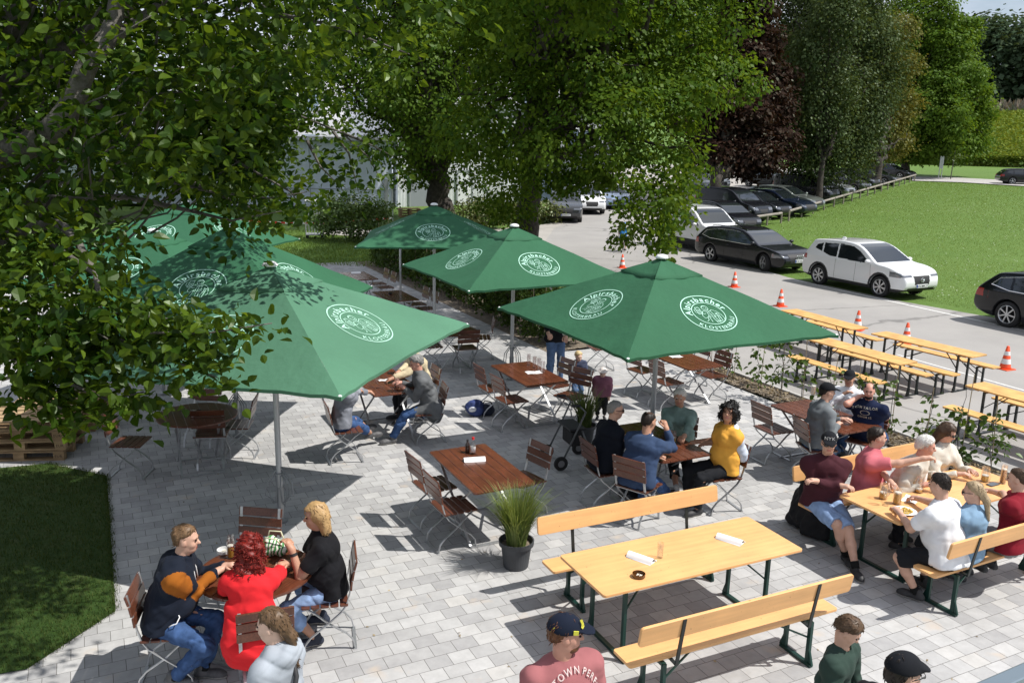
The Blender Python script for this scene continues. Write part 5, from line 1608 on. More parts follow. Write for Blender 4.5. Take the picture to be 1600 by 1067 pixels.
    if top is not None:
        C = Field(lo, hi, h)
        inf = {'long': .020, 'short': .016, 'thick': .028}[sleeve if sleeve in ('long', 'short') else 'thick']
        torso(C, inf)
        C.cone(P0 + [0, 0, -.05*s], waist, (.124 if sleeve != 'short' else .136)*s*g + inf, .105*s*g + inf, .04, lat=np.array([0, 1, 0]), f=1.5)
        arms(C, inf*.85, 'short' if sleeve == 'short' else 'long')
        C.cone(nb - spine_dir*.05*s, nb + spine_dir*(.03 - neck_open)*s, .075*s + inf*.5, .064*s + inf*.45, .03)
        if hood:
            C.ell(nb + np.array([-.085, 0, -.005])*s, np.array([.085, .135, .075])*s, None, .04); C.cone(nb + np.array([-.02, .09, .02])*s, nb + np.array([-.02, -.09, .02])*s, .045*s, .045*s, .04)
        if not coat: C.plane((0, 0, -1), -(P0[2] - (.055 if not stand else .11*s) + .012*math.sin(seed)))
        if coat:
            for H_, K_ in ((HL, KL), (HR, KR)): C.cone(H_, H_ + (K_ - H_)*.7, .098*s + .012, .075*s + .02, .06, flat=True)
            C.ell(P0 + np.array([-.05, 0, -.10*s]), np.array([.13, .235, .20])*s, None, .05)
            C.plane((0, 0, -1), -(P0[2] - .27*s))
        C.noise(.010 if sleeve != 'short' else .008, 34, seed + 1); C.folds(.007 if sleeve != 'short' else .004, 22, seed + 2, 4)
        # open neck for the throat and head
        C.cone(nb, hc, .050*s, .060*s, .012, neg=True); C.ell(hc, np.array([.10, .09, .125])*s*hk, HM, .01, True)
        V, F = C.mesh(); smi = np.zeros(len(F), int)
        if sleeve_mat is not None:
            cen = V[F].mean(1)
            for j, (S_, E_, W_) in enumerate(((SL, EL, WL), (SR, ER, WR))):
                dd = []
                for a_, b_ in ((S_, E_), (E_, E_ + (W_ - E_)*.82)):
                    ab = b_ - a_; tt = np.clip(((cen - a_) @ ab)/(ab @ ab), 0, 1); dd.append(np.linalg.norm(cen - a_ - tt[:, None]*ab, axis=1))
                ua = (E_ - S_)/np.linalg.norm(E_ - S_); pr_ = (cen - S_) @ ua; fa = (W_ - E_)/np.linalg.norm(W_ - E_)
                latp = (cen - shz) @ (lat if j == 0 else -lat)
                so_ = (lat if j == 0 else -lat); cp = so_*.85 + ua*.5; cp /= np.linalg.norm(cp)
                smi[((dd[1] < .094) | ((dd[0] < .104) & ((cen - S_) @ cp > -.024) & ((cen - S_) @ so_ > -.060))) & ((cen - E_) @ fa < .205*s)] = j + 1
        tm_ = link('jacket' if sleeve == 'thick' or coat else 'shirt', mesh_np('shirt', V, F, [top] + (list(sleeve_mat) if sleeve_mat else []), smi, True), t)
        PERSONS[label + '/top'] = (tm_, V)
    for F_, K_ in ((FL, KL), (FR, KR)):
        d = np.array([1.0, 0, 0]); kd = (K_ - F_)*np.array([1, 1, 0]); 
        d = d + np.array([0, np.sign(F_[1])*.18, 0])
        if knee is not None or stand is False:
            fdv = (K_ - F_)*[1, 1, 0]
        d /= np.linalg.norm(d)
        C = Field(F_ + d*.05 - .21*s, F_ + d*.08 + .21*s, min(h, .01)); zf = F_[2] - .075
        a = np.array([F_[0], F_[1], zf]) 
        C.cone(a - d*.045*s + [0, 0, .040], a + d*.13*s + [0, 0, .036], .040*s, .040*s, .03, lat=np.cross(d, [0, 0, 1]), f=1.0)
        C.cone(a + d*.10*s + [0, 0, .032], a + d*.165*s + [0, 0, .028], .040*s, .030*s, .03)
        C.cone(a - d*.02*s + [0, 0, .05], a - d*.015*s + [0, 0, .098*s], .043*s, .042*s, .02)
        C.plane((0, 0, -1), -(zf + .002))
        V, F = C.mesh(); so = (V[F].mean(1)[:, 2] < zf + .022).astype(int)
        link('shoe', mesh_np('shoe', V, F, [shoe or M('shoe_dark', (.028, .028, .030), .6, var=(20, .3)), M('sole', (.30, .29, .27), .7)], so, True), t)
        if sock is not None:
            m = MB(); m.tube([F_ + [0, 0, .0], F_ + (K_ - F_)*.18], [.043*s, .046*s], 12); m.build('sock', sock, t, smooth=True)
    # ---- hair
    if hair and hair != 'none':
        C = Field(hc - np.array([.36, .26, .42])*s*hk, hc + np.array([.22, .26, .24])*s*hk, .0085 if hair != 'curly' else .008)
        E_ = lambda c, r, k=.02, neg=False: C.ell(hd(*c), np.array(r)*s*hk, HM, k, neg)
        th = {'short': .010, 'crop': .004, 'bald': .007, 'long': .016, 'ponytail': .012, 'bob': .020, 'curly': .035, 'full': .020, 'curlylong': .028}[hair]
        E_((-.014, 0, .034), (.099 + th, .077 + th, .091 + th)); 
        if hair in ('short', 'crop', 'full', 'bald', 'ponytail'): E_((-.035, 0, -.02), (.075 + th*.6, .070 + th*.5, .085), .02)
        if hair in ('long', 'bob', 'curlylong'):
            for sg in (-1, 0, 1): C.cone(hd(-.055, sg*.055, .0), hd(-.075, sg*.07, -.13 if hair == 'bob' else -.19), .058*s, .050*s, .04)
        if hair == 'curly':
            for sg in (-1, 1): E_((-.03, sg*.07, -.04), (.06, .05, .075), .03)
            E_((-.07, 0, -.05), (.06, .08, .07), .03)
        if hair == 'ponytail':
            C.cone(hd(-.095, 0, .0), hd(-.135, 0, -.10), .034*s, .036*s, .03); C.cone(hd(-.135, 0, -.10), hd(-.135, 0, -.33), .036*s, .016*s, .03)
        amp = {'curly': .020, 'curlylong': .017}.get(hair, .005)
        C.noise(amp, 95 if 'curly' in hair else 60, seed + 7, (1, 1, 1) if 'curly' in hair else (1.4, 1.6, .5))
        # face opening
        nrm = HM @ np.array([.62, 0, -.78]); nrm = nrm/np.linalg.norm(nrm)
        low = {'short': .012, 'crop': .008, 'bald': .006, 'full': .0, 'ponytail': .012, 'long': .0, 'bob': -.004, 'curly': .004, 'curlylong': .004}[hair]
        gx = [C.lo[i] + C.h*np.arange(C.n[i], dtype=np.float32) - np.float32(hc[i]) for i in range(3)]
        fx = [HM[0, j]*gx[0][:, None, None] + HM[1, j]*gx[1][None, :, None] + HM[2, j]*gx[2][None, None, :] for j in range(3)]
        k_ = s*hk
        if hair in ('short', 'crop', 'bald', 'full', 'ponytail'):
            cut = (.62*fx[0] - .78*fx[2])/.996 + low*k_
            if hair == 'ponytail': cut = np.where(fx[0] < -.075*k_, -9, cut)
            wv = .006*np.sin(fx[1]*90 + 2*np.sin(fx[2]*60)) + .004*np.sin(fx[2]*140 + fx[0]*80)
            cut = cut + wv
            C.D = C.D + (th + .004)*np.clip(1 + cut/(.040*k_), 0, 1)
            C.D = np.maximum(C.D, cut)
        else:
            face = np.maximum(.035*k_ - fx[0], np.maximum(np.abs(fx[1]) - .066*k_, fx[2] - .075*k_))
            C.D = np.maximum(C.D, -face)
        if hair == 'bald': C.ell(hd(.015, 0, .12), np.array([.085, .050, .07])*k_, HM, .01, True)
        V, F = C.mesh(); nh = len(V); hf = [tuple(q) for q in F]
        nrm_ = np.cross(V[F[:, 2]] - V[F[:, 0]], V[F[:, 3]] - V[F[:, 1]]); nrm_ /= np.linalg.norm(nrm_, axis=1)[:, None] + 1e-9
        cen = V[F].mean(1); outw = ((cen - hc)*nrm_).sum(1) > 0
        mb = MB(); r_ = np.random.default_rng(seed)
        if hair in ('curly', 'curlylong'):
            for i in r_.choice(np.flatnonzero(outw), 420):
                p_, n_2 = cen[i], nrm_[i]; d_2 = n_2*.5 + np.array([0, 0, -.8]) + r_.normal(size=3)*.5; d_2 /= np.linalg.norm(d_2)
                a_2 = np.cross(d_2, r_.normal(size=3)); a_2 /= np.linalg.norm(a_2); b_2 = np.cross(d_2, a_2); L_2 = r_.uniform(.025, .055)*s
                mb.tube([p_ - n_2*.004 + d_2*L_2*k/7 + (a_2*math.cos(k*1.3) + b_2*math.sin(k*1.3))*.008*s for k in range(8)], .0045*s, 4)
        elif hair != 'bald':
            for i in r_.choice(np.flatnonzero(outw), 230 if vox < .0105 else 120):
                p_, n_2 = cen[i], nrm_[i]; fl_ = HM @ np.array([-.35, 0, -1]) + r_.normal(size=3)*.28; fl_ -= n_2*(fl_ @ n_2); fl_ /= np.linalg.norm(fl_) + 1e-9
                L_2 = r_.uniform(.02, .045)*s*(.6 if hair == 'crop' else 1)
                mb.tube([p_ - n_2*.004, p_ + fl_*L_2*.5 + n_2*.0005, p_ + fl_*L_2 + n_2*r_.uniform(-.003, .001)], [.003*s, .0036*s, .001*s], 4)
        if mb.n: V = np.concatenate([V] + mb.v); hf += [tuple(i + nh for i in q) for q in mb.f]
        link('hair', mesh_np('hair', V, hf, hm, smooth=True), t)
    if beard is not None:
        C = Field(hc - .16*s, hc + .16*s, .009); C.ell(hd(.034, 0, -.078), np.array([.060, .056, .046])*s, HM, .02); C.ell(hd(.10, 0, -.045), np.array([.03, .024, .012])*s, HM, .008, True)
        V, F = C.mesh(); link('beard', mesh_np('beard', V, F, beard, smooth=True), t)
    if cap is not None:
        cm, style = cap
        C = Field(hc - .24*s, hc + .26*s, .0085); k_ = s*hk
        cuts = [((0, 0, -1), -.030*k_)] if style != 'hat' else [((0, 0, -1), -.020*k_)]
        C.ell(hd(-.012, 0, .040), np.array([.116, .094, .102])*k_, HM, 0, cut=[((0, 0, -1), .002*k_)])
        if style == 'cap':
            C.ell(hd(.105, 0, .052), np.array([.088, .078, .012])*k_, rotm(hy, hp + .22, hr_), .012)
            C.ell(hd(-.012, 0, .143), np.array([.010, .010, .008])*k_, HM, .006)
        elif style == 'flat':
            C.ell(hd(.085, 0, .060), np.array([.075, .082, .018])*k_, rotm(hy, hp + .3, hr_), .02)
        elif style == 'hat':
            C.ell(hd(-.005, 0, .045), np.array([.150, .128, .016])*k_, HM, .03)
        V, F = C.mesh(); link('cap', mesh_np('cap', V, F, cm, smooth=True), t)
    if glasses is not None:
        m = MB(); lens = M('dark_lens', (.010, .010, .012), .06, coat=.5) if glasses == 'sun' else M('frame_black', (.02, .02, .02), .3)
        for sg in (-1, 1):
            if glasses == 'sun': m.ball(hd(.106, sg*.033, .006), np.array([.006, .029, .021])*s*hk, 12, 8, HM)
            else: m.tube([hd(.107, sg*.033 + .024*math.cos(a_), .005 + .018*math.sin(a_)) for a_ in np.linspace(0, 2*PI, 14)], .0022*s, 5)
            m.tube([hd(.104, sg*.058, .012), hd(.05, sg*.080, .012), hd(-.01, sg*.084, .008)], .0035*s, 5)
        m.tube([hd(.112, -.01, .010), hd(.112, .01, .010)], .003*s, 5)
        m.build('sunglasses' if glasses == 'sun' else 'glasses', lens, t, smooth=True)
    info = dict(org=org, R=R, hc=hc, HM=HM, nb=nb, SL=SL, SR=SR, WL=WL, WR=WR, EL=EL, ER=ER, P0=P0, chest=chest, waist=waist, t=t, hd=hd, KL=KL, KR=KR, FL=FL, FR=FR, spine=spine_dir, lat=lat)
    return info

def on_front(info, label, V2, off=.004, zc=None, back=False):
    """put flat lettering on the chest: (y, z) points moved onto the cloth"""
    tm_, V = PERSONS[label + '/top']; out = []
    fw = np.array([1, 0, 0]); c = info['chest'] if zc is None else zc
    for a, b in V2:
        y = c[1] + a; z = c[2] + b
        d = (V[:, 1] - y)**2 + (V[:, 2] - z)**2; near = d < .018**2
        x = V[near, 0].max() if near.any() else c[0] + .13
        out.append((x + off, y, z))
    return np.array(out)
# ================================================================== vehicles: shells grown from a side profile, parts split by where they lie
RUBBER = M('tyre_rubber', (.022, .022, .023), .85, bump=(80, .3))
ALLOY = M('alloy', (.55, .56, .58), .28, .8)
CGLASS = M('car_glass', (.012, .016, .018), .04, spec=.9, coat=.6)
BLACKPL = M('black_plastic', (.022, .022, .024), .6)
CHROME = M('chrome', (.75, .76, .78), .12, 1.0)
LAMP = M('lamp_clear', (.20, .21, .23), .06, .6, coat=.9)
LAMPR = M('lamp_red', (.30, .012, .010), .15, coat=.6)
DARKIN = M('wheel_well', (.008, .008, .009), .9)
TYPES = {
 'suv': dict(L=(-2.27, 2.28), W=1.84, wb=2.70, r=.355, zb=1.04, tum=.30,
   prof=[(-2.16, .34), (-2.27, .50), (-2.265, .72), (-2.20, .96), (-2.10, 1.10), (-1.88, 1.46), (-1.80, 1.585), (-1.35, 1.635), (-.5, 1.67), (.05, 1.635), (.42, 1.52), (.98, 1.175), (1.12, 1.09), (1.65, 1.035), (2.02, .93), (2.20, .80), (2.27, .62), (2.26, .42), (2.12, .27), (1.7, .23), (-1.8, .25)],
   win=[(-1.66, 1.30), (-1.58, 1.43), (-1.30, 1.505), (-.5, 1.555), (.02, 1.525), (.36, 1.40), (.88, 1.07), (.5, 1.045), (-.9, 1.10)], ws=(.08, 1.10, 1.11), rw=(-2.2, -1.8, 1.12), hl=(1.72, .74, .92), tl=(-1.98, .88, 1.06), clad=.36, grille=(.33, .52, .80), doors=(-.62, .28, 1.02), pillars=(-.55, -1.25)),
 'wagon': dict(L=(-2.52, 2.42), W=1.88, wb=2.93, r=.34, zb=.92, tum=.34,
   prof=[(-2.40, .34), (-2.52, .48), (-2.51, .70), (-2.44, .90), (-2.36, .99), (-2.02, 1.28), (-1.88, 1.385), (-1.2, 1.45), (-.4, 1.465), (.10, 1.43), (.45, 1.31), (1.05, .985), (1.2, .93), (1.85, .86), (2.22, .75), (2.38, .62), (2.42, .45), (2.36, .28), (2.1, .19), (-1.9, .20)],
   win=[(-2.02, 1.06), (-1.82, 1.25), (-1.2, 1.345), (-.4, 1.375), (.05, 1.34), (.36, 1.235), (.92, .945), (.5, .925), (-1.5, .96)], ws=(.10, 1.16, .98), rw=(-2.4, -1.95, 1.0), hl=(1.88, .58, .75), tl=(-2.2, .72, .92), clad=.23, grille=(.46, .34, .72), doors=(-.66, .36, 1.12), pillars=(-.58, -1.42)),
 'van': dict(L=(-2.15, 2.25), W=1.86, wb=2.785, r=.33, zb=1.08, tum=.16,
   prof=[(-2.10, .34), (-2.15, .5), (-2.14, 1.0), (-2.10, 1.5), (-2.02, 1.76), (-1.8, 1.82), (-.6, 1.85), (.25, 1.82), (.62, 1.70), (1.22, 1.24), (1.40, 1.15), (1.85, 1.06), (2.12, .90), (2.24, .68), (2.25, .42), (2.15, .28), (1.8, .2), (-1.8, .22)],
   win=[(.02, 1.13), (-.02, 1.55), (.10, 1.62), (.45, 1.58), (.70, 1.42), (1.10, 1.12), (.7, 1.08)], ws=(.42, 1.38, 1.22), rw=(-2.2, -2.0, 1.15), hl=(1.80, .78, .98), tl=(-2.0, .9, 1.3), clad=.42, grille=(.30, .66, .80), doors=(-.08, 1.12, 1.12), pillars=()),
 'hatch': dict(L=(-1.95, 2.08), W=1.78, wb=2.60, r=.31, zb=.93, tum=.30,
   prof=[(-1.85, .34), (-1.95, .5), (-1.94, .75), (-1.88, .95), (-1.72, 1.22), (-1.55, 1.40), (-1.0, 1.46), (-.2, 1.48), (.2, 1.44), (.55, 1.30), (1.05, 1.0), (1.2, .95), (1.7, .86), (1.98, .72), (2.08, .52), (2.02, .3), (1.7, .2), (-1.6, .22)],
   win=[(-1.45, 1.08), (-1.32, 1.28), (-.9, 1.36), (-.2, 1.385), (.15, 1.35), (.45, 1.24), (.95, .96), (.5, .935), (-1.0, .97)], ws=(.20, 1.15, 1.0), rw=(-1.9, -1.5, 1.0), hl=(1.62, .60, .78), tl=(-1.7, .75, .95), clad=.24, grille=(.35, .36, .66), doors=(-.55, .34, 1.02), pillars=(-.48,)),
}
_CAR = {}
def poly_sdf(px, pz, poly):
    d = np.full(px.shape, 1e9, np.float32); ins = np.zeros(px.shape, bool); n = len(poly)
    for i in range(n):
        x0, z0 = poly[i]; x1, z1 = poly[(i + 1) % n]; ex, ez = x1 - x0, z1 - z0
        t = np.clip(((px - x0)*ex + (pz - z0)*ez)/(ex*ex + ez*ez), 0, 1)
        d = np.minimum(d, (px - x0 - t*ex)**2 + (pz - z0 - t*ez)**2)
        c = ((z0 > pz) != (z1 > pz)) & (px < (x1 - x0)*(pz - z0)/(z1 - z0 + 1e-12) + x0); ins ^= c
    d = np.sqrt(d); return np.where(ins, -d, d)

def car_half(T, x, z):
    x = np.asarray(x, float); z = np.asarray(z, float)
    w_ = T['W']/2 - .05*np.clip((.52 - z)/.3, 0, 1)**2 - T['tum']*np.clip(z - T['zb'], 0, 1) - .02*np.clip(z - .7, 0, .4)
    a, b = T['L']
    w_ = w_ - .17*np.clip((x - (b - .6))/.6, 0, 1)**2.4 - .12*np.clip(((a + .75) - x)/.75, 0, 1)**2.2
    return w_

def car_shell(kind, vox):
    if (kind, vox) in _CAR: return _CAR[(kind, vox)]
    T = TYPES[kind]; a, b = T['L']
    F = Field((a - .1, -T['W']/2 - .1, .08), (b + .1, T['W']/2 + .1, max(p[1] for p in T['prof']) + .1), vox)
    g = [F.lo[i] + F.h*np.arange(F.n[i], dtype=np.float32) for i in range(3)]
    px, pz = np.meshgrid(g[0], g[2], indexing='ij')
    prof = np.array(T['prof'])
    for _ in range(2):   # round the profile corners
        prof = np.concatenate([[p*.8 + q*.2, p*.2 + q*.8] for p, q in zip(prof, np.roll(prof, -1, 0))])
    ds = poly_sdf(px, pz, prof)[:, None, :]
    hw = car_half(T, px, pz)[:, None, :].astype(np.float32)
    dw = (np.abs(g[1])[None, :, None] - hw)*.95
    k = .055; h = np.clip(.5 - .5*(dw - ds)/k, 0, 1)
    D = dw*(1 - h) + ds*h + k*h*(1 - h)
    # side crease
    for sx in (-1, 1):
        dx = px - sx*T['wb']/2; rr = np.sqrt(dx*dx + (pz - T['r'])**2) - (T['r'] + .05)
        cyl = np.maximum(rr[:, None, :], (T['W']/2 - .30) - np.abs(g[1])[None, :, None])
        D = np.maximum(D, -cyl)
    F.D = D.astype(np.float32)
    V, Q = F.mesh()
    n = np.cross(V[Q[:, 2]] - V[Q[:, 0]], V[Q[:, 3]] - V[Q[:, 1]]); n /= np.linalg.norm(n, axis=1)[:, None] + 1e-9
    c = V[Q].mean(1); x, y, z = c.T
    lab = np.zeros(len(Q), int)
    hw = car_half(T, x, z)
    arch = np.zeros(len(Q), bool)
    for sx in (-1, 1):
        r_ = np.hypot(x - sx*T['wb']/2, z - T['r'])
        lab[(r_ < T['r'] + .12) & (kind in ('suv',)) & (np.abs(n[:, 1]) > .4)] = 6
        arch |= (r_ < T['r'] + .065) & (np.abs(y) < hw - .03)
    lab[z < T['clad']] = 6
    if kind == 'van': lab[(z < .50) & (np.abs(n[:, 1]) > .3)] = 6
    sw = poly_sdf(x, z, T['win'])
    side = (sw < 0) & (np.abs(n[:, 1]) > .55)
    for p in T['pillars']: side &= np.abs(x - p - (z - T['zb'])*-.12) > .035
    lab[side & (y > 0)] = 2; lab[side & (y < 0)] = 3
    w0, w1, wz = T['ws']
    lab[(x > w0) & (x < w1) & (z > wz) & (n[:, 0] > .22) & (n[:, 2] > .25) & (np.abs(y) < hw - .085) & (np.abs(n[:, 1]) < .5)] = 1
    r0, r1, rz = T['rw']
    lab[(x < r1 + .12) & (z > rz) & (n[:, 0] < -.3) & (np.abs(y) < hw - .09)] = 4
    h0, hz0, hz1 = T['hl']
    fl = (x > h0) & (z > hz0 + .03*(x - h0)) & (z < hz1 - .10*(x - h0)) & (np.abs(y) > T['grille'][0] + .10) & (np.abs(y) > .62 - .45*(x - h0)) & (n[:, 0] + .6*np.abs(n[:, 1]) > .35) & (n[:, 2] < .75)
    lab[fl & (y > 0)] = 7; lab[fl & (y < 0)] = 8
    t0, tz0, tz1 = T['tl']
    tl = (x < t0) & (z > tz0) & (z < tz1) & (np.abs(y) > .48) & (n[:, 2] < .6)
    lab[tl & (y > 0)] = 9; lab[tl & (y < 0)] = 10
    gw, g0, g1 = T['grille']
    lab[(n[:, 0] > .5) & (x > 1.2) & (z > g0) & (z < g1) & (np.abs(y) < gw + (z - g0)*.18)] = 5
    lab[(n[:, 0] > .4) & (x > 1.4) & (z > .26) & (z < .40) & (np.abs(y) < .62)] = 6
    lab[arch] = 11 + (x[arch] > 0) + 2*(y[arch] > 0)
    _CAR[(kind, vox)] = (V, Q, lab, T)
    return _CAR[(kind, vox)]

PARTN = {0: 'car_body', 1: 'windscreen', 2: 'side_window', 3: 'side_window', 4: 'rear_window', 5: 'grille', 6: 'lower_trim', 7: 'headlight', 8: 'headlight', 9: 'tail_light', 10: 'tail_light', 11: 'wheel_arch', 12: 'wheel_arch', 13: 'wheel_arch', 14: 'wheel_arch'}
_WH = {}
def wheel_meshes(r, spokes, double):
    key = (round(r, 3), spokes, double)
    if key in _WH: return _WH[key]
    m = MB(); rr = r*.70
    prof = [(rr, -.10), (r*.93, -.108), (r*.985, -.085), (r, -.05), (r, .05), (r*.985, .085), (r*.93, .108), (rr, .10)]
    V = []; Fc = []; S = 36
    for a_, z in prof:
        for k in range(S):
            t = 2*PI*k/S; V.append((a_*math.cos(t), z, a_*math.sin(t)))
    for i in range(len(prof) - 1):
        for k in range(S):
            k2 = (k + 1) % S; Fc.append((i*S + k, (i + 1)*S + k, (i + 1)*S + k2, i*S + k2))
    m.add(V, Fc); tyre = m.mesh('tyre', RUBBER, True)
    m = MB()
    V = []; Fc = []
    prof = [(rr + .002, .098), (rr - .012, .100), (rr - .022, .085), (rr - .028, .03), (.0, .02)]
    for a_, z in prof:
        for k in range(S):
            t = 2*PI*k/S; V.append((a_*math.cos(t), z, a_*math.sin(t)))
    for i in range(len(prof) - 1):
        for k in range(S):
            k2 = (k + 1) % S; Fc.append((i*S + k, (i + 1)*S + k, (i + 1)*S + k2, i*S + k2))
    m.add(V, Fc)
    m.m = [0 if i < 3*S else 1 for i in range(len(m.f))]
    for i in range(spokes):
        a_ = 2*PI*i/spokes
        for da in ((-.10, .10) if double else (0,)):
            e = a_ + da
            m.bar((.04*math.cos(a_), .082, .04*math.sin(a_)), ((rr - .012)*math.cos(e), .088, (rr - .012)*math.sin(e)), .034 if not double else .026, .022, up=(0, 1, 0))
    m.tube([(0, .05, 0), (0, .096, 0)], .045, 12)
    rim = m.mesh('rim', [ALLOY, DARKIN])
    _WH[key] = (tyre, rim); return _WH[key]

def car(name, label, kind, p, yaw, paint, vox=.026, spokes=5, double=False, group=None, extras=(), plate=None, steer=0.0, cat='car', pitch=0.0, chrome=False):
    V, Q, lab, T = car_shell(kind, vox)
    t = thing(name, label, cat, p, yaw, group)
    t.rotation_euler = (0, pitch, yaw)
    mats = {0: paint, 1: CGLASS, 2: CGLASS, 3: CGLASS, 4: CGLASS, 5: BLACKPL, 6: BLACKPL if kind in ('suv', 'van') else paint, 7: LAMP, 8: LAMP, 9: LAMPR, 10: LAMPR, 11: DARKIN, 12: DARKIN, 13: DARKIN, 14: DARKIN}
    for k in sorted(PARTN):
        f = Q[lab == k]
        if len(f) < 3: continue
        u, inv = np.unique(f, return_inverse=True)
        link(PARTN[k], mesh_np(PARTN[k], V[u], inv.reshape(f.shape), mats[k], smooth=True), t)
    r = T['r']; tyre, rim = wheel_meshes(r, spokes, double)
    for sx in (-1, 1):
        for sy in (-1, 1):
            wo = link('wheel', None, t); wo.empty_display_size = .1
            wo.location = (sx*T['wb']/2, sy*(T['W']/2 - .125), r); wo.rotation_euler = (0, RNG.uniform(0, 3), (0 if sy > 0 else PI) + (steer if sx > 0 else 0))
            link('tyre', tyre, wo); link('rim', rim, wo)
    a, b = T['L']
    for sy in (-1, 1):   # mirrors
        xm = T['doors'][2] - .16; zm = T['zb'] + .09
        y0 = float(car_half(T, xm, zm))
        m = MB(); m.ball((xm, sy*(y0 + .12), zm), (.075, .10, .07), 14, 10); m.bar((xm + .02, sy*(y0 - .03), zm - .04), (xm + .01, sy*(y0 + .07), zm - .02), .04, .03)
        m.build('wing_mirror', paint, t, smooth=True)
    # door seams and handles
    m = MB()
    for xd in T['doors']:
        for sy in (-1, 1):
            zz = np.linspace(.38, T['zb'] - .01, 8); off = .10*np.sin((zz - .38)/(T['zb'] - .38)*PI/2)*(-1 if xd > .9 else .2)
            P_ = [(xd + o, sy*(float(car_half(T, xd + o, z)) - .001), z) for z, o in zip(zz, off)]
            m.tube(P_, .006, 4)
    m.build('door_seam', DARKIN, t)
    for xd in T['doors'][:2]:
        for sy in (-1, 1):
            m = MB(); z = T['zb'] - .12; x0 = xd + .12 if kind != 'van' else xd + .2
            y0 = float(car_half(T, x0, z)) + .008; m.bar((x0, sy*y0, z), (x0 + .16, sy*y0, z), .022, .03); m.build('door_handle', paint, t, bevel=.006)
    if chrome:
        for sy in (-1, 1):
            m = MB(); P_ = [(x, sy*(float(car_half(T, x, z)) + .002), z) for x, z in T['win'] + T['win'][:1]]; m.tube(P_, .011, 5); m.build('window_trim', CHROME, t)
    if plate:
        for (xx, txt, fr_) in ((b, plate, 1),):
            pm = MB(); zp = .47; x0 = b - .005
            pm.box((x0, 0, zp), (.02, .52, .115)); pl_ = pm.build('number_plate', M('plate_white', (.74, .75, .76), .4), t, bevel=.004)
            v2, f2 = text_flat(plate, .105, .01); v2 = v2.copy(); v2[:, 1] -= .036
            v3 = np.stack([np.full(len(v2), x0 + .0125), v2[:, 0]*.92 + .02, zp + v2[:, 1]], 1)
            link('plate_text', mesh_np('plate_text', v3, f2, M('plate_black', (.02, .02, .02), .5)), pl_)
            eb = MB(); eb.box((x0 + .011, -.238, zp), (.002, .04, .105)); eb.build('plate_band', M('plate_blue', (.02, .06, .35), .4), pl_)
    return t
# ================================================================== buildings
def corr_mat(name, col, scale, strength=.6):
    m = bpy.data.materials.new(name); m.use_nodes = True
    n = m.node_tree; b = n.nodes['Principled BSDF']; b.inputs['Roughness'].default_value = .5; b.inputs['Base Color'].default_value = (*col, 1)
    t = n.nodes.new('ShaderNodeTexCoord'); w_ = n.nodes.new('ShaderNodeTexWave'); w_.wave_type = 'BANDS'; w_.bands_direction = 'X'; w_.inputs['Scale'].default_value = scale
    n.links.new(t.outputs['Object'], w_.inputs['Vector'])
    bp = n.nodes.new('ShaderNodeBump'); bp.inputs['Strength'].default_value = strength; bp.inputs['Distance'].default_value = .05
    n.links.new(w_.outputs['Fac'], bp.inputs['Height']); n.links.new(bp.outputs[0], b.inputs['Normal'])
    z = n.nodes.new('ShaderNodeTexNoise'); z.inputs['Scale'].default_value = .8; z.inputs['Detail'].default_value = 6
    n.links.new(t.outputs['Object'], z.inputs['Vector'])
    r = n.nodes.new('ShaderNodeMapRange'); r.inputs[1].default_value = .3; r.inputs[2].default_value = .7; r.inputs[3].default_value = .88; r.inputs[4].default_value = 1.06
    n.links.new(z.outputs['Fac'], r.inputs[0])
    v = n.nodes.new('ShaderNodeVectorMath'); v.operation = 'SCALE'; v.inputs[0].default_value = col; n.links.new(r.outputs[0], v.inputs['Scale']); n.links.new(v.outputs[0], b.inputs['Base Color'])
    return m
HALL = corr_mat('hall_wall', (.72, .77, .93), .9, .25)
HALLW = corr_mat('hall_wall_white', (.74, .76, .78), 3.2, .7)
FRAME = M('grey_frame', (.30, .32, .34), .5)
c0 = gnd(613, 325)                         # nearest corner of the hall
t = thing('industrial_hall', 'long pale blue grey hall with gutter behind the trees on the left', 'hall', c0, math.radians(183))
m = MB(); m.box((16, -8, 2.0), (32, 16, 4.0)); m.build('wall', HALL, t)
m = MB(); m.box((16, -8, 4.12), (32.6, 16.6, .24)); m.build('roof', M('hall_roof', (.66, .66, .67), .6, var=(1, .1)), t)
m = MB(); m.tube([(-.3, .36, 4.02), (32, .36, 4.02)], .09, 8); m.build('gutter', M('gutter_zinc', (.42, .44, .46), .4, .5), t)
for i in range(9):
    m = MB(); m.box((2 + i*2.6, .16, 3.55), (.28, .3, .34)); m.build('wall_lamp', FRAME, t, bevel=.03)
m = MB()
for i in range(7): m.box((.02 + i*5, .02, 2), (.05, .05, 4.0))
m.box((16, .02, 1.1), (32, .04, .05)); m.build('panel_joint', M('joint', (.36, .38, .42), .6), t)
m = MB(); m.box((.35, .05, .9), (.25, .16, 1.7)); m.build('downpipe_box', FRAME, t)
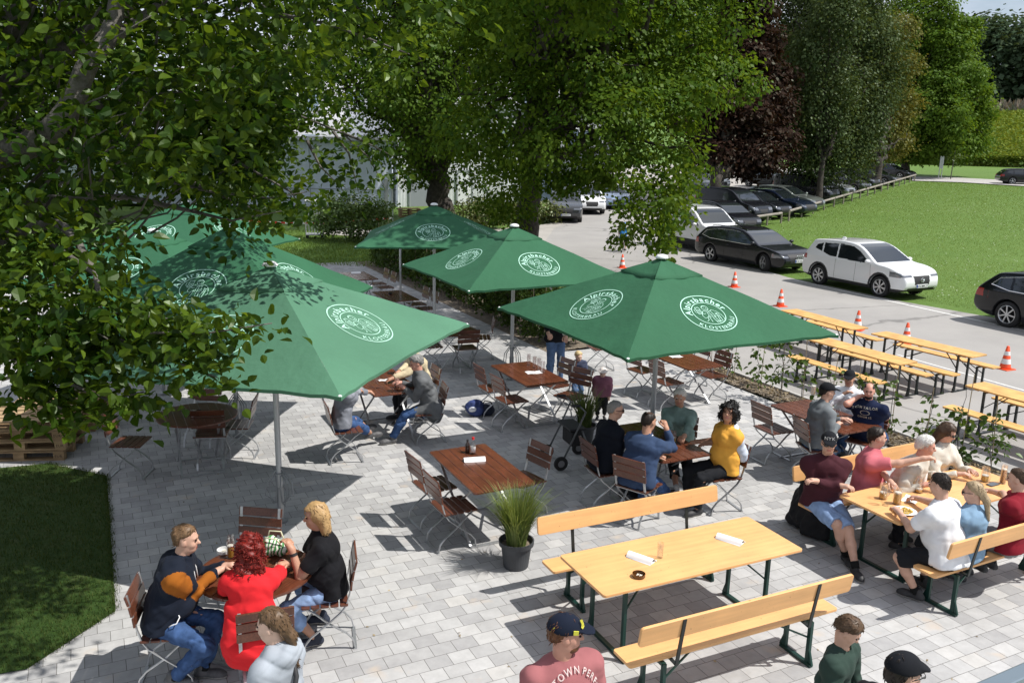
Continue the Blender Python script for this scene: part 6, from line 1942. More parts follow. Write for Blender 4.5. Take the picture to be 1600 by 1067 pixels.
# white wing to the right of the corner, facing the road
t = thing('white_workshop', 'white corrugated workshop with doors seen between the dark trunks', 'workshop', c0 + np.array([.25, .6, 0]), math.radians(28))
m = MB(); m.box((8, 5, 3.2), (16, 10, 6.4)); m.build('wall', HALLW, t)
m = MB(); m.box((8, 5, 6.5), (16.6, 10.6, .22)); m.build('roof', M('hall_roof', (.66, .66, .67), .6), t)
for x, w_, h, mt in ((1.6, 1.5, 2.3, M('door_grey', (.26, .28, .31), .5)), (4.6, 1.0, 2.2, M('door_white', (.70, .71, .73), .5)), (10.2, 2.6, 3.0, M('door_blue', (.40, .48, .62), .4))):
    m = MB(); m.box((x, -.03, h/2), (w_, .08, h)); d_ = m.build('door', mt, t)
    m = MB(); m.box((x, -.06, h + .05), (w_ + .2, .1, .1)); m.box((x - w_/2 - .05, -.06, h/2), (.1, .1, h)); m.box((x + w_/2 + .05, -.06, h/2), (.1, .1, h)); m.build('door_frame', FRAME, d_)
for x in (3.0, 7.2, 13.2):
    m = MB(); m.box((x, -.02, 4.4), (1.6, .08, 1.2)); w2 = m.build('window', M('pane', (.25, .32, .40), .08, spec=.8), t)
    m = MB(); m.box((x, -.05, 3.78), (1.8, .12, .08)); m.box((x, -.05, 5.02), (1.8, .12, .08)); m.box((x, -.05, 4.4), (.06, .1, 1.2)); m.build('window_frame', M('door_white', (.70, .71, .73), .5), w2)
# taller white building behind
t = thing('white_building', 'tall white building showing through gaps in the trees', 'building', c0 + np.array([-16, 16, 0]), math.radians(10))
m = MB(); m.box((14, 8, 5.5), (34, 16, 11)); m.build('wall', M('render_white', (.78, .78, .78), .8, var=(.6, .06)), t)
m = MB(); m.box((14, 8, 11.15), (34.8, 16.8, .3)); m.build('roof', M('hall_roof', (.66, .66, .67), .6), t)
for r_ in range(2):
    for i in range(9):
        m = MB(); m.box((0 + i*3.6, -.02, 3.6 + r_*3.4), (1.3, .08, 1.5)); w2 = m.build('window', M('pane', (.25, .32, .40), .08, spec=.8), t)
        m = MB(); m.box((i*3.6, -.06, 2.8 + r_*3.4), (1.5, .14, .08)); m.build('sill', FRAME, w2)
# ------------------------------------------------------------------ yard things on the left
PAL = M('pallet_wood', (.36, .25, .135), .8, var=(5, .25), grain=(0, 40, .25))
PALD = M('pallet_wood_old', (.29, .195, .105), .85, var=(5, .3), grain=(0, 40, .3))
def pallet(label, p, yaw, z, group, mat_, stamp=True):
    t = thing('wooden_pallet', label, 'pallet', (p[0], p[1], z), yaw, group)
    m = MB()
    for i in range(5): m.box((0, -.35 + i*.175, .133), (1.2, .12 if i % 2 else .145, .022))
    m.build('top_board', mat_, t, bevel=.003)
    m = MB()
    for x in (-.53, 0, .53): m.box((x, 0, .111), (.145, .8, .022))
    m.build('stringer_board', mat_, t)
    for x in (-.53, 0, .53):
        for y in (-.35, 0, .35):
            m = MB(); m.box((x, y, .061), (.145, .10, .078)); bk = m.build('block', mat_, t, bevel=.004)
            if stamp and y < 0 and x != 0:
                v2, f2 = text_flat('EUR', .052, .01); v3 = np.stack([x + v2[:, 0], np.full(len(v2), y - .0515), .045 + v2[:, 1]], 1); link('stamp', mesh_np('stamp', v3, f2, M('stamp_ink', (.05, .03, .02), .8)), bk)
    m = MB()
    for y in (-.35, 0, .35): m.box((0, y, .011), (1.2, .10, .022))
    m.build('bottom_board', mat_, t)
    return t
pp = at(93, 722, 0); py = math.radians(8)
ctr = pp + np.array([-.62, .42, 0])
posn = ('bottom pallet', 'second pallet from the bottom', 'third pallet from the bottom', 'top pallet')
for i in range(4):
    pallet(posn[i] + ' of the stack beside the shaded lawn', ctr + np.array([RNG.normal()*.012, RNG.normal()*.012, 0]), py + RNG.normal()*.012, i*.146, 'stacked wooden pallets by the lawn', PAL if i % 2 else PALD)
for i in range(3):
    pallet(('lowest', 'middle', 'uppermost')[i] + ' pallet of the stack behind the front pallets', ctr + np.array([-.15, 1.15, 0]) + np.array([RNG.normal()*.015, RNG.normal()*.015, 0]), py + .02 + RNG.normal()*.01, i*.146 , 'stacked wooden pallets by the lawn', PALD)
for i in range(4):
    q = gnd(640, 338); pallet(('lowest', 'second', 'third', 'topmost')[i] + ' pallet of the far stack by the white wall', q, .25 + RNG.normal()*.02, i*.146, 'far pallets by the hall', PAL, False)
# roll cage trolley leaning by the shrub
q = gnd(492, 372)
t = thing('roll_cage', 'grey steel roll cage standing left of the round shrub', 'roll cage', q, .2)
m = MB(); m.box((0, 0, .18), (.8, .7, .04)); m.build('base', GALV, t)
for sy in (-1, 1):
    m = MB(); m.tube([(-.38, sy*.33, .18), (-.38, sy*.33, 1.65), (.38, sy*.33, 1.65), (.38, sy*.33, .18)], .016, 8)
    for i in range(5): m.tube([(-.25 + i*.125, sy*.33, .2), (-.25 + i*.125, sy*.33, 1.64)], .008, 6)
    for z in (.6, 1.1): m.tube([(-.38, sy*.33, z), (.38, sy*.33, z)], .008, 6)
    m.build('side_grille', GALV, t)
for sx in (-1, 1):
    for sy in (-1, 1):
        m = MB(); m.tube([(sx*.33, sy*.28 - .02, .07), (sx*.33, sy*.28 + .02, .07)], .065, 14); m.build('castor', RUBBER, t)
m = MB(); m.box((.05, 0, 1.68), (.85, .75, .03)); m.build('lid_board', M('door_white', (.70, .71, .73), .5), t)
# barrier tape on posts
q0, q1 = gnd(408, 352), gnd(612, 356)
t = thing('barrier_tape', 'red and white striped barrier tape stretched across the back lawn', 'barrier tape', (q0[0], q0[1], 0))
RED = M('tape_red', (.55, .03, .02), .5); WHT = M('tape_white', (.78, .77, .75), .5)
a0 = atd(340, 341, float(q0[1])); a1 = atd(612, 341, float(q1[1])); n = 44; m = MB()
for i in range(n):
    f0, f1 = i/n, (i + 1)/n
    s0 = a0 + (a1 - a0)*f0 - [0, 0, .25*math.sin(PI*f0)]; s1 = a0 + (a1 - a0)*f1 - [0, 0, .25*math.sin(PI*f1)]
    o = np.array([q0[0], q0[1], 0])
    m.add([s0 - o - [0, 0, .045], s1 - o - [0, 0, .045], s1 - o + [0, 0, .045], s0 - o + [0, 0, .045]], [(0, 1, 2, 3)], i % 2)
m.build('tape', [RED, WHT], t)
for nm, (u, v, v2, lab) in {'a': (614, 345, 292, 'thin grey steel pole holding the striped tape by the shrub'), 'b': (626, 470, 385, 'slim grey pole standing below the dark shaded parasol'), 'c': (340, 352, 318, 'short grey pole at the left end of the striped tape')}.items():
    p = gnd(u, v); tp = atd(u, v2, float(p[1]))
    t = thing('metal_pole', lab, 'pole', p); m = MB(); m.tube([(0, 0, 0), (0, 0, tp[2])], .03, 10); m.build('tube', GALV, t); m = MB(); m.ball((0, 0, tp[2]), .034, 10, 6); m.build('end_cap', BLACKPL, t)
# signs at the far junction
for u, v, v2, lab in ((1468, 281, 244, 'grey board sign on two posts by the far road'),):
    p = gnd(u, v); tp = atd(u, v2, float(p[1]))[2] - p[2]
    t = thing('road_sign', lab, 'sign', p, math.radians(70))
    for s_ in (-1, 1): m = MB(); m.tube([(0, s_*.12, 0), (0, s_*.12, tp)], .04, 8); m.build('post', GALV, t)
    m = MB(); m.box((0, 0, tp*.72), (.06, .34, tp*.5)); m.build('board', M('sign_back', (.34, .38, .36), .6), t)
p = gnd(1485, 281); tp = atd(1489, 235, float(p[1]))[2] - p[2]
t = thing('sapling', 'lone thin young tree by the far road', 'tree', p); m = MB(); m.tube([(0, 0, 0), (.05, 0, tp*.5), (.1, 0, tp)], [.05, .04, .02], 6); link('trunk', m.mesh('trunk', BARK), t)
V, F, rnd = leaf_cloud(np.array([(.1 + RNG.normal()*.4, RNG.normal()*.4, tp*.75 + RNG.normal()*.5) for i in range(26)]), rv(26), 8, .35, .2, 'quad'); link('crown', mesh_np('crown', V, F, LEAF_S, rnd=rnd), t)
# ------------------------------------------------------------------ post and rail fence
WOODF = M('fence_wood', (.27, .235, .195), .85, var=(4, .3), grain=(2, 20, .3))
WOODL = M('fence_rail', (.25, .225, .195), .8, var=(4, .25))
def fence(label, a, b, npost, hgt, ra, rb):
    t = thing('post_and_rail_fence', label, 'fence', a)
    a = np.asarray(a); b = np.asarray(b)
    for i in range(npost):
        f = (i + ra)/(npost - 1 + ra + rb); p = a + (b - a)*f; p[2] = terr(p[0], p[1]); q = p - a
        m = MB(); m.tube([q, q + [0, 0, hgt]], .055, 8); m.build('post', WOODF, t)
    m = MB(); k = max(2, npost//2)
    for i in range(k):
        p = a + (b - a)*(i/k); q = a + (b - a)*((i + 1)/k - .004)
        p[2] = terr(p[0], p[1]); q[2] = terr(q[0], q[1])
        m.tube([p - a + [0, 0, hgt], q - a + [0, 0, hgt]], .075, 8)
    m.build('rail', WOODL, t)
    return t
fence('short pale piece of rail fence in front of the black cars', gnd(1168, 357), gnd(1220, 349), 3, .55, .3, .0)
fence('long wooden post and rail fence between lawn and parked cars', gnd(1232, 346), gnd(1430, 283), 17, .58, 0, .2)
# ================================================================== vehicles in place
PW = M('paint_white', (.78, .79, .80), .22, coat=.9, spec=.5)
PB = M('paint_black', (.006, .007, .010), .25, coat=.55, spec=.3)
PN = M('paint_navy', (.007, .012, .028), .25, coat=.6, spec=.3)
PG = M('paint_graphite', (.045, .048, .052), .25, .4, coat=1.0)
PS = M('paint_silver', (.34, .36, .355), .28, .6, coat=.9)
PSG = M('paint_silvergreen', (.25, .28, .26), .28, .6, coat=.9)
HEAD = math.radians(-63.7)
def on_slope(p, yaw):
    e = .8; f = np.array([math.cos(yaw), math.sin(yaw)])
    return -math.atan2(float(terr(p[0] + f[0]*e, p[1] + f[1]*e) - terr(p[0] - f[0]*e, p[1] - f[1]*e)), 2*e)
def put_car(label, kind, ru, rv_, fu, fv_, yaw, paint, **k):
    """ru.. = rear near-side wheel contact, fu.. = front near-side wheel contact"""
    T = TYPES[kind]; a = at(ru, rv_); b = at(fu, fv_); mid = (a + b)/2
    side = np.array([-math.sin(yaw), math.cos(yaw), 0])
    return car('parked_car', label, kind, mid + side*(T['W']/2 - .12), yaw, paint, **k)
suv = put_car('white SUV parked beside the lawn with its front towards us', 'suv', 1277, 443, 1374, 466, HEAD, PW, vox=.021, spokes=7, double=True, plate='KN MM 27', steer=0)
wag = put_car('shiny black estate car parked behind the white SUV', 'wagon', 1109, 407, 1195, 426, math.radians(-60.5), PB, vox=.023, spokes=5, double=True, plate='KN HA 68', chrome=True, steer=-.35)
van = put_car('white delivery van parked behind the black estate car', 'van', 1028, 379, 1112, 400, math.radians(-64), PW, vox=.026, spokes=6, plate=None)
# near-side right wheel of the wagon at the right edge
q = at(1573, 511); side = np.array([-math.sin(HEAD), math.cos(HEAD), 0])
car('parked_car', 'black estate car cut by the right picture edge', 'wagon', q + side*.82 + np.array([math.cos(HEAD), math.sin(HEAD), 0])*1.465, HEAD, PB, vox=.023, spokes=7, chrome=True)
q = gnd(1586, 289)
car('parked_car', 'distant black estate car on the far road at the right edge', 'wagon', q + np.array([1.3, .5, 0]), math.radians(-12), PB, vox=.04, spokes=5)
suv.scale = (.93, .93, .93); wag.scale = (.97, .97, .97)
# emblems on the two fronts
m = MB(); 
for i in range(4): m.tube([(2.425, -.155 + i*.103 + .058*math.cos(a_), .62 + .058*math.sin(a_)) for a_ in np.linspace(0, 2*PI, 20)], .008, 5)
m.build('badge', CHROME, wag, smooth=True)
m = MB(); m.tube([(2.275, .085*math.cos(a_), .66 + .062*math.sin(a_)) for a_ in np.linspace(0, 2*PI, 24)], .009, 5)
m.tube([(2.278, -.07, .70), (2.28, -.035, .675), (2.28, 0, .632), (2.28, .035, .675), (2.278, .07, .70)], .009, 5); m.build('badge', CHROME, suv, smooth=True)
m = MB(); m.ball((-1.15, 0, 1.66), (.10, .025, .055), 10, 6); m.build('roof_fin', PW, suv, smooth=True)
for sy in (-1, 1):
    m = MB(); m.tube([(-1.9, sy*.62, 1.86), (-1.6, sy*.63, 1.90), (.0, sy*.63, 1.91), (.3, sy*.62, 1.86)], .025, 6); m.build('roof_rail', BLACKPL, van)
    m = MB(); m.tube([(-1.75, sy*.60, 1.43), (-1.5, sy*.60, 1.475), (-.1, sy*.59, 1.475), (.2, sy*.58, 1.43)], .018, 6); m.build('roof_rail', CHROME, wag)
CG = 'cars parked under the trees'
def row(label, kind, u, v, yaw, paint, **k):
    p = gnd(u, v); y = math.radians(yaw); return car('parked_car', label, kind, p - np.array([math.cos(y), math.sin(y), 0])*1.9 + [0, 0, .035], y, paint, vox=.042, group=CG, pitch=on_slope(p, y), **k)
row('black car right behind the white delivery van', 'hatch', 1168, 366, -62, PB)
row('black people carrier with pale sticker on its side behind the van', 'van', 1185, 350, -52, PB)
row('black car with round headlights nearest the pale rail piece', 'hatch', 1222, 343, -48, PB)
row('dark navy car behind the start of the long fence', 'wagon', 1254, 338, -46, PN)
row('silver green car behind the navy car under the birch', 'wagon', 1268, 330, -44, PSG)
row('black van with red tail light beside the birch trunk', 'van', 1296, 318, -44, PB)
row('silver hatchback in the middle of the fence row', 'hatch', 1326, 310, -44, PS)
row('graphite car right of the silver hatchback', 'hatch', 1352, 302, -44, PG)
row('black SUV between graphite car and grey saloon', 'suv', 1362, 297, -44, PB)
row('grey saloon under the olive tree at the fence end', 'wagon', 1395, 290, -46, PG)
row('black car beside the bright tree trunk at the fence end', 'wagon', 1418, 281, -46, PB)
row('dark car deep in the car park left of the copper beech', 'hatch', 1092, 302, -120, PG)
row('silver car deep in the car park behind the copper beech', 'hatch', 1128, 297, -60, PS)
row('dark grey car deep in the car park behind the birch', 'suv', 1230, 296, -50, PG)
p = gnd(886, 350); y = math.radians(-92)
car('parked_car', 'dark grey pickup-like car half hidden by leaves left of the lane', 'suv', p + np.array([0, 2.3, 0]), y, PG, vox=.035, plate='KN P 417')
p = gnd(924, 337); car('parked_car', 'white car behind the dark grey car left of the lane', 'suv', p + np.array([-.2, 2.4, 0]), math.radians(-84), PW, vox=.035)
p = gnd(958, 329); car('parked_car', 'light blue car behind the white car left of the lane', 'hatch', p + np.array([0, 2.2, 0]), math.radians(-80), M('paint_blue', (.20, .27, .38), .25, .4, coat=1), vox=.035, plate='KN B 92')

# ================================================================== furniture in place
def tz(p, z): return np.array([p[0], p[1], z])
LA = GA - PI/2            # long axis of the brown tables
T3c = at(750, 729, .76); T3 = rect_table('brown slatted table with bottle and menu, nearest the grass pot', T3c, LA)
T4c = np.array([-2.0, 13.05, 0]); rect_table('brown slatted table of the couple under the front parasol', T4c, LA)
T5c = at(826, 583, .76); rect_table('brown slatted table with empty glasses, standing by the children', T5c, LA)
T6c = at(1071, 562, .76) + EY*.1; rect_table('brown slatted table beside the hedge with white paper on it', T6c, LA)
T7c = (np.array([1.8, 9.79, 0]) + np.array([2.54, 10.1, 0]))/2 + EY*.70; rect_table('brown slatted table of the four people in the parasol shade', T7c, LA)
T8c = at(1300, 647, .76) - EX*.15; rect_table('brown slatted table of three men by the hedge', T8c, LA)
T9a = at(559, 431, .76); rect_table('farthest shaded table with a folded menu, by the dark hedge', T9a, LA)
T9b = at(617, 462, .76); rect_table('second shaded table by the dark hedge, an ashtray on it', T9b, LA)
R1 = at(399, 892, .76); round_table('round table of the man, red haired woman and blonde woman', R1, 1.2, .50)
R2 = at(308, 647, .76); round_table('empty dark round table in the tree shade with one menu', R2, LA, .53)
R3 = at(706, 516, .76); round_table('dark round table just behind the right tip of the front parasol', R3, .4, .5)

def ch(label, c, dx, dy, yaw): # relative to the paving grid
    p = c + EX*dx + EY*dy; return chair(label, p, yaw)
gE, gW, gN, gS = math.degrees(GA), math.degrees(GA) + 180, math.degrees(GA) + 90, math.degrees(GA) - 90
chair_px('empty chair, left one of two facing the bottle table', 677, 757, gE + 4)
chair_px('empty chair, right one of two facing the bottle table', 707, 790, gE + 2)
ch('single empty chair on the rollator side of the bottle table', T3c, .64, .12, gW + 12)
ch('empty chair across the round table, only its back visible', R1, .10, .86, -97)
chair_px('empty chair left of the shaded round table', 203, 690, 2)
chair_px('empty chair in front of the shaded round table, seen from behind', 331, 676, 100)
chair_px('empty chair right of the shaded round table, half in sun', 371, 663, 186)
ch('sunlit orange chair behind the shaded round table', R2, .15, .95, -95)
chair_px('empty chair, farther one left of the glasses table', 770, 606, gE)
chair_px('empty chair, nearer one left of the glasses table', 798, 624, gE + 3)
chair_px('empty chair, farther one right of the glasses table', 868, 600, gW + 10)
chair_px('empty chair beside the toddlers right of the glasses table', 893, 618, gW + 22)
chair_px('empty chair, farther one left of the paper table', 1003, 578, gE + 8)
chair_px('empty chair, nearer one left of the paper table, lit orange seat', 1042, 596, gE + 2)
chair_px('empty chair, nearer one on the hedge side of the paper table', 1112, 585, gW + 2)
chair_px('empty chair, farther one on the hedge side of the paper table', 1082, 566, gW + 2)
chair_px('empty chair between the woman in orange and the hedge', 1208, 670, gE - 2)
for (c, n) in ((T9a, 'farthest shaded table'), (T9b, 'second shaded table')):
    for dx, dy, yy, w_ in ((.68, -.32, gW, 'nearer chair on the hedge side of the '), (.68, .32, gW, 'farther chair on the hedge side of the '), (-.68, -.3, gE, 'nearer chair on the left side of the ')):
        ch(w_ + n, c, dx, dy, yy)
chair_px('chair in front of the dark round table behind the parasol tip', 727, 543, 110)
chair_px('chair right of the dark round table behind the parasol tip', 752, 527, 185)
chair_px('chair left of the dark round table, behind the parasol tip', 672, 540, 20)
chair_px('lone chair standing behind the children near the hedge', 938, 543, 200)

# foreground beer set
BY = .445; bx = np.array([math.cos(BY), math.sin(BY), 0]); by = np.array([-math.sin(BY), math.cos(BY), 0]); B1 = np.array([1.643, 7.443, 0])
BG, BT = 'orange beer benches with backrest', 'orange beer tables'
beer_table('empty orange beer table with two menus in the foreground', B1, BY, .80, group=BT)
beer_bench('orange bench nearest to us, its backrest facing the camera', B1 + by*-.838 + bx*-.093, BY, -1, group=BG)
beer_bench('orange bench behind the empty foreground table', B1 + by*.751 + bx*.069, BY, 1, group=BG)
# right-hand beer set
Y2 = math.radians(27); cx2 = np.array([math.cos(Y2), math.sin(Y2), 0]); cy2 = np.array([-math.sin(Y2), math.cos(Y2), 0])
B2 = (at(1316, 773, .77) + at(1400, 818, .77))/2 + cx2*1.1; B2[2] = 0
beer_table('orange beer table of the seven people at the right', B2, Y2, .80, group=BT)
beer_bench('orange bench behind the crowded table, three men and a woman on it', B2 + cy2*.80 - cx2*.05, Y2, 1, group=BG)
nb2 = at(1436, 874, .475); near2 = B2 + cy2*-.82 - cx2*.12
beer_bench('orange bench of the man in white with backs towards us', near2, Y2, -1, group=BG)
# beer sets on the road beyond the hedge
RT, RB = 'narrow beer tables on the road', 'narrow beer benches on the road'
def road_set(name, c, yaw, n=2):
    ax = np.array([-math.sin(yaw), math.cos(yaw), 0])
    beer_table('narrow beer table on the road, ' + name, c, yaw, .50, ORANGE2, RT, DBLACK)
    beer_bench('beer bench on the patio side, ' + name, c - ax*.62 , yaw, 0, ORANGE2, RB, DBLACK)
    if n > 1: beer_bench('beer bench on the traffic side, ' + name, c + ax*.62, yaw, 0, ORANGE2, RB, DBLACK)
ry = HEAD
c1 = (at(1225, 478, .77) + at(1357, 520, .77))/2; c1[2] = 0
road_set('under the right parasol tip', c1 - EX*.02, math.radians(-66))
c2 = at(1350, 550, .77); c2 = (at(1283, 528, .77) + at(1402, 567, .77))/2; c2[2] = 0
road_set('directly behind the man in the white polo', c2 + EX*.05, math.radians(-62))
c3 = (at(1374, 519, .77) + at(1535, 555, .77))/2; c3[2] = 0
road_set('beside two cones in the middle of the road', c3 - EX*.05, math.radians(-60))
c4 = at(1527, 600, .77) + np.array([math.cos(math.radians(-62)), math.sin(math.radians(-62)), 0])*1.05; c4[2] = 0
road_set('cut by the right picture edge', c4, math.radians(-62))
for lab, (u, v) in (('cone far up the road left of the right parasol cap', (972, 419)), ('cone just above the right slope of the sunlit parasol', (1147, 449)), ('cone at the end of the table under the parasol tip', (1219, 479)), ('cone next to the bench end in front of the SUV', (1339, 516)), ('cone behind the middle road table', (1415, 537)), ('nearest cone, alone on the road at the right', (1570, 577))):
    cone_(lab, at(u, v))

# ================================================================== small things on the tables
menu_tent('folded white menu beside the empty tumbler on the orange table', at(1002, 873, .77), BY - 1.1)
menu_tent('folded white menu near the far right end of the orange table', at(1141, 844, .77), BY - 1.1)
ashtray('brown glass ashtray on the near corner of the orange table', at(998, 901, .77), r=.058)
tumbler('empty tumbler on the empty orange table', at(1031, 871, .77))
menu_tent('folded white menu on the bottle table', at(741, 719, .762), .24)
pb_ = at(739, 709, .762)
t = thing('sauce_bottle', 'small clear bottle with red cap beside the menu', 'bottle', pb_)
m = MB(); m.lathe([(.030, 0), (.032, .01), (.032, .12), (.014, .165), (.014, .19)], 18); m.build('bottle', glass_mat('glass'), t, smooth=True)
m = MB(); m.lathe([(.016, .185), (.016, .215), (0, .217)], 14); m.build('cap', M('red_cap', (.62, .03, .03), .4), t)
m = MB(); m.lathe([(.0325, .03), (.0325, .10)], 18, close=True); m.f = m.f[1:]; m.m = m.m[1:]; m.build('label', M('label_white', (.7, .7, .68), .6), t, smooth=True)
t = thing('sauce_bottle', 'small dark brown bottle left of the clear one', 'bottle', pb_ + np.array([-.07, .05, 0]))
m = MB(); m.lathe([(.026, 0), (.028, .01), (.028, .10), (.013, .13), (.013, .15)], 18); m.build('bottle', M('brown_glass', (.03, .012, .006), .08, coat=.6), t, smooth=True)
m = MB(); m.lathe([(.015, .147), (.015, .165), (0, .166)], 14); m.build('cap', BLACKPL, t)
flat_sheet('white paper with napkins on the glasses table', at(834, 582, .762), .3, .26, .17)
for i, (u, v, lab) in enumerate(((826, 571, 'tall empty glass, leftmost of those on the glasses table'), (835, 575, 'tall empty glass, second on the glasses table'), (842, 578, 'tall empty glass next to the paper, third on the glasses table'), (848, 582, 'tall empty glass, nearest on the glasses table'))): tumbler(lab, at(u, v, .762), .20, .034)
flat_sheet('white paper on the table by the hedge', at(1056, 557, .762), .3, .22, .16)
flat_sheet('menu sheet on the shaded round table', at(310, 643, .762), .05, .24, .10)
ashtray('black ashtray on the menu of the shaded round table', at(311, 645, .768), M('black_dish', (.012, .012, .012), .4), .04)
menu_tent('folded menu on the farthest shaded table', at(556, 427, .762), .3); ashtray('ashtray on the second shaded table', at(610, 460, .762), M('black_dish', (.012, .012, .012), .4), .05)
flat_sheet('menu sheet on the dark round table behind the parasol tip', at(715, 513, .762), .2, .22, .12)
# group at the front-left round table
ashtray('white ceramic ashtray on the left round table', at(350, 863, .762), M('ceramic', (.74, .74, .72), .25), .062)
beer_mug('beer glass with foam left of the red haired woman', at(361, 871, .762), .65, False, (.50, .25, .02), True, .17, .036)
tumbler('clear glass behind the beer glass on the left round table', at(362, 862, .762), .16, .034)
pbag = at(428, 858, .80)
t = thing('handbag', 'green and white striped cloth bag on the left round table', 'bag', at(428, 866, .764))
F_ = Field((-.2, -.14, 0), (.2, .14, .24), .009); F_.ell((0, 0, .07), (.15, .095, .085), None, .02); F_.noise(.02, 40, 4); F_.plane((0, 0, -1), -.003); V, Fq = F_.mesh()
bagm = bpy.data.materials.new('striped_cloth'); bagm.use_nodes = True
_n = bagm.node_tree; _b = _n.nodes['Principled BSDF']; _w = _n.nodes.new('ShaderNodeTexWave'); _w.inputs['Scale'].default_value = 9; _w.inputs['Distortion'].default_value = 9; _r = _n.nodes.new('ShaderNodeValToRGB')
_r.color_ramp.elements[0].position = .42; _r.color_ramp.elements[0].color = (.05, .22, .06, 1); _r.color_ramp.elements[1].position = .5; _r.color_ramp.elements[1].color = (.72, .72, .62, 1)
_tc = _n.nodes.new('ShaderNodeTexCoord'); _n.links.new(_tc.outputs['Object'], _w.inputs['Vector']); _n.links.new(_w.outputs['Fac'], _r.inputs['Fac']); _n.links.new(_r.outputs[0], _b.inputs['Base Color']); _b.inputs['Roughness'].default_value = .8
link('bag_body', mesh_np('bag_body', V, Fq, bagm, smooth=True), t)
for s_ in (-1, 1): m = MB(); m.tube([(-.07, s_*.05, .12), (-.05, s_*.07, .2), (.05, s_*.08, .19), (.09, s_*.05, .11)], .007, 6); m.build('handle', M('bag_handle', (.62, .58, .40), .8), t, smooth=True)
# parasol couple
beer_mug('dark beer mug in front of the grey haired man', at(620, 606, .762), .45, True, (.05, .015, .006), False, .16, .042, 2)
wine_glass('small stemmed glass near the parasol edge', at(590, 606, .762)); flat_sheet('white napkin of the couple under the parasol', at(599, 594, .762), .4, .16, .1)
# four people
beer_mug('half full beer mug on the table of the four', at(1051, 692, .762), .38, True, (.66, .40, .03), True, .16, .042, 1.2)
beer_mug('second mug behind the hand of the man in blue', at(1046, 684, .762), .2, True, (.6, .35, .03), False, .16, .042, 2.6)
# three men
beer_mug('beer mug of the man in the grey jacket', at(1306, 656, .762), .45, True, (.66, .38, .03), True, .16, .043, -.6)
wine_glass('wine glass in front of the man in navy', at(1352, 659, .762)); flat_sheet('napkin under the mug of the three men', at(1300, 646, .762), .4, .17, .12)
beer_mug('amber beer mug at the far end of the three men table', at(1270, 617, .762), .8, False, (.55, .22, .02), True, .17, .04)
# crowded table
for lab, (u, v), fl_, br in (('beer mug standing nearest the man with crossed arms', (1379, 779), .35, (.70, .36, .03)), ('tall mug with a green crest between the two plates', (1401, 787), .7, (.70, .42, .03)), ('nearly empty mug in front of the pointing man', (1435, 769), .15, (.7, .45, .05)), ('big foamy mug near the man in dark red', (1538, 752), .35, (.66, .5, .25))):
    beer_mug(lab, at(u, v, .77), fl_, True, br, True, .175, .045, RNG.uniform(0, 6))
wine_glass('clear stemmed glass beside the tall mug', at(1383, 789, .77)); tumbler('clear tumbler beside the head of the man in white', at(1456, 770, .77))
beer_mug('tall wheat beer glass held by the man in dark red', at(1566, 755, .77), .75, False, (.34, .11, .012), True, .22, .036)
flat_sheet('pale sheet under the hand of the man in white', at(1423, 780, .77), .9, .22, .15, 'menu_sheet', 'menu')
t = thing('plate_of_food', 'white plate of yellow food beside the man in white', 'plate', at(1413, 800, .77))
m = MB(); m.lathe([(.06, 0), (.11, .012), (.125, .02), (.118, .022), (.06, .008), (0, .008)], 28, close=True); m.build('plate', M('ceramic', (.74, .74, .72), .25), t, smooth=True)
m = MB()
for i in range(60):
    a_ = RNG.uniform(0, 6.28); r_ = .085*math.sqrt(RNG.random()); m.ball((r_*math.cos(a_), r_*math.sin(a_), .014 + .03*RNG.random()*(1 - r_/.1)), RNG.uniform(.007, .014), 6, 4)
m.build('noodles', M('noodle', (.62, .42, .09), .5), t, smooth=True)
t = thing('phone', 'dark phone lying by the big foamy mug', 'phone', at(1551, 757, .772), .5); m = MB(); m.box((0, 0, .004), (.15, .075, .008)); m.build('case', BLACKPL, t, bevel=.003); m = MB(); m.box((0, 0, .0085), (.14, .068, .001)); m.build('screen', CGLASS, t)

# ================================================================== pots, rollator, bags, jacket
def pot(label, p, r=.175, h=.30, n=420, gh=.62, col=((.100, .165, .036), (.270, .320, .105))):
    t = thing('potted_grass', label, 'potted plant', p)
    m = MB(); m.lathe([(r*.72, 0), (r*.76, .012), (r*.93, h - .055), (r*1.06, h - .05), (r*1.08, h), (r*1.0, h), (r*.95, h - .05), (r*.93, h - .07)], 32, close=True); m.build('pot', M('grey_pot', (.050, .053, .058), .6, var=(8, .2)), t, smooth=False)
    m = MB(); m.lathe([(r*.93, h - .055), (0, h - .045)], 24, close=True); m.build('soil', SOIL, t)
    V = []; F = []; rnd = []
    for i in range(n):
        a = RNG.uniform(0, 2*PI); r0 = r*.6*math.sqrt(RNG.random()); b = np.array([r0*math.cos(a), r0*math.sin(a), h - .05])
        out = RNG.uniform(.12, .62)*(.5 + r0/r); d = np.array([math.cos(a + RNG.normal()*.5), math.sin(a + RNG.normal()*.5), 0]); L_ = gh*RNG.uniform(.6, 1.15); s_ = np.array([-d[1], d[0], 0])
        n0 = len(V); K = 6
        for k in range(K + 1):
            f = k/K; c = b + d*out*L_*f**1.9 + np.array([0, 0, 1])*L_*(f - .42*out*f**2.4); w_ = .0048*(1 - f**2)*1.0 + .0006
            V += [c - s_*w_, c + s_*w_]
        for k in range(K): F.append((n0 + 2*k, n0 + 2*k + 1, n0 + 2*k + 3, n0 + 2*k + 2)); 
        rnd += [RNG.random()]*K
    link('grass', mesh_np('grass', np.array(V), F, leaf_mat('pot_grass' + ('2' if n < 400 else ''), col[0], col[1], .35), rnd=rnd), t)
    return t
pot('tall ornamental grass in a dark grey pot beside the orange bench', at(806, 884), .178, .31, 900, .66)
pot('darker potted grass standing behind the rollator', at(912, 690), .17, .28, 380, .62, ((.045, .075, .018), (.15, .20, .06)))
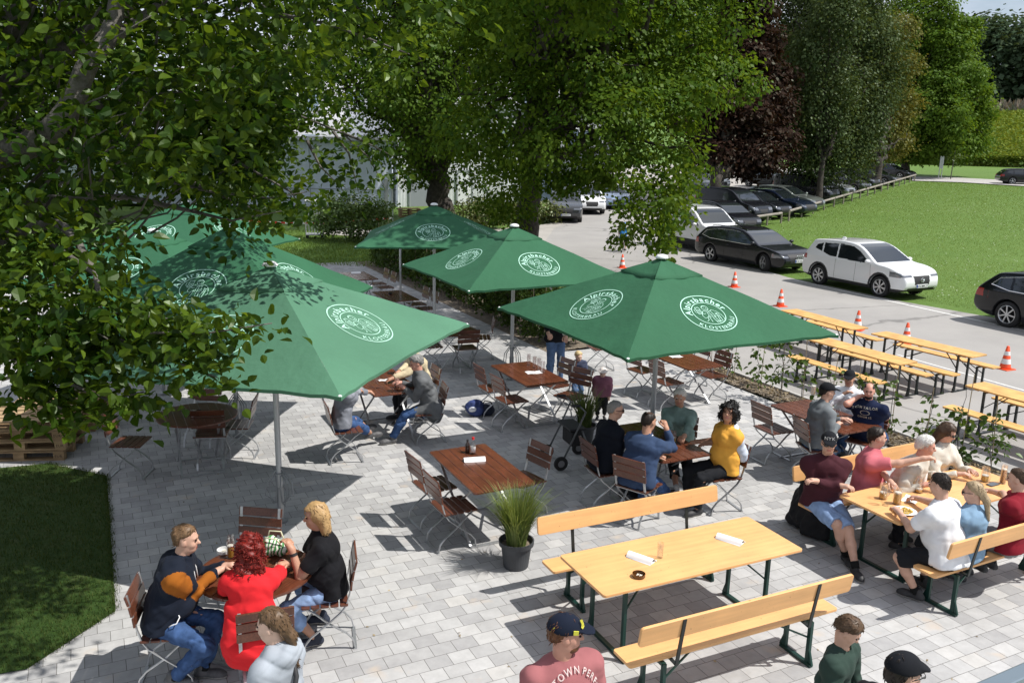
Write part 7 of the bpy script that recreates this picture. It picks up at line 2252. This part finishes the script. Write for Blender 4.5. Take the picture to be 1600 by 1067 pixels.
t = thing('rollator', 'folded walking frame with wheels beside the old man in the suit', 'rollator', at(888, 722), math.radians(20))
for s_ in (-1, 1):
    m = MB(); m.tube([(-.22, s_*.26, .1), (-.05, s_*.26, .45), (.12, s_*.26, .82), (.02, s_*.26, .92)], .014, 8); m.tube([(.26, s_*.26, .1), (.08, s_*.26, .55)], .014, 8); m.build('side_frame', M('rollator_steel', (.12, .125, .13), .4, .5), t, smooth=True)
    m = MB(); m.tube([(.03, s_*.26, .92), (-.10, s_*.26, .93)], .02, 8); m.build('grip', BLACKPL, t)
    for x in (-.23, .27):
        m = MB(); m.tube([(x, s_*.26 - .018, .10), (x, s_*.26 + .018, .10)], .10, 22); wq = m.build('wheel', RUBBER, t); m = MB(); m.tube([(x, s_*.26 - .021, .10), (x, s_*.26 + .021, .10)], .05, 14); m.build('hub', M('hub_grey', (.2, .2, .21), .5), wq)
m = MB(); m.box((.03, 0, .56), (.25, .46, .03)); m.build('seat', BLACKPL, t, bevel=.01)
m = MB(); m.box((.06, 0, .40), (.2, .36, .22)); m.build('bag', M('bag_black', (.018, .018, .02), .8, var=(10, .3)), t, bevel=.03)
def soft(label, name, cat, p, lo, hi, fn, mat_, yaw=0, vox=.010, parts=()):
    t = thing(name, label, cat, p, yaw); F = Field(lo, hi, vox); fn(F); V, Q = F.mesh(); link('cloth' if 'jacket' in name else 'bag_body', mesh_np(name, V, Q, mat_, smooth=True), t); return t
def bp_(F):
    F.ell((0, 0, .13), (.17, .12, .13), None, .02); F.ell((.02, -.08, .10), (.12, .07, .085), None, .03); F.noise(.018, 30, 3); F.plane((0, 0, -1), -.004)
t = soft('blue and white backpack lying on the paving', 'backpack', 'backpack', at(742, 648), (-.26, -.22, 0), (.26, .22, .3), bp_, M('bag_blue', (.030, .050, .16), .8, var=(8, .4)))
m = MB(); m.ball((-.03, -.135, .13), (.07, .03, .05), 12, 8); m.build('white_patch', M('patch_white', (.66, .68, .72), .7), t, smooth=True)
t2 = soft('dark blue bag lying right of the backpack', 'bag', 'bag', at(761, 648), (-.2, -.16, 0), (.2, .16, .24), lambda F: (F.ell((0, 0, .09), (.13, .10, .10), None, .02), F.noise(.02, 34, 8), F.plane((0, 0, -1), -.004)), M('bag_dark', (.012, .018, .035), .8))
m = MB(); m.tube([(-.1, 0, .15), (-.04, .02, .24), (.06, .02, .22), (.1, 0, .14)], .01, 6); m.build('strap', BLACKPL, t2, smooth=True)
def jk(F):
    F.cone((0, 0, .78), (.02, .04, .12), .10, .17, .04, lat=np.array([0, 1.0, 0]), f=1.5); F.cone((0, -.12, .80), (0, .14, .80), .06, .06, .04); F.cone((.02, -.2, .6), (.05, -.22, .08), .07, .055, .03); F.noise(.05, 16, 5); F.noise(.02, 40, 6); F.plane((0, 0, -1), -.03)
soft('black jacket hanging over the end of the crowded bench', 'hanging_jacket', 'jacket', at(1263, 832) , (-.3, -.42, .02), (.34, .42, 1.0), jk, M('jacket_black', (.010, .010, .012), .85, var=(8, .3)), .3, .014)
n_ = 230; P_ = np.stack([RNG.uniform(-6, 7, n_), RNG.uniform(5, 17, n_), np.full(n_, .006)], 1)
P_ = P_[((P_ @ EX) < 10.6) & ~in_poly(P_[:, :2], lawn_poly)]
V, F = quads(P_, rv(len(P_), (1, 1, .05)), rv(len(P_), (.25, .25, 1)), RNG.uniform(.012, .05, len(P_)), RNG.uniform(.01, .03, len(P_)))
tag(link('fallen_leaves', mesh_np('fallen_leaves', V, F, MATS['litter'], rnd=RNG.random(len(P_)))), kind='stuff')
# bar of the balcony rail just below the camera's right
p0 = atd(1500, 1103, 1.9); p1 = atd(1670, 1026, 2.25)
t = thing('balcony_railing', 'blurred grey balcony rail at the lower right corner', 'railing', (p0 + p1)/2)
c = (p0 + p1)/2; d = (p1 - p0)/np.linalg.norm(p1 - p0)
m = MB(); m.bar(-d*2.2, d*1.6, .05, .05); m.build('handrail', M('rail_blue', (.20, .25, .29), .35, .5), t, bevel=.006)
for f in (-1.9, -.9, .1, 1.1): m = MB(); m.bar(d*f - [0, 0, .02], d*f - [0, 0, 1.0], .02, .02); m.build('baluster', M('rail_blue', (.20, .25, .29), .35, .5), t)
m = MB(); m.bar(-d*2.2 - [0, 0, 1.0], d*1.6 - [0, 0, 1.0], .06, .05); m.build('bottom_rail', M('rail_blue', (.20, .25, .29), .35, .5), t)
# ================================================================== the people
HB = lambda n, c: hair_mat(n, c)
Hbrown, Hdark, Hgrey, Hwhite, Hblond, Hred, Hblack = HB('brown', (.055, .032, .018)), HB('dark', (.018, .012, .009)), HB('grey', (.24, .235, .225)), HB('white', (.62, .60, .56)), HB('blond', (.40, .255, .115)), HB('red', (.16, .012, .008)), HB('black', (.009, .008, .008))
NAVY = cloth('navy', (.011, .015, .026)); RUST = cloth('rust', (.30, .095, .012)); BLACKC = cloth('black', (.010, .010, .012)); REDC = cloth('red', (.64, .022, .028)); GREYH = cloth('grey_hoodie', (.33, .36, .40))
MAROON = cloth('maroon_tee', (.31, .115, .120)); DGRN = cloth('dark_green', (.030, .052, .042)); WHITEC = cloth('white', (.74, .75, .77)); DENIM = cloth('denim_shirt', (.20, .31, .43), var=.2); WINE = cloth('wine', (.20, .012, .022)); PINK = cloth('pink', (.52, .14, .165))
BEIGE = cloth('beige', (.50, .47, .41)); PLUM = cloth('plum', (.055, .016, .022)); SAGE = cloth('sage', (.18, .26, .23), var=.3); ORNG = cloth('orange', (.74, .37, .060)); BLUESW = cloth('blue_sweater', (.035, .058, .115)); GREYJ = cloth('grey_jacket', (.15, .165, .175), var=.2); NAVT = cloth('navy_tee', (.010, .016, .045)); SUIT = cloth('dark_suit', (.008, .010, .016)); ROSE = cloth('rose', (.22, .09, .13)); DKTR = cloth('dark_trousers', (.014, .015, .018))
SHOEG = M('shoe_grey', (.085, .085, .088), .6, var=(20, .3)); SHOEW = M('shoe_white', (.60, .60, .58), .6); CAPB = cloth('cap_black', (.010, .011, .014)); SOCKB = cloth('sock_black', (.012, .012, .012))

p1 = person('man in a navy hoodie with rust sleeves at the left round table', (291, 842), 10, lean=20, hl=(352, 884, .84), hr=(338, 893, .83), fr=(272, 1058, .08), fl=(318, 1045, .08), girth=1.12, belly=.04, head=(-4, 6, 0), top=NAVY, sleeve='long', sleeve_mat=(NAVY, RUST), bottom=JEANS, shoe=SHOEG, sock=SOCKB, hair='short', hairm=HB('sandy', (.16, .095, .05)), hood=True, vox=.0095, scale=1.03)
m = MB()
for s_ in (-1, 1):
    m.tube([p1['nb'] + [.07, s_*.04, -.02], p1['nb'] + [.10, s_*.045, -.09], p1['nb'] + [.11, s_*.04, -.18]], .005, 6)
m.tube([p1['P0'] + [.10, -.205, .02], p1['P0'] + [.13, -.235, .05], p1['P0'] + [.17, -.23, .06], p1['P0'] + [.19, -.20, .10], p1['P0'] + [.17, -.18, .13]], .005, 6)
m.build('drawstring', M('string_white', (.75, .75, .75), .7), p1['t'], smooth=True)
p2 = person('woman with curly red hair in a red coat, seen from behind', (391, 856), 97, lean=17, hl=(372, 893, .82), hr=(442, 880, .82), fl=(398, 1000, .08), fr=(420, 1004, .08), girth=.98, fem=True, top=REDC, sleeve='long', bottom=BLACKC, shoe=M('shoe_black', (.012, .012, .012), .4), hair='curlylong', hairm=Hred, coat=True, vox=.0095, skin='pale', head=(0, 8, 0), scale=.97)
p3 = person('blonde woman in a black T-shirt and rolled up jeans', (493, 806), 193, lean=10, hl=(456, 858, 1.00), hr=(447, 880, .88), fl=(492, 996, .08), fr=(502, 962, .08), girth=1.0, belly=.03, fem=True, top=BLACKC, sleeve='short', bottom=JEANS_L, hem='capri', shoe=M('shoe_navy', (.018, .024, .042), .6), hair='bob', hairm=Hblond, skin='tan', vox=.0095, head=(8, 4, 0), pl=(.1, .25, -1), pr=(-.2, -.4, -1), grip=.9, scale=.98)
m = MB(); W_ = p3['WL']; dd_ = p3['EL'] - p3['WL']; dd_ /= np.linalg.norm(dd_); m.tube([W_ + dd_*.035, W_ + dd_*.06], .035, 16); m.build('wristband', BLACKPL, p3['t'])
p4 = person('girl with a brown ponytail in a light grey hooded top, at the bottom edge', (424, 976), 160, stand=True, lean=2, fem=True, girth=.92, top=GREYH, sleeve='long', bottom=JEANS_M, hair='ponytail', hairm=HB('dkblond', (.105, .062, .032)), hood=True, skin='pale', vox=.0095, scale=.93, head=(14, 8, 0))
m = MB(); nb_, lt_ = p4['nb'], p4['lat']
m.tube([p4['chest'] + [.14, -.16, -.18], p4['SR']*.5 + nb_*.5 + [.05, 0, .075], p4['SR']*.45 + nb_*.55 + [-.05, 0, .065], p4['chest'] + [-.155, .02, -.02], p4['waist'] + [-.17, .16, -.05]], .017, 8)
m.build('shoulder_strap', BLACKPL, p4['t'], smooth=True)
p5 = person('man in a maroon T-shirt and navy cap looking right, at the bottom edge', (884, 990), -62, stand=True, lean=2, girth=1.12, top=MAROON, sleeve='short', bottom=JEANS, hair='short', hairm=HB('auburn', (.12, .048, .02)), cap=(cloth('cap_navy', (.009, .013, .026)), 'cap'), skin='red', vox=.0095, head=(66, 4, 0), beard=HB('auburn', (.12, .048, .02)), scale=1.0)
lab5 = 'man in a maroon T-shirt and navy cap looking right, at the bottom edge'
v1, f1 = text_arc('DOWNTOWN PERFORM', .052, .155, math.radians(90), .012); v1 = v1 - np.array([0, .155 - .10])
v2, f2 = ring2d(.052, .060, 30); v2 = v2 - np.array([0, .03])
VV = np.concatenate([v1, v2]); FF = list(f1) + [tuple(i + len(v1) for i in q) for q in f2]
link('chest_print', mesh_np('chest_print', on_front(p5, lab5, VV, .006, p5['chest'] + np.array([0, 0, -.01])), FF, M('print_pale', (.60, .50, .48), .8)), p5['t'])
m = MB(); hd = p5['hd']; YEL = M('print_yellow', (.62, .58, .06), .6)
m.tube([hd(.085, -.02, .118), hd(.095, -.03, .10), hd(.100, -.04, .085), hd(.09, -.055, .075)], .004, 5); m.tube([hd(.075, -.035, .122), hd(.088, -.045, .10), hd(.085, -.058, .082)], .004, 5)
m.tube([hd(-.085, -.062, .08), hd(-.10, -.055, .055), hd(-.105, -.045, .04)], .004, 5)
m.box(hd(.048, -.088, .062), (.03, .006, .026), p5['HM']); m.build('cap_embroidery', YEL, p5['cap'] if 'cap' in p5 else p5['t'])
p6 = person('boy in a dark green top looking down, at the bottom right', (1326, 985), -42, stand=True, lean=6, girth=.86, top=DGRN, sleeve='long', bottom=JEANS, hair='full', hairm=HB('midbrown', (.085, .05, .028)), vox=.0095, scale=.82, head=(10, 34, 0), skin='light', hl=(.24, .06, .86, 'l'), hr=(.24, -.06, .86, 'l'))
t = thing('drinking_cup', 'white cup held by the boy in dark green', 'cup', p6['org'] + p6['R'] @ np.array([.33, 0, .86])); m = MB(); m.lathe([(.03, 0), (.04, .11), (.036, .11), (.028, .008), (0, .008)], 20, close=True); m.build('cup', M('ceramic', (.74, .74, .72), .25), t, smooth=True)
p7 = person('person in a black hat and glasses cut by the bottom edge', (1412, 1052), 20, stand=True, lean=2, top=BLACKC, sleeve='long', bottom=JEANS, hair='short', hairm=Hdark, cap=(CAPB, 'flat'), glasses='clear', skin='light', vox=.0105, head=(-6, 4, 0))
# four at the shaded table
pA = person('old man in a dark suit and sunglasses at the table of four', (962, 640), 22, lean=14, hl=(975, 682, .82), hr=(972, 690, .82), girth=1.06, top=SUIT, sleeve='long', bottom=SUIT, hair='crop', hairm=Hgrey, glasses='sun', head=(-22, 6, 0), skin='light', neck_open=.01)
pB = person('balding man in a blue sweater resting his hand on his face', (1014, 658), 52, lean=20, hl=(1025, 714, .82), hr=(1041, 669, 1.12), fr=(1050, 772, .08), girth=1.14, belly=.03, top=BLUESW, sleeve='long', bottom=JEANS, hair='bald', hairm=Hdark, head=(-14, 10, 0), skin='tan', pr=(.4, -.35, -1), grip=1.2)
m = MB(); m.tube([pB['nb'] + np.array([.062*math.cos(a_), .072*math.sin(a_), .015]) for a_ in np.linspace(0, 2*PI, 18)], .018, 6); m.build('shirt_collar', WHITEC, pB['t'], smooth=True)
pC = person('white haired woman in a striped sage cardigan', (1062, 621), -112, lean=8, scale=.95, hl=(1066, 690, .82), hr=(1050, 688, .82), fl=(1078, 776, .08), fr=(1058, 779, .08), fem=True, girth=1.05, top=SAGE, sleeve='long', bottom=DKTR, hem='capri', shoe=SHOEW, hair='full', hairm=Hwhite, skin='tan', head=(4, 6, 0))
pD = person('woman in an orange T-shirt with a pale sweater over her shoulders', (1139, 645), 198, lean=-2, hl=(1096, 694, .72), hr=(1088, 690, .72), fem=True, girth=1.12, belly=.02, top=ORNG, sleeve='short', bottom=DKTR, hair='curly', hairm=Hblack, skin='tan', head=(44, -14, 0))
C = Field(pD['chest'] - .42, pD['chest'] + .36, .011)
nb_ = pD['nb']
C.cone(nb_ + [-.04, .06, -.01], pD['SL'] + [-.02, .0, .03], .045, .055, .03); C.cone(pD['SL'] + [-.02, 0, .02], pD['chest'] + [-.12, .14, -.22], .06, .085, .03); C.cone(nb_ + [-.05, .02, -.01], pD['chest'] + [-.13, 0, -.10], .05, .09, .04)
C.cone(pD['SL'] + [.02, -.02, .03], pD['chest'] + [.13, .02, -.06], .035, .030, .03); C.cone(pD['chest'] + [.13, .02, -.06], pD['chest'] + [.15, -.02, -.20], .032, .026, .03); C.noise(.012, 40, 3)
V, F = C.mesh(); link('shoulder_sweater', mesh_np('shoulder_sweater', V, F, cloth('pale_blue', (.56, .61, .70)), smooth=True), pD['t'])
m = MB()
# three men
pE = person('man in a grey jacket and black cap at the table by the hedge', (1293, 612), 10, lean=12, hl=(1316, 655, .82), hr=(1308, 664, .82), fr=(1310, 716, .08), fl=(1325, 712, .08), top=GREYJ, sleeve='long', bottom=JEANS_M, hair='short', hairm=Hdark, cap=(CAPB, 'cap'), head=(-8, 4, 0), girth=1.05)
pF = person('man in a white polo shirt and dark cap behind the table', (1327, 591), 222, lean=10, scale=.95, hl=(1335, 632, .84), hr=(.19, -.02, .98, 'l'), top=WHITEC, sleeve='long', bottom=JEANS, hair='short', hairm=Hdark, cap=(CAPB, 'cap'), head=(20, 4, 0), girth=1.12, skin='tan', pr=(-.1, -.9, -.4), belly=.03)
m = MB()
for s_, S_, E_ in ((1, pF['SL'], pF['EL']), (-1, pF['SR'], pF['ER'])):
    for o in (-.016, 0, .016): m.tube([S_ + [o, s_*.03, .066], S_*.6 + E_*.4 + [o, s_*.055, .03], S_*.15 + E_*.85 + [o, s_*.052, .03]], .0045, 5)
m.build('sleeve_stripes', NAVY, pF['t'], smooth=True)
pG = person('man in a navy printed T-shirt resting his cheek on his fist', (1358, 611), 232, lean=12, scale=.95, hl=(1384, 660, .66), hr=(.15, -.13, 1.10, 'l'), fl=(1396, 690, .08), fr=(1376, 698, .08), top=NAVT, sleeve='short', bottom=JEANS, hair='bald', hairm=Hdark, head=(14, 2, 0), girth=1.15, belly=.03, skin='red', pl=(-.2, .9, -.2), pr=(.3, -.6, -1), grip=1.3, beard=Hdark)
labG = 'man in a navy printed T-shirt resting his cheek on his fist'
vt, ft = text_flat('TOM TAILOR', .048, .012); v3_, f3_ = text_flat('DENIM 62', .040, .010); v4_, f4_ = ring2d(.040, .047, 24, 1.4, .7)
VV = np.concatenate([vt + [0, .045], v4_ + [0, -.01], v3_ + [0, -.085]]); FF = list(ft) + [tuple(i + len(vt) for i in q) for q in f4_] + [tuple(i + len(vt) + len(v4_) for i in q) for q in f3_]
link('chest_print', mesh_np('chest_print', on_front(pG, labG, VV, .006), FF, M('print_sand', (.45, .43, .36), .8)), pG['t'])
# the crowded beer table
pH = person('man in a plum jacket, black cap and sunglasses with crossed arms', (1295, 692), -100, seat=.475, lean=0, hl=(.25, -.13, .90, 'l'), hr=(.23, .14, .86, 'l'), fl=(1337, 888, .08), fr=(1322, 868, .08), top=PLUM, sleeve='long', bottom=JEANS_L, hem='short', hair='short', hairm=Hdark, cap=(CAPB, 'cap'), glasses='sun', girth=1.1, belly=.02, head=(-6, 2, 0), skin='light', pl=(.15, .45, -1), pr=(.15, -.45, -1), knee=((.6, .3, 1), (.6, -.2, 1)), sock=SOCKB, neck_open=.02)
m = MB(); hd = pH['hd']; v2, f2 = text_flat('NYK', .055, .012)
v3 = np.array([hd(.098 - .4*abs(a)*.6, a, .075 + b) for a, b in v2]); link('cap_lettering', mesh_np('cap_lettering', v3 + pH['HM'][:, 0]*.012, f2, M('print_pale2', (.62, .62, .60), .7)), pH['t'])
C = Field(pH['chest'] - .3, pH['chest'] + .3, .011); C.ell(pH['waist'] + [.075, 0, .08], (.085, .075, .24), None, .02); V, F = C.mesh(); link('undershirt', mesh_np('undershirt', V, F, cloth('moss', (.055, .062, .045)), smooth=True), pH['t'])
pI = person('man in a pink T-shirt pointing to the right', (1371, 683), -22, seat=.475, lean=6, hr=(1444, 716, 1.16), hl=(1400, 766, .82), top=PINK, sleeve='short', bottom=DKTR, hair='short', hairm=Hdark, head=(16, 2, 0), girth=1.12, belly=.03, skin='light', pr=(.1, -.4, -1), grip=.8)
pJ = person('white haired man in a beige cardigan looking right', (1447, 697), -38, seat=.475, lean=22, hl=(1462, 742, .84), hr=(1440, 758, .84), top=BEIGE, sleeve='long', bottom=DKTR, hair='full', hairm=Hwhite, head=(14, 8, 0), girth=1.12, skin='red')
C = Field(pJ['chest'] - .3, pJ['chest'] + .3, .011); C.ell(pJ['chest'] + [.075, 0, -.06], (.085, .07, .2), None, .02); V, F = C.mesh(); link('undershirt', mesh_np('undershirt', V, F, WHITEC, smooth=True), pJ['t'])
pK = person('brown haired woman in a cream jacket behind the white haired man', (1480, 676), -60, seat=.475, lean=10, fem=True, top=cloth('cream', (.56, .53, .46)), sleeve='long', bottom=DKTR, hair='bob', hairm=Hbrown, head=(10, 18, 0), glasses='sun', skin='light', scale=.96)
pL = person('heavy man in a white T-shirt and dark shorts with his back to us', (1468, 757), 128, seat=.475, lean=16, hl=(1405, 800, .84), hr=(1432, 778, .84), fl=(1432, 926, .08), fr=(.30, -.22, .08, 'l'), top=WHITEC, sleeve='short', bottom=DKTR, hem='short', hair='short', hairm=Hdark, head=(4, 14, 0), girth=1.22, belly=.05, skin='light', knee=((.8, .5, 1), (.6, -.2, 1)), sock=SOCKB)
pM = person('blonde woman with a long ponytail in a denim shirt', (1520, 769), 118, seat=.475, lean=2, fem=True, top=DENIM, sleeve='long', bottom=BLACKC, hair='ponytail', hairm=HB('ashblond', (.34, .255, .155)), head=(28, 12, 0), glasses='sun', girth=.98, scale=.91, fl=(1545, 888, .08), fr=(1560, 884, .08))
pN = person('man in a dark red T-shirt lifting a wheat beer', (1590, 748), 134, seat=.475, lean=1, scale=.97, hl=(1562, 752, .90), hr=(1545, 766, .84), top=WINE, sleeve='short', bottom=cloth('grey_shorts', (.20, .20, .205)), hem='short', hair='crop', hairm=Hbrown, head=(6, 6, 0), girth=1.12, skin='light')
# under the front parasol
pO = person('grey haired man in a grey coat bending over his mug', (650, 567), 197, lean=20, hl=(632, 606, .83), hr=(626, 598, .83), fl=(612, 685, .08), fr=(664, 652, .08), top=cloth('tweed', (.12, .125, .13), var=.25), sleeve='long', bottom=JEANS, hair='full', hairm=Hgrey, head=(10, 16, 0), coat=True, skin='red', shoe=SHOEG)
pP = person('woman in jeans hidden behind the edge of the front parasol', (545, 585), 22, lean=10, hl=(575, 612, .82), hr=(572, 606, .82), fl=(588, 668, .08), fr=(592, 680, .08), top=cloth('grey_pattern', (.20, .21, .24), var=.4), sleeve='long', bottom=JEANS, hem='capri', fem=True, hair='bob', hairm=Hbrown, skin='tan', shoe=SHOEG)
pQ = person('person in a beige jacket across the table under the parasol', (645, 541), 206, lean=16, hl=(612, 592, .83), hr=(608, 596, .83), top=cloth('sand', (.52, .44, .29)), sleeve='long', bottom=DKTR, hair='short', hairm=Hgrey, skin='tan')
# children and a standing man by the glasses table
pR = person('adult in a dark jacket and jeans standing behind the children', (872, 468), -70, stand=True, lean=3, top=BLACKC, sleeve='long', bottom=JEANS_M, hair='short', hairm=Hdark, girth=1.08, hl=(884, 535, .92), hr=(858, 545, .90), shoe=SHOEG)
pS = person('blond toddler in a dark patterned jacket between the chairs', (904, 557), -80, stand=True, lean=8, scale=.54, girth=1.15, top=cloth('kid_navy', (.05, .06, .10), var=.5), sleeve='long', bottom=JEANS_M, hair='full', hairm=HB('palblond', (.55, .42, .22)), head=(10, 14, 0), skin='pale', vox=.010)
pU = person('small child in a pink top and a white sun hat', (942, 582), -95, stand=True, lean=4, scale=.50, girth=1.15, top=ROSE, sleeve='long', bottom=DKTR, hair='short', hairm=Hbrown, cap=(cloth('sunhat', (.66, .60, .56)), 'hat'), head=(0, 10, 0), skin='pale', vox=.010)
# cyclist on the lane
pV = person('child cyclist in a blue helmet riding up the lane behind the leaves', (976, 352), 74, stand=False, seat=.58, scale=.72, lean=28, top=cloth('cyc_blue', (.03, .16, .42)), sleeve='short', bottom=BLACKC, hem='short', hair='short', hairm=Hdark, cap=(M('helmet_blue', (.02, .14, .50), .3), 'dome'), hl=(.40, .16, .73, 'l'), hr=(.40, -.16, .73, 'l'), fl=(.07, .08, .27, 'l'), fr=(.12, -.08, .12, 'l'), vox=.014)
t = thing('bicycle', 'bicycle ridden by the person in the blue helmet', 'bicycle', pV['org'] + pV['R'] @ np.array([.09, 0, 0]), math.radians(74))
t.scale = (.72, .72, .72)
BK = M('bike_frame', (.10, .02, .02), .3, coat=.5)
m = MB(); m.tube([(-.02, 0, .28), (-.18, 0, .80), (.38, 0, .82), (-.02, 0, .28)], .017, 8); m.tube([(-.02, 0, .28), (-.52, 0, .34)], .012, 6); m.tube([(-.17, 0, .74), (-.52, 0, .34)], .010, 6); m.tube([(.37, 0, .86), (.53, 0, .34)], .014, 8); m.build('frame', BK, t, smooth=True)
for x in (-.52, .53):
    wq = None; m = MB(); m.tube([(x + .34*math.cos(a_), 0, .345 + .34*math.sin(a_)) for a_ in np.linspace(0, 2*PI, 40)], .018, 8); wq = m.build('wheel', RUBBER, t, smooth=True)
    m = MB()
    for k in range(14): a_ = 2*PI*k/14; m.tube([(x, .015*(-1)**k, .345), (x + .33*math.cos(a_), 0, .345 + .33*math.sin(a_))], .002, 4)
    m.build('spokes', GALV, wq)
m = MB(); m.tube([(.30, .28, .98), (.38, .12, .98), (.38, -.12, .98), (.30, -.28, .98)], .013, 8); m.tube([(.37, 0, .84), (.38, 0, .98)], .013, 8); m.build('handlebar', BLACKPL, t, smooth=True)
m = MB(); m.ball((-.20, 0, .85), (.13, .07, .03), 12, 6); m.build('saddle', BLACKPL, t, smooth=True)

# every sitter's chair stands under them
def seat_chair(label, q, turn=0, side=0.0):
    c = q['org'] + q['R'] @ np.array([.06, side, 0]); chair(label, c, math.degrees(math.atan2(q['R'][1, 0], q['R'][0, 0])) + turn)
seat_chair('chair of the man in the navy and orange hoodie', p1)
seat_chair('chair under the woman in red, its back towards us', p2, 14, -.10)
seat_chair('chair of the blonde woman in black', p3)
seat_chair('chair of the grey haired man under the front parasol', pO)
seat_chair('chair of the woman in jeans under the front parasol', pP)
seat_chair('chair across the couple, hidden by the parasol', pQ)
seat_chair('chair of the old man in the dark suit', pA)
seat_chair('chair of the man in the blue sweater', pB)
seat_chair('chair of the white haired woman in green', pC)
seat_chair('chair of the woman in orange', pD)
seat_chair('chair of the man in the grey jacket with black cap', pE)
seat_chair('chair of the man in the white polo shirt', pF)
seat_chair('chair of the man in the navy T-shirt', pG)
